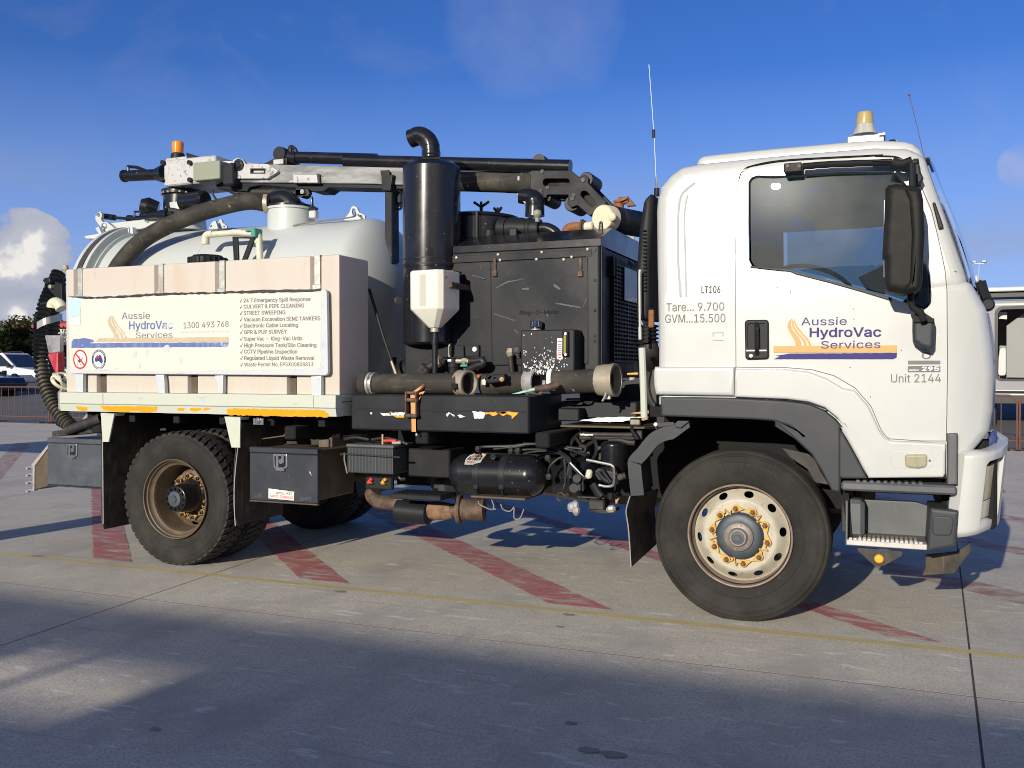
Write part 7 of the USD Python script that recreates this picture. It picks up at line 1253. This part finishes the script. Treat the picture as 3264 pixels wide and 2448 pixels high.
# ------------------------------------------------------------------ battery, air tank, plumbing, exhaust
bq0, bq1 = at('H', 1122, 458, .12), at('H', 1530, 728, .12)
part('battery', [bx(bq0[0], bq1[0], .12, .42, bq1[2], bq0[2]-.02, .006)], 'grey_plastic', 'grey ribbed battery'); part('battery_lid', bx(bq0[0]-.006, bq1[0]+.006, .115, .43, bq0[2]-.019, bq0[2]+.002, .006), 'step_plastic')
for i in range(14): part('battery_rib', bx(bq0[0]+.02+i*.03*(bq1[0]-bq0[0])/.42, bq0[0]+.026+i*.03*(bq1[0]-bq0[0])/.42, .117, .122, bq1[2]+.01, bq0[2]-.03, .001), 'step_plastic')
part('battery_strap', tube(T3('H', [(1070, 555), (1110, 545), (1530, 572), (1590, 575)], .11), .007, 8), 'hose_black'); part('battery_rod', [tube(T3('H', [(1100, 535), (1100, 600), (1125, 715)], .11), .006, 6, smooth=False)], 'hub_worn')
part('battery', bx(bq1[0]+.02, bq1[0]+.36, .30, .6, bq1[2]-.03, bq0[2]-.03, .01), 'black_plastic', 'second battery in black case'); part('battery_cables', [tube(T3('H', c, .22), .012, 8) for c in ([(1340, 420), (1450, 405), (1560, 425), (1660, 460)], [(1580, 590), (1565, 680), (1590, 760), (1640, 765)], [(1100, 415), (1200, 400), (1320, 420)])], 'hose_black')
part('red_lead', tube(T3('H', [(1445, 430), (1500, 428), (1560, 432)], .2), .012, 8), 'ink_red'); part('battery_terminal', [cyl(at('H', 1437, 460, .2), at('H', 1437, 370, .2), .008, seg=8), bx(at('H', 1520, 0, .2)[0], at('H', 1600, 0, .2)[0], .19, .22, at('H', 1500, 455, .2)[2], at('H', 1500, 430, .2)[2], .004)], 'coupling_alloy')
part('isolator_switch', [bx(at('H', 1280, 0, .12)[0], at('H', 1518, 0, .12)[0], .12, .16, at('H', 1399, 858, .12)[2], at('H', 1399, 748, .12)[2], .012)], 'black_scuffed')
part('switch_knob', plate(rounded(xz('H', [(1295, 800), (1325, 750), (1350, 770), (1335, 790), (1355, 808), (1300, 812)], .1), .004), .095, .122, .006), 'ink_red'); part('switch_knob', plate(rounded(xz('H', [(1415, 800), (1450, 755), (1478, 775), (1450, 790), (1460, 815), (1430, 815)], .1), .004), .095, .122, .006), 'marker_yellow')
a0, a1 = at('I', 240, 715, .30), at('I', 1085, 740, .30); ra = size((a0+a1)/2)*178/2.765
part('air_tank', lathe([(0, .02), (.015, ra*.45), (.05, ra*.82), (.09, ra*.98), (.12, ra)]+[(t, ra) for t in (.3, .5)]+[(np.linalg.norm(a1-a0)-.12, ra), (np.linalg.norm(a1-a0)-.09, ra*.98), (np.linalg.norm(a1-a0)-.05, ra*.82), (np.linalg.norm(a1-a0)-.015, ra*.45), (np.linalg.norm(a1-a0), .02)], a0, a1-a0, 48), 'black_gloss', 'black air tank held by two steel bands')
for v in (525, 748):
    q = at('I', v, 720, .3); part('tank_band', [lathe([(-.024, ra), (-.022, ra*1.015), (-.014, ra*1.015), (-.013, ra*1.008), (.013, ra*1.008), (.014, ra*1.015), (.022, ra*1.015), (.024, ra)], a0+(a1-a0)*((q[0]-a0[0])/(a1[0]-a0[0])), a1-a0, 48), bx(q[0]-.02, q[0]+.02, .30-ra*.95, .30-ra*.75, at('I', v, 865, .15)[2], at('I', v, 815, .15)[2], .005), cyl((q[0], .30-ra*.82, at('I', v, 860, .15)[2]), (q[0], .30-ra*.82, at('I', v, 930, .15)[2]), .006, seg=6)], 'black_paint')
lab = plate(ragged(xz('I', [(362, 548), (500, 555), (485, 625), (440, 632), (425, 642), (350, 640), (345, 600)], .16), .0015, .02, 3), 0, .003, 0)
def wrap(m, lift):      # lays a flat piece round the air tank
    m = m.copy(); v = m.vertices; ax = np.interp(v[:, 0], [a0[0], a1[0]], [a0[2], a1[2]]); dz = np.clip((v[:, 2]-ax)/ra, -.98, .98); yy = .30-np.sqrt(1-dz*dz)*(ra+.002)-lift; t = v[:, 1]-v[:, 1].min(); v[:, 1] = yy+t*0; m.vertices = v; return m
lq = ragged(xz('I', [(362, 548), (500, 555), (485, 625), (440, 632), (425, 642), (350, 640), (345, 600)], .16), .0015, .02, 3)
part('air_tank_label', wrap(fine(man(plate(lq, 0, .004, 0)), .02), .002), 'sticker_white', smooth=False)
for s, a, b, c_, m in (('DRAIN', 385, 460, 575, 'ink_red'), ('AIR TANKS', 358, 470, 602, 'ink_black'), ('DAILY', 370, 435, 628, 'ink_red')):
    part('lettering', wrap(ptext(s, 'I', (a, c_), (b, c_+3), .16, 17, bold=True), .0045), m, f'label lettering {s}', smooth=False)
part('tank_plug', [lathe([(0, .022), (.01, .022), (.012, .014), (.022, .013)], at('I', 617, 572, .17), (0, -1, .5), 6)], 'black_paint')
part('rear_air_tank', lathe([(0, .02), (.02, .09), (.06, .14), (.12, .155), (.45, .155), (.5, .14), (.53, .05)], at('I', 1000, 700, .62), (1, -.35, -.05), 36), 'black_gloss', 'second black air tank behind')
part('air_lines', [tube([at('I', *c, Y) for c, Y in q], rr_, 7) for rr_, q in ((.011, [((480, 490), .3), ((540, 480), .28), ((760, 475), .3), ((960, 455), .32), ((1130, 475), .3), ((1220, 540), .25), ((1290, 600), .22), ((1300, 740), .22)]), (.010, [((620, 500), .3), ((800, 480), .3), ((1000, 462), .35), ((1200, 485), .35), ((1300, 510), .35), ((1430, 560), .3)]), (.009, [((800, 520), .28), ((900, 505), .3), ((1040, 505), .3), ((1180, 530), .28), ((1240, 600), .24), ((1250, 800), .24)]), (.009, [((880, 540), .25), ((1000, 520), .28), ((1120, 520), .28), ((1230, 560), .22), ((1330, 680), .2), ((1425, 765), .2)]), (.008, [((1100, 740), .25), ((1110, 660), .22), ((1180, 590), .22), ((1230, 570), .22)]), (.008, [((1290, 600), .25), ((1260, 760), .25), ((1230, 860), .25), ((1225, 900), .26)]), (.010, [((880, 450), .34), ((1050, 440), .36), ((1250, 480), .38), ((1400, 500), .38)]))], 'hose_black', 'bundle of black air lines')
part('steel_line', tube(T3('U', [(660, 640), (1050, 720), (1110, 745), (1145, 800), (1145, 1040), (1100, 1100), (1000, 1110), (880, 1085)], .2), .010, 8, n=5), 'bright_steel', 'bright bent steel tube'); part('steel_rod', cyl(at('U', 370, 690, .2), at('U', 640, 975, .2), .007, seg=8), 'alloy_light')
part('line_fitting', [lathe([(-.02, .016), (0, .024), (.02, .016)], at('I', *c, Y), (0, 0, 1), 8) for c, Y in (((480, 500), .28), ((830, 515), .26), ((1105, 745), .24), ((770, 520), .28), ((1095, 580), .26))], 'dirty_steel'); part('plug_white', lathe([(-.03, .014), (-.02, .022), (.02, .022), (.03, .014)], at('U', 705, 890, .22), (.2, 0, 1), 10), 'pvc')
part('brake_valve', [bx(at('U', 440, 0, .25)[0], at('U', 545, 0, .25)[0], .25, .35, at('U', 476, 1030, .25)[2], at('U', 476, 920, .25)[2], .012), bx(at('U', 360, 0, .25)[0], at('U', 480, 0, .25)[0], .25, .35, at('U', 476, 1195, .25)[2], at('U', 476, 1080, .25)[2], .012), bx(at('U', 490, 0, .23)[0], at('U', 560, 0, .23)[0], .23, .35, at('U', 476, 1185, .23)[2], at('U', 476, 1070, .23)[2], .008), cyl(at('U', 435, 1140, .24), at('U', 435, 1140, .22), .03, seg=14), cyl(at('U', 490, 970, .24), at('U', 490, 970, .22), .028, seg=14), cyl(at('U', 375, 740, .25), at('U', 380, 960, .25), .014, seg=8), cyl(at('U', 590, 970, .26), at('U', 598, 1190, .26), .007, seg=6)], 'grey_plastic', 'grey brake valve block')
part('coiled_line', [tube([at('U', 340-22*math.cos(t)*.6-9*t*.6+0, 1250+18*math.sin(t)+2*t, .25) for t in np.linspace(0, 16, 60)], .006, 6, n=2), lathe([(-.006, .030), (0, .038), (.006, .030), (0, .022), (-.006, .03)], at('U', 205, 1300, .25), (.2, 1, .1), 18, cap=False)], 'dirty_steel')
hw = at('U', 600, 440, .42); part('hand_wheel', [lathe([(-.012, .105), (0, .118), (.012, .105), (0, .092), (-.012, .105)], hw, (.25, 1, -.1), 36, cap=False)]+[cyl(hw, hw+np.array([.1*math.cos(t), 0, .1*math.sin(t)]), .012, seg=6) for t in (.6, 2.2, 3.8, 5.2)]+[cyl(hw-[0, .02, 0], hw+[0, .12, 0], .03, seg=12)], 'black_plastic', 'black spoked pulley wheel')
part('pulley_backing', plate(xz('U', [(540, 240), (1520, 245), (1520, 640), (700, 640)], .62), .62, .65, .003), 'dirty_steel')
part('chassis_pipe', [cyl(at('U', 540, 195, .42), at('U', 1480, 205, .42), .018, seg=10), cyl(at('U', 545, 255, .42), at('U', 1500, 262, .42), .012, seg=8), tube(T3('U', [(1060, 310), (1250, 300), (1380, 335), (1520, 345)], .4), .018, 8)], 'dirty_steel'); part('paint_flakes', [plate(ragged(xz('U', [(545, 180), (780, 190), (770, 210), (560, 208)], .4), .003, .01, 3), .400, .404, 0)], 'paint_chip_white', smooth=False)
fx0, fx1 = at('U', 860, 600, .28), at('U', 1312, 600, .28); fr = (fx1[0]-fx0[0])/2; fz = lambda v: at('U', 1085, v, .28)[2]
part('air_dryer', lathe([(fz(850), fr*.98), (fz(400), fr), (fz(365), fr*.93), (fz(335), fr*.7), (fz(318), fr*.3)], ((fx0[0]+fx1[0])/2, .36, 0), (0, 0, 1), 40), 'black_gloss', 'black dome topped air dryer')
part('dryer_base', [plate(rounded(xz('U', [(800, 860), (880, 780), (1320, 880), (1330, 960), (1160, 1000), (900, 1000)], .3), .008), .27, .45, .008), cyl(at('U', 1200, 960, .25), at('U', 1360, 910, .25), .022, seg=12), cyl(at('U', 1250, 940, .24), at('U', 1250, 940, .22), .02, seg=8)], 'dirty_steel')
part('dryer_strut', [tube(T3('U', [(770, 1060), (870, 1230), (930, 1290)], .3), .03, 8, smooth=False), tube(T3('U', [(860, 850), (960, 980), (1090, 1050)], .24), .015, 8), tube(T3('U', [(930, 800), (1010, 930), (1100, 1040)], .23), .012, 8), cyl(at('U', 1085, 1220, .28), at('U', 1085, 1330, .28), .022, seg=10)], 'black_paint')
part('low_bracket', [bx(at('U', 500, 0, .3)[0], at('U', 980, 0, .3)[0], .3, .34, at('U', 887, 1330, .3)[2], at('U', 887, 1300, .3)[2], .005), bx(at('U', 690, 0, .28)[0], at('U', 975, 0, .28)[0], .28, .42, at('U', 887, 1540, .28)[2], at('U', 887, 1350, .28)[2], .01), plate(rounded(xz('U', [(600, 1530), (1150, 1520), (1140, 1570), (1050, 1595), (900, 1590)], .26), .006), .26, .4, .006)], 'dirty_steel', 'dirty steel bracket hanging low')
part('tie_fitting', [lathe([(-.03, .012), (-.01, .026), (.02, .026), (.035, .012)], at('U', *c, .27), d, 8) for c, d in (((390, 1480), (0, .2, 1)), ((460, 1450), (0, .2, 1)), ((480, 1540), (0, .1, 1)), ((1090, 1510), (1, 0, .2)))]+[cyl(at('U', 390, 1500, .27), at('U', 470, 1480, .27), .014, seg=8)], 'alloy_light'); part('butterfly_nut', plate(rounded(xz('U', [(1135, 1300), (1175, 1340), (1255, 1300), (1215, 1370), (1205, 1415), (1170, 1410), (1170, 1360)], .24), .003), .235, .25, .004), 'stain_rust')
part('tank_shelf', bx(at('I', 440, 0, .2)[0], at('I', 920, 0, .2)[0], .15, .5, at('I', 680, 935, .2)[2], at('I', 680, 915, .2)[2], .004), 'brown_steel'); part('loose_wires', [tube(T3('I', c, .2), .005, 5) for c in ([(480, 960), (500, 990), (580, 1030), (640, 1030)], [(680, 985), (700, 1030), (760, 1050), (800, 1010)], [(800, 1020), (800, 1110), (850, 1110), (885, 1030)], [(600, 940), (620, 1010), (600, 1040)])], 'hub_worn')
part('foot_plate', bx(at('H', 1505, 0, .08)[0], at('H', 1945, 0, .08)[0], .08, .34, at('H', 1725, 950, .08)[2], at('H', 1725, 905, .08)[2], .006), 'black_scuffed')
for i in range(12):
    x = at('H', 1520, 0, .1)[0]+i*.035*(at('H', 1945, 0, .1)[0]-at('H', 1505, 0, .1)[0])/.43; part('plate_stud', bx(x, x+.014, .1, .32, at('H', 1657, 905, .08)[2]-.002, at('H', 1657, 905, .08)[2]+.006, .002), 'dirty_steel')
part('exhaust_pipe', [tube(T3('H', [(1370, 860), (1345, 905), (1400, 960), (1500, 975), (1640, 985)], .38), .055, 18), tube(T3('H', [(1640, 1050), (1900, 1050), (2130, 1040)], .35), .05, 16)], 'rust_pipe', 'rusty exhaust pipe under the truck'); part('exhaust_can', lathe([(0, .06), (.01, .085), (.26, .085), (.27, .06)], at('H', 1565, 1045, .35), (1, 0, -.01), 32), 'black_paint', 'short black exhaust can')
part('heat_wrap', lathe([(0, .052), (.02, .066), (.08, .068), (.16, .06), (.2, .045)], at('H', 1845, 1040, .35), (1, 0, .01), 24), 'heat_wrap', 'orange brown heat wrap on the exhaust'); part('exhaust_flange', lathe([(0, .10), (.015, .105), (.03, .1), (.035, .08), (.2, .08)], at('H', 2095, 1030, .36), (1, .2, 0), 28), 'rust_pipe')
part('transmission_brake', lathe([(-.08, .11), (0, .12), (.06, .12), (.09, .05)], at('I', 210, 800, .75), (1, -.2, 0), 28), 'hub_grey'); part('chassis_bracket', [plate(xz('H', [(1900, 540), (1990, 540), (1985, 620), (1860, 800), (1820, 790), (1900, 620)], .55), .55, .6, .004)], 'dirty_steel')
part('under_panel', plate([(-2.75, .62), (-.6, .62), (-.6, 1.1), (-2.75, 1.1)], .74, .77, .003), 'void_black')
# rear arch behind the front wheel with its flap, work lamp
mg = [at('L', *c, .02) for c in [(540, 1372), (420, 1395), (300, 1420), (190, 1480), (90, 1600)]]+[at('N', *c, .02) for c in [(12, 170), (5, 260), (30, 500)]]
prof = smooth_path(mg, 6); V, F = [], []
tn = np.gradient(prof, axis=0); nn = np.stack([tn[:, 2], 0*tn[:, 0], -tn[:, 0]], 1); nn /= np.linalg.norm(nn, axis=1, keepdims=True); cen = np.array([0, 0, .52]); sg_ = np.sign(((cen-prof)*nn).sum(1))[:, None]; nn *= sg_
for i, (q, w) in enumerate(zip(prof, nn)):
    lip = .085 if i > 8 else .03+.055*i/8
    for a in (q, q+w*lip, q+w*lip+[0, .02, 0], q+w*.012+[0, .03, 0], q+w*.012+[0, .55, 0], q+[0, .55, 0]): V.append(a)
n6 = 6
for i in range(len(prof)-1):
    for j in range(n6): a, b = i*n6+j, i*n6+(j+1) % n6; F += [(a, b, b+n6), (a, b+n6, a+n6)]
F += [(0, j+1, j) for j in range(1, 5)]+[((len(prof)-1)*n6, (len(prof)-1)*n6+j, (len(prof)-1)*n6+j+1) for j in range(1, 5)]
part('rear_arch', trimesh.Trimesh(V, F, process=False), 'grey_plastic', 'dark curved mudguard behind the front wheel')
part('arch_bracket', [plate(xz('L', [(260, 1372), (405, 1370), (415, 1398), (270, 1420)], .02), .02, .05, .004), plate(xz('L', [(412, 1385), (445, 1358), (545, 1360), (470, 1422), (420, 1415)], .0), .0, .03, .003)], 'grey_plastic'); part('arch_bolt', lathe([(0, .014), (.01, .012)], at('L', 250, 1390, .02), (0, -1, 0), 8), 'sticker_white')
fp = [at('N', *c, .03) for c in [(30, 500), (12, 560), (-5, 640), (12, 760), (25, 900), (38, 1125)]]; fq = [at('N', *c, .62) for c in [(300, 440), (300, 540), (300, 640), (300, 740), (300, 840), (300, 905)]]
sp1, sp2 = smooth_path(fp, 4), smooth_path(fq, 4); V = []; F = []
for a, b in zip(sp1, sp2):
    b = np.array([a[0]+.04, .62, b[2]]); V += [a, b, a+[-.01, 0, 0], b+[-.01, 0, 0]]
for i in range(len(sp1)-1):
    a, b = 4*i, 4*i+4
    for p_, q_ in ((0, 1), (1, 3), (3, 2), (2, 0)): F += [(a+p_, a+q_, b+q_), (a+p_, b+q_, b+p_)]
e = 4*(len(sp1)-1); F += [(0, 3, 1), (0, 2, 3), (e, e+1, e+3), (e, e+3, e+2)]
part('front_flap', trimesh.Trimesh(V, F, process=False), 'flap_rubber', 'curled black flap behind the front wheel'); part('flap_edge', tube([a-[.004, .004, 0] for a in sp1], .004, 6, smooth=False), 'alloy_light')
wl = holder(T, 'work_lamp', 'small rectangular work lamp below the cab corner')
part('housing', plate(rounded(xz('T', [(1420, 1010), (1615, 1015), (1622, 1140), (1590, 1162), (1440, 1158), (1415, 1140)], .06), .006), .06, .13, .008), 'black_plastic', parent=wl); part('lens', plate(rounded(xz('T', [(1432, 1035), (1600, 1040), (1600, 1125), (1435, 1125)], .06), .004), .054, .066, .004), 'lens_old', parent=wl); part('cable', tube(T3('T', [(1460, 1160), (1465, 1230), (1510, 1300), (1560, 1380)], .1), .012, 8), 'black_plastic', parent=wl)
part('stay_foot', plate(xz('T', [(1625, 1020), (1740, 985), (1730, 1040), (1640, 1060)], .05), .05, .08, .003), 'stain_rust'); part('lamp_bracket', bx(at('T', 1530, 0, .15)[0], at('T', 1640, 0, .15)[0], .15, .19, at('T', 1651, 1400, .15)[2], at('T', 1651, 1235, .15)[2], .005), 'dirty_steel')
# ------------------------------------------------------------------ rear hoses, brackets
part('tail_bracket_arm', [plate(rounded(xz('D', [(385, 270), (405, 240), (445, 235), (465, 265), (540, 290), (545, 480), (430, 340), (400, 310)], .75), .01), .75, .80, .006), plate(rounded(xz('D', [(388, 262), (405, 238), (447, 234), (460, 275), (420, 300)], .72), .008), .70, .85, .008)], 'black_paint', 'black bracket arm at the tail'); part('tail_pin', lathe([(0, .02), (.03, .018)], at('D', 462, 315, .75), (0, -1, 0), 12), 'alloy_light')
part('tail_elbow', tube(T3('D', [(465, 500), (470, 470), (495, 458), (525, 475), (545, 510)], .6), .052, 16), 'pvc', 'cream elbow pipe at the tail')
part('tail_lug', [lathe([(-.02, .015), (-.012, .028), (.012, .028), (.02, .015)], at('D', 578, 150, .9), (0, 1, 0), 14)], 'stain_rust')
# ------------------------------------------------------------------ loose things carried on the truck
def th(name, label, cat, group=None): return thing(name, label, cat, group)
def corr_hose(name, label, path, r):
    t = th(name, label, 'hose', 'corrugated hoses at the tail'); obj(t, 'hose', tube(path, r, 18, n=10, corr=(.042, .022)), looks['suction_hose'], smooth=60)
    return t
rh = size(at('D', 350, 900, .8))*52/2.765
corr_hose('corrugated_hose', 'nearer grey corrugated suction hose hanging in a loop at the truck tail', [at('D', *c, Y) for c, Y in [((520, 190), 1.0), ((455, 330), .9), ((395, 480), .8), ((365, 650), .75), ((352, 850), .72), ((365, 1020), .70), ((400, 1180), .68), ((465, 1340), .66), ((560, 1480), .64), ((640, 1560), .62)]], rh)
corr_hose('corrugated_hose', 'further corrugated hose hanging behind the red plastic bag', [at('D', *c, Y) for c, Y in [((545, 230), 1.15), ((490, 400), 1.1), ((468, 560), 1.05), ((465, 750), 1.0), ((470, 950), 1.0), ((500, 1150), 1.0), ((550, 1330), 1.0), ((560, 1560), 1.0)]], rh*.98)
t = th('hose_strap', 'black strap round the top of the corrugated hose', 'strap'); obj(t, 'band', tube([at('D', *c, .66) for c in [(360, 468), (400, 462), (450, 470)]], .012, 8), looks['hose_black'])
t = th('tape_strip', 'silver tape strip tied round the corrugated hoses', 'tape'); tp = [at('D', *c, Y) for c, Y in [((325, 655), .64), ((390, 620), .64), ((460, 600), .7), ((550, 575), .85)]]
V = []; 
for q in smooth_path(tp, 6): V += [q+[0, 0, .03], q-[0, 0, .035]]
F = []
for i in range(len(V)//2-1): F += [(2*i, 2*i+1, 2*i+3), (2*i, 2*i+3, 2*i+2)]
obj(t, 'strip', trimesh.Trimesh(V, F, process=False), looks['silver_tape'])
t = th('plastic_bag', 'clear plastic bag with red filling hanging between hose and water tank', 'bag')
obj(t, 'upper_film', plate(rounded(xz('D', [(415, 742), (552, 742), (552, 890), (450, 905)], .45), .01), .42, .46, .012), looks['plastic_bag']); obj(t, 'red_filling', plate(rounded(xz('D', [(450, 905), (552, 890), (552, 1100), (530, 1095), (485, 1000)], .45), .012), .40, .47, .02), looks['red_bag'])
t = th('rope_coil', 'tied bundle of pale rope at the water tank corner', 'rope'); c = at('D', 530, 1150, .3)
obj(t, 'coil', [tube([c+np.array([.05*math.cos(q+k)*(1+.1*k), .04*math.sin(q*1.7+k), .07*math.sin(q+k*.7)]) for q in np.linspace(0, 6.28, 14)], .010, 6, n=3) for k in range(5)], looks['pvc'])
t = th('pink_bag', 'pale pink plastic scrap behind the tray end', 'bag'); obj(t, 'film', plate(rounded(xz('D', [(520, 1240), (560, 1200), (560, 1400), (525, 1400)], .3), .01), .28, .33, .012), looks['plastic_bag'])
def lay_hose(label, k0, a, b, Y0, Y1, r, col, end=0, mat='hose_rubber'):
    """a straight hose with a coupling on one end"""
    t = th('suction_hose_length', label, 'hose', 'suction hose lengths lying on the side locker'); p, q = at(k0, *a, Y0), at(k0, *b, Y1)
    obj(t, 'hose', man(cyl(p, q, r, seg=28))-man(cyl(q-(q-p)*.12, q+(q-p)*.1, r*.86, seg=24)), looks[mat]); return t, p, q
zl_ = lt[2]
t, p, q = lay_hose('long grey hose ending in a wide pale coupling beneath the orange strap', 'F', (0, 1448), (800, 1442), .17, .17, .073, None)
d = (q-p)/np.linalg.norm(q-p); d = np.array([d[0]*.93, -.30, d[2]-.03]); d /= np.linalg.norm(d)
pf = [(0, .074), (.004, .092), (.012, .092), (.016, .086), (.07, .086), (.075, .090), (.090, .090), (.090, .077), (.01, .074)]
obj(t, 'coupling', fix(lathe(pf, q-d*.07, d, 80, cap=False)), looks['coupling_alloy']); obj(t, 'coupling_bore', lathe([(.0, .06), (.035, .074)], q-d*.07, d, 32), looks['void_black']); obj(t, 'coupling_slot', [bx(q[0]-.075, q[0]-.035, q[1]-.098, q[1]-.085, q[2]-.035, q[2]+.0, .002)], looks['void_black'])
p0 = at('E', 1600, 1170, .20); dd_ = np.array([1., 0, -.02]); obj(t, 'end_rings', [lathe([(0, .07), (.004, .085), (.02, .085), (.024, .074), (.034, .074), (.038, .083), (.05, .083), (.054, .072)], p0, dd_, 32)], looks['alloy_light']); obj(t, 'tail', [cyl(p0-dd_*.07, p0, .082, seg=26, b=.01), cyl(p0+[.05, 0, 0], p, .072, seg=26)], looks['hose_rubber'])
t, p, q = lay_hose('middle grey hose with a bright ring coupling behind the spade', 'F', (940, 1455), (1400, 1430), .36, .34, .078, None)
obj(t, 'coupling', fix(lathe([(0, .078), (.004, .094), (.016, .094), (.02, .088), (.055, .088), (.06, .094), (.085, .094), (.085, .08), (.01, .078)], q-[.05, 0, 0], (1, -.28, 0), 80, cap=False)), looks['alloy_light']); obj(t, 'coupling_bore', lathe([(0, .07), (.04, .08)], q-[.045, 0, 0], (1, -.28, 0), 28), looks['void_black'])
t, p, q = lay_hose('right hand grey hose with a tan lever coupling over the chassis', 'T', (60, 390), (930, 345), .30, .27, .080, None)
d = np.array([1, -.12, .03]); d /= np.linalg.norm(d)
obj(t, 'coupling', fix(lathe([(-.03, .081), (-.02, .100), (.02, .106), (.07, .108), (.095, .112), (.105, .112), (.105, .092), (.0, .082)], q, d, 80, cap=False)), looks['coupling_alloy']); obj(t, 'coupling_bore', lathe([(0, .08), (.05, .09)], q, d, 28), looks['void_black'])
obj(t, 'coupling_lever', [tube([at('T', *c, .2) for c in [(960, 520), (1000, 560), (985, 630), (940, 710)]], .007, 8), bx(q[0]+.03, q[0]+.07, q[1]-.04, q[1]+.0, q[2]-.125, q[2]-.10, .004)], looks['alloy_light']); obj(t, 'coupling_lever', tube([at('T', *c, .22) for c in [(820, 190), (880, 165), (960, 140), (1010, 145)]], .010, 8), looks['coupling_alloy'])
obj(t, 'worn_band', cyl(at('T', 20, 330, .30)+[0, 0, -.01], at('T', 95, 325, .30)+[0, 0, -.01], .0825, seg=26), looks['paint_chip_white']); obj(t, 'strap_tag', bx(*[at('T', v, 0, .22)[0] for v in (40, 110)], .215, .225, at('T', 58, 530, .22)[2], at('T', 58, 490, .22)[2], .002), looks['poly_cream'])
t = th('red_pipe', 'red lance pipe lying behind the grey hoses', 'pipe'); obj(t, 'pipe', cyl(at('F', 100, 1392, .42), at('F', 980, 1385, .42), .022, seg=14), looks['red_pipe'])
t = th('ratchet_strap', 'orange ratchet strap tied over the side locker and hoses', 'strap')
def ribbon(P, w, side): 
    V = []; P = smooth_path(P, 5)
    for q in P: V += [q+np.asarray(side)*w/2, q-np.asarray(side)*w/2]
    F = []
    for i in range(len(P)-1): F += [(2*i, 2*i+1, 2*i+3), (2*i, 2*i+3, 2*i+2)]
    return trimesh.Trimesh(V, F, process=False)
obj(t, 'webbing', ribbon([at('H', *c, .035) for c in [(1712, 350), (1708, 180), (1700, 20)]], .034, (1, 0, .02)), looks['strap_orange']); obj(t, 'webbing', ribbon([at('F', *c, Y) for c, Y in [((318, 1530), .06), ((420, 1460), .08), ((550, 1385), .22)]], .036, (.5, 0, .85)), looks['strap_orange']); obj(t, 'loose_end', ribbon([at('F', *c, .03) for c in [(360, 1620), (380, 1570), (415, 1525), (360, 1540)]], .026, (.7, 0, .7)), looks['strap_orange'])
rq = at('F', 312, 1590, .02); obj(t, 'ratchet', [bx(rq[0]-.045, rq[0]-.035, .0, .045, rq[2]-.10, rq[2]+.06, .003), bx(rq[0]+.035, rq[0]+.045, .0, .045, rq[2]-.10, rq[2]+.06, .003), cyl((rq[0]-.05, .02, rq[2]), (rq[0]+.05, .02, rq[2]), .014, seg=12), cyl((rq[0]-.05, .02, rq[2]+.05), (rq[0]+.05, .02, rq[2]+.05), .010, seg=12), bx(rq[0]-.05, rq[0]+.05, -.01, .02, rq[2]-.12, rq[2]-.095, .006)], looks['rust_pipe']); obj(t, 'hook', cyl((rq[0]+.02, .05, at('H', 1700, 360, .05)[2]), (rq[0]+.02, .05, at('H', 1700, 345, .05)[2]-.03), .008, seg=8), looks['alloy_light'])
t = th('spade', 'spade with mint green blade and rusty socket on the side locker', 'spade')
obj(t, 'blade', plate(xz('S', [(1560, 1140), (1970, 1022), (1975, 1075), (1700, 1135)], .10), .085, .105, .003), looks['mint_blade']); obj(t, 'socket', tube([at('S', 1960, 1052, .11), at('T', 0, 470, .12), at('T', 150, 420, .14)], [.020, .026, .022], 12, smooth=False), looks['rust_pipe'])
t = th('black_grip', 'black plastic frame with brass plug between the two couplings', 'fitting')
gp = man(plate(rounded(xz('S', [(1085, 880), (1130, 800), (1440, 785), (1455, 830), (1420, 930), (1160, 965), (1110, 930)], .20), .008), .18, .24, .012))-man(plate(rounded(xz('S', [(1140, 860), (1180, 825), (1330, 815), (1290, 865), (1150, 880)], .20), .005), 0, .4, 0))
obj(t, 'frame', gp, looks['black_plastic']); obj(t, 'plug', lathe([(0, .018), (.02, .016), (.025, .008)], at('S', 1388, 880, .18), (.2, -1, 0), 12), looks['stain_rust']); obj(t, 'wedge', plate(xz('S', [(1015, 890), (1090, 870), (1095, 980), (1020, 980)], .22), .22, .24, .003), looks['alloy_light'])
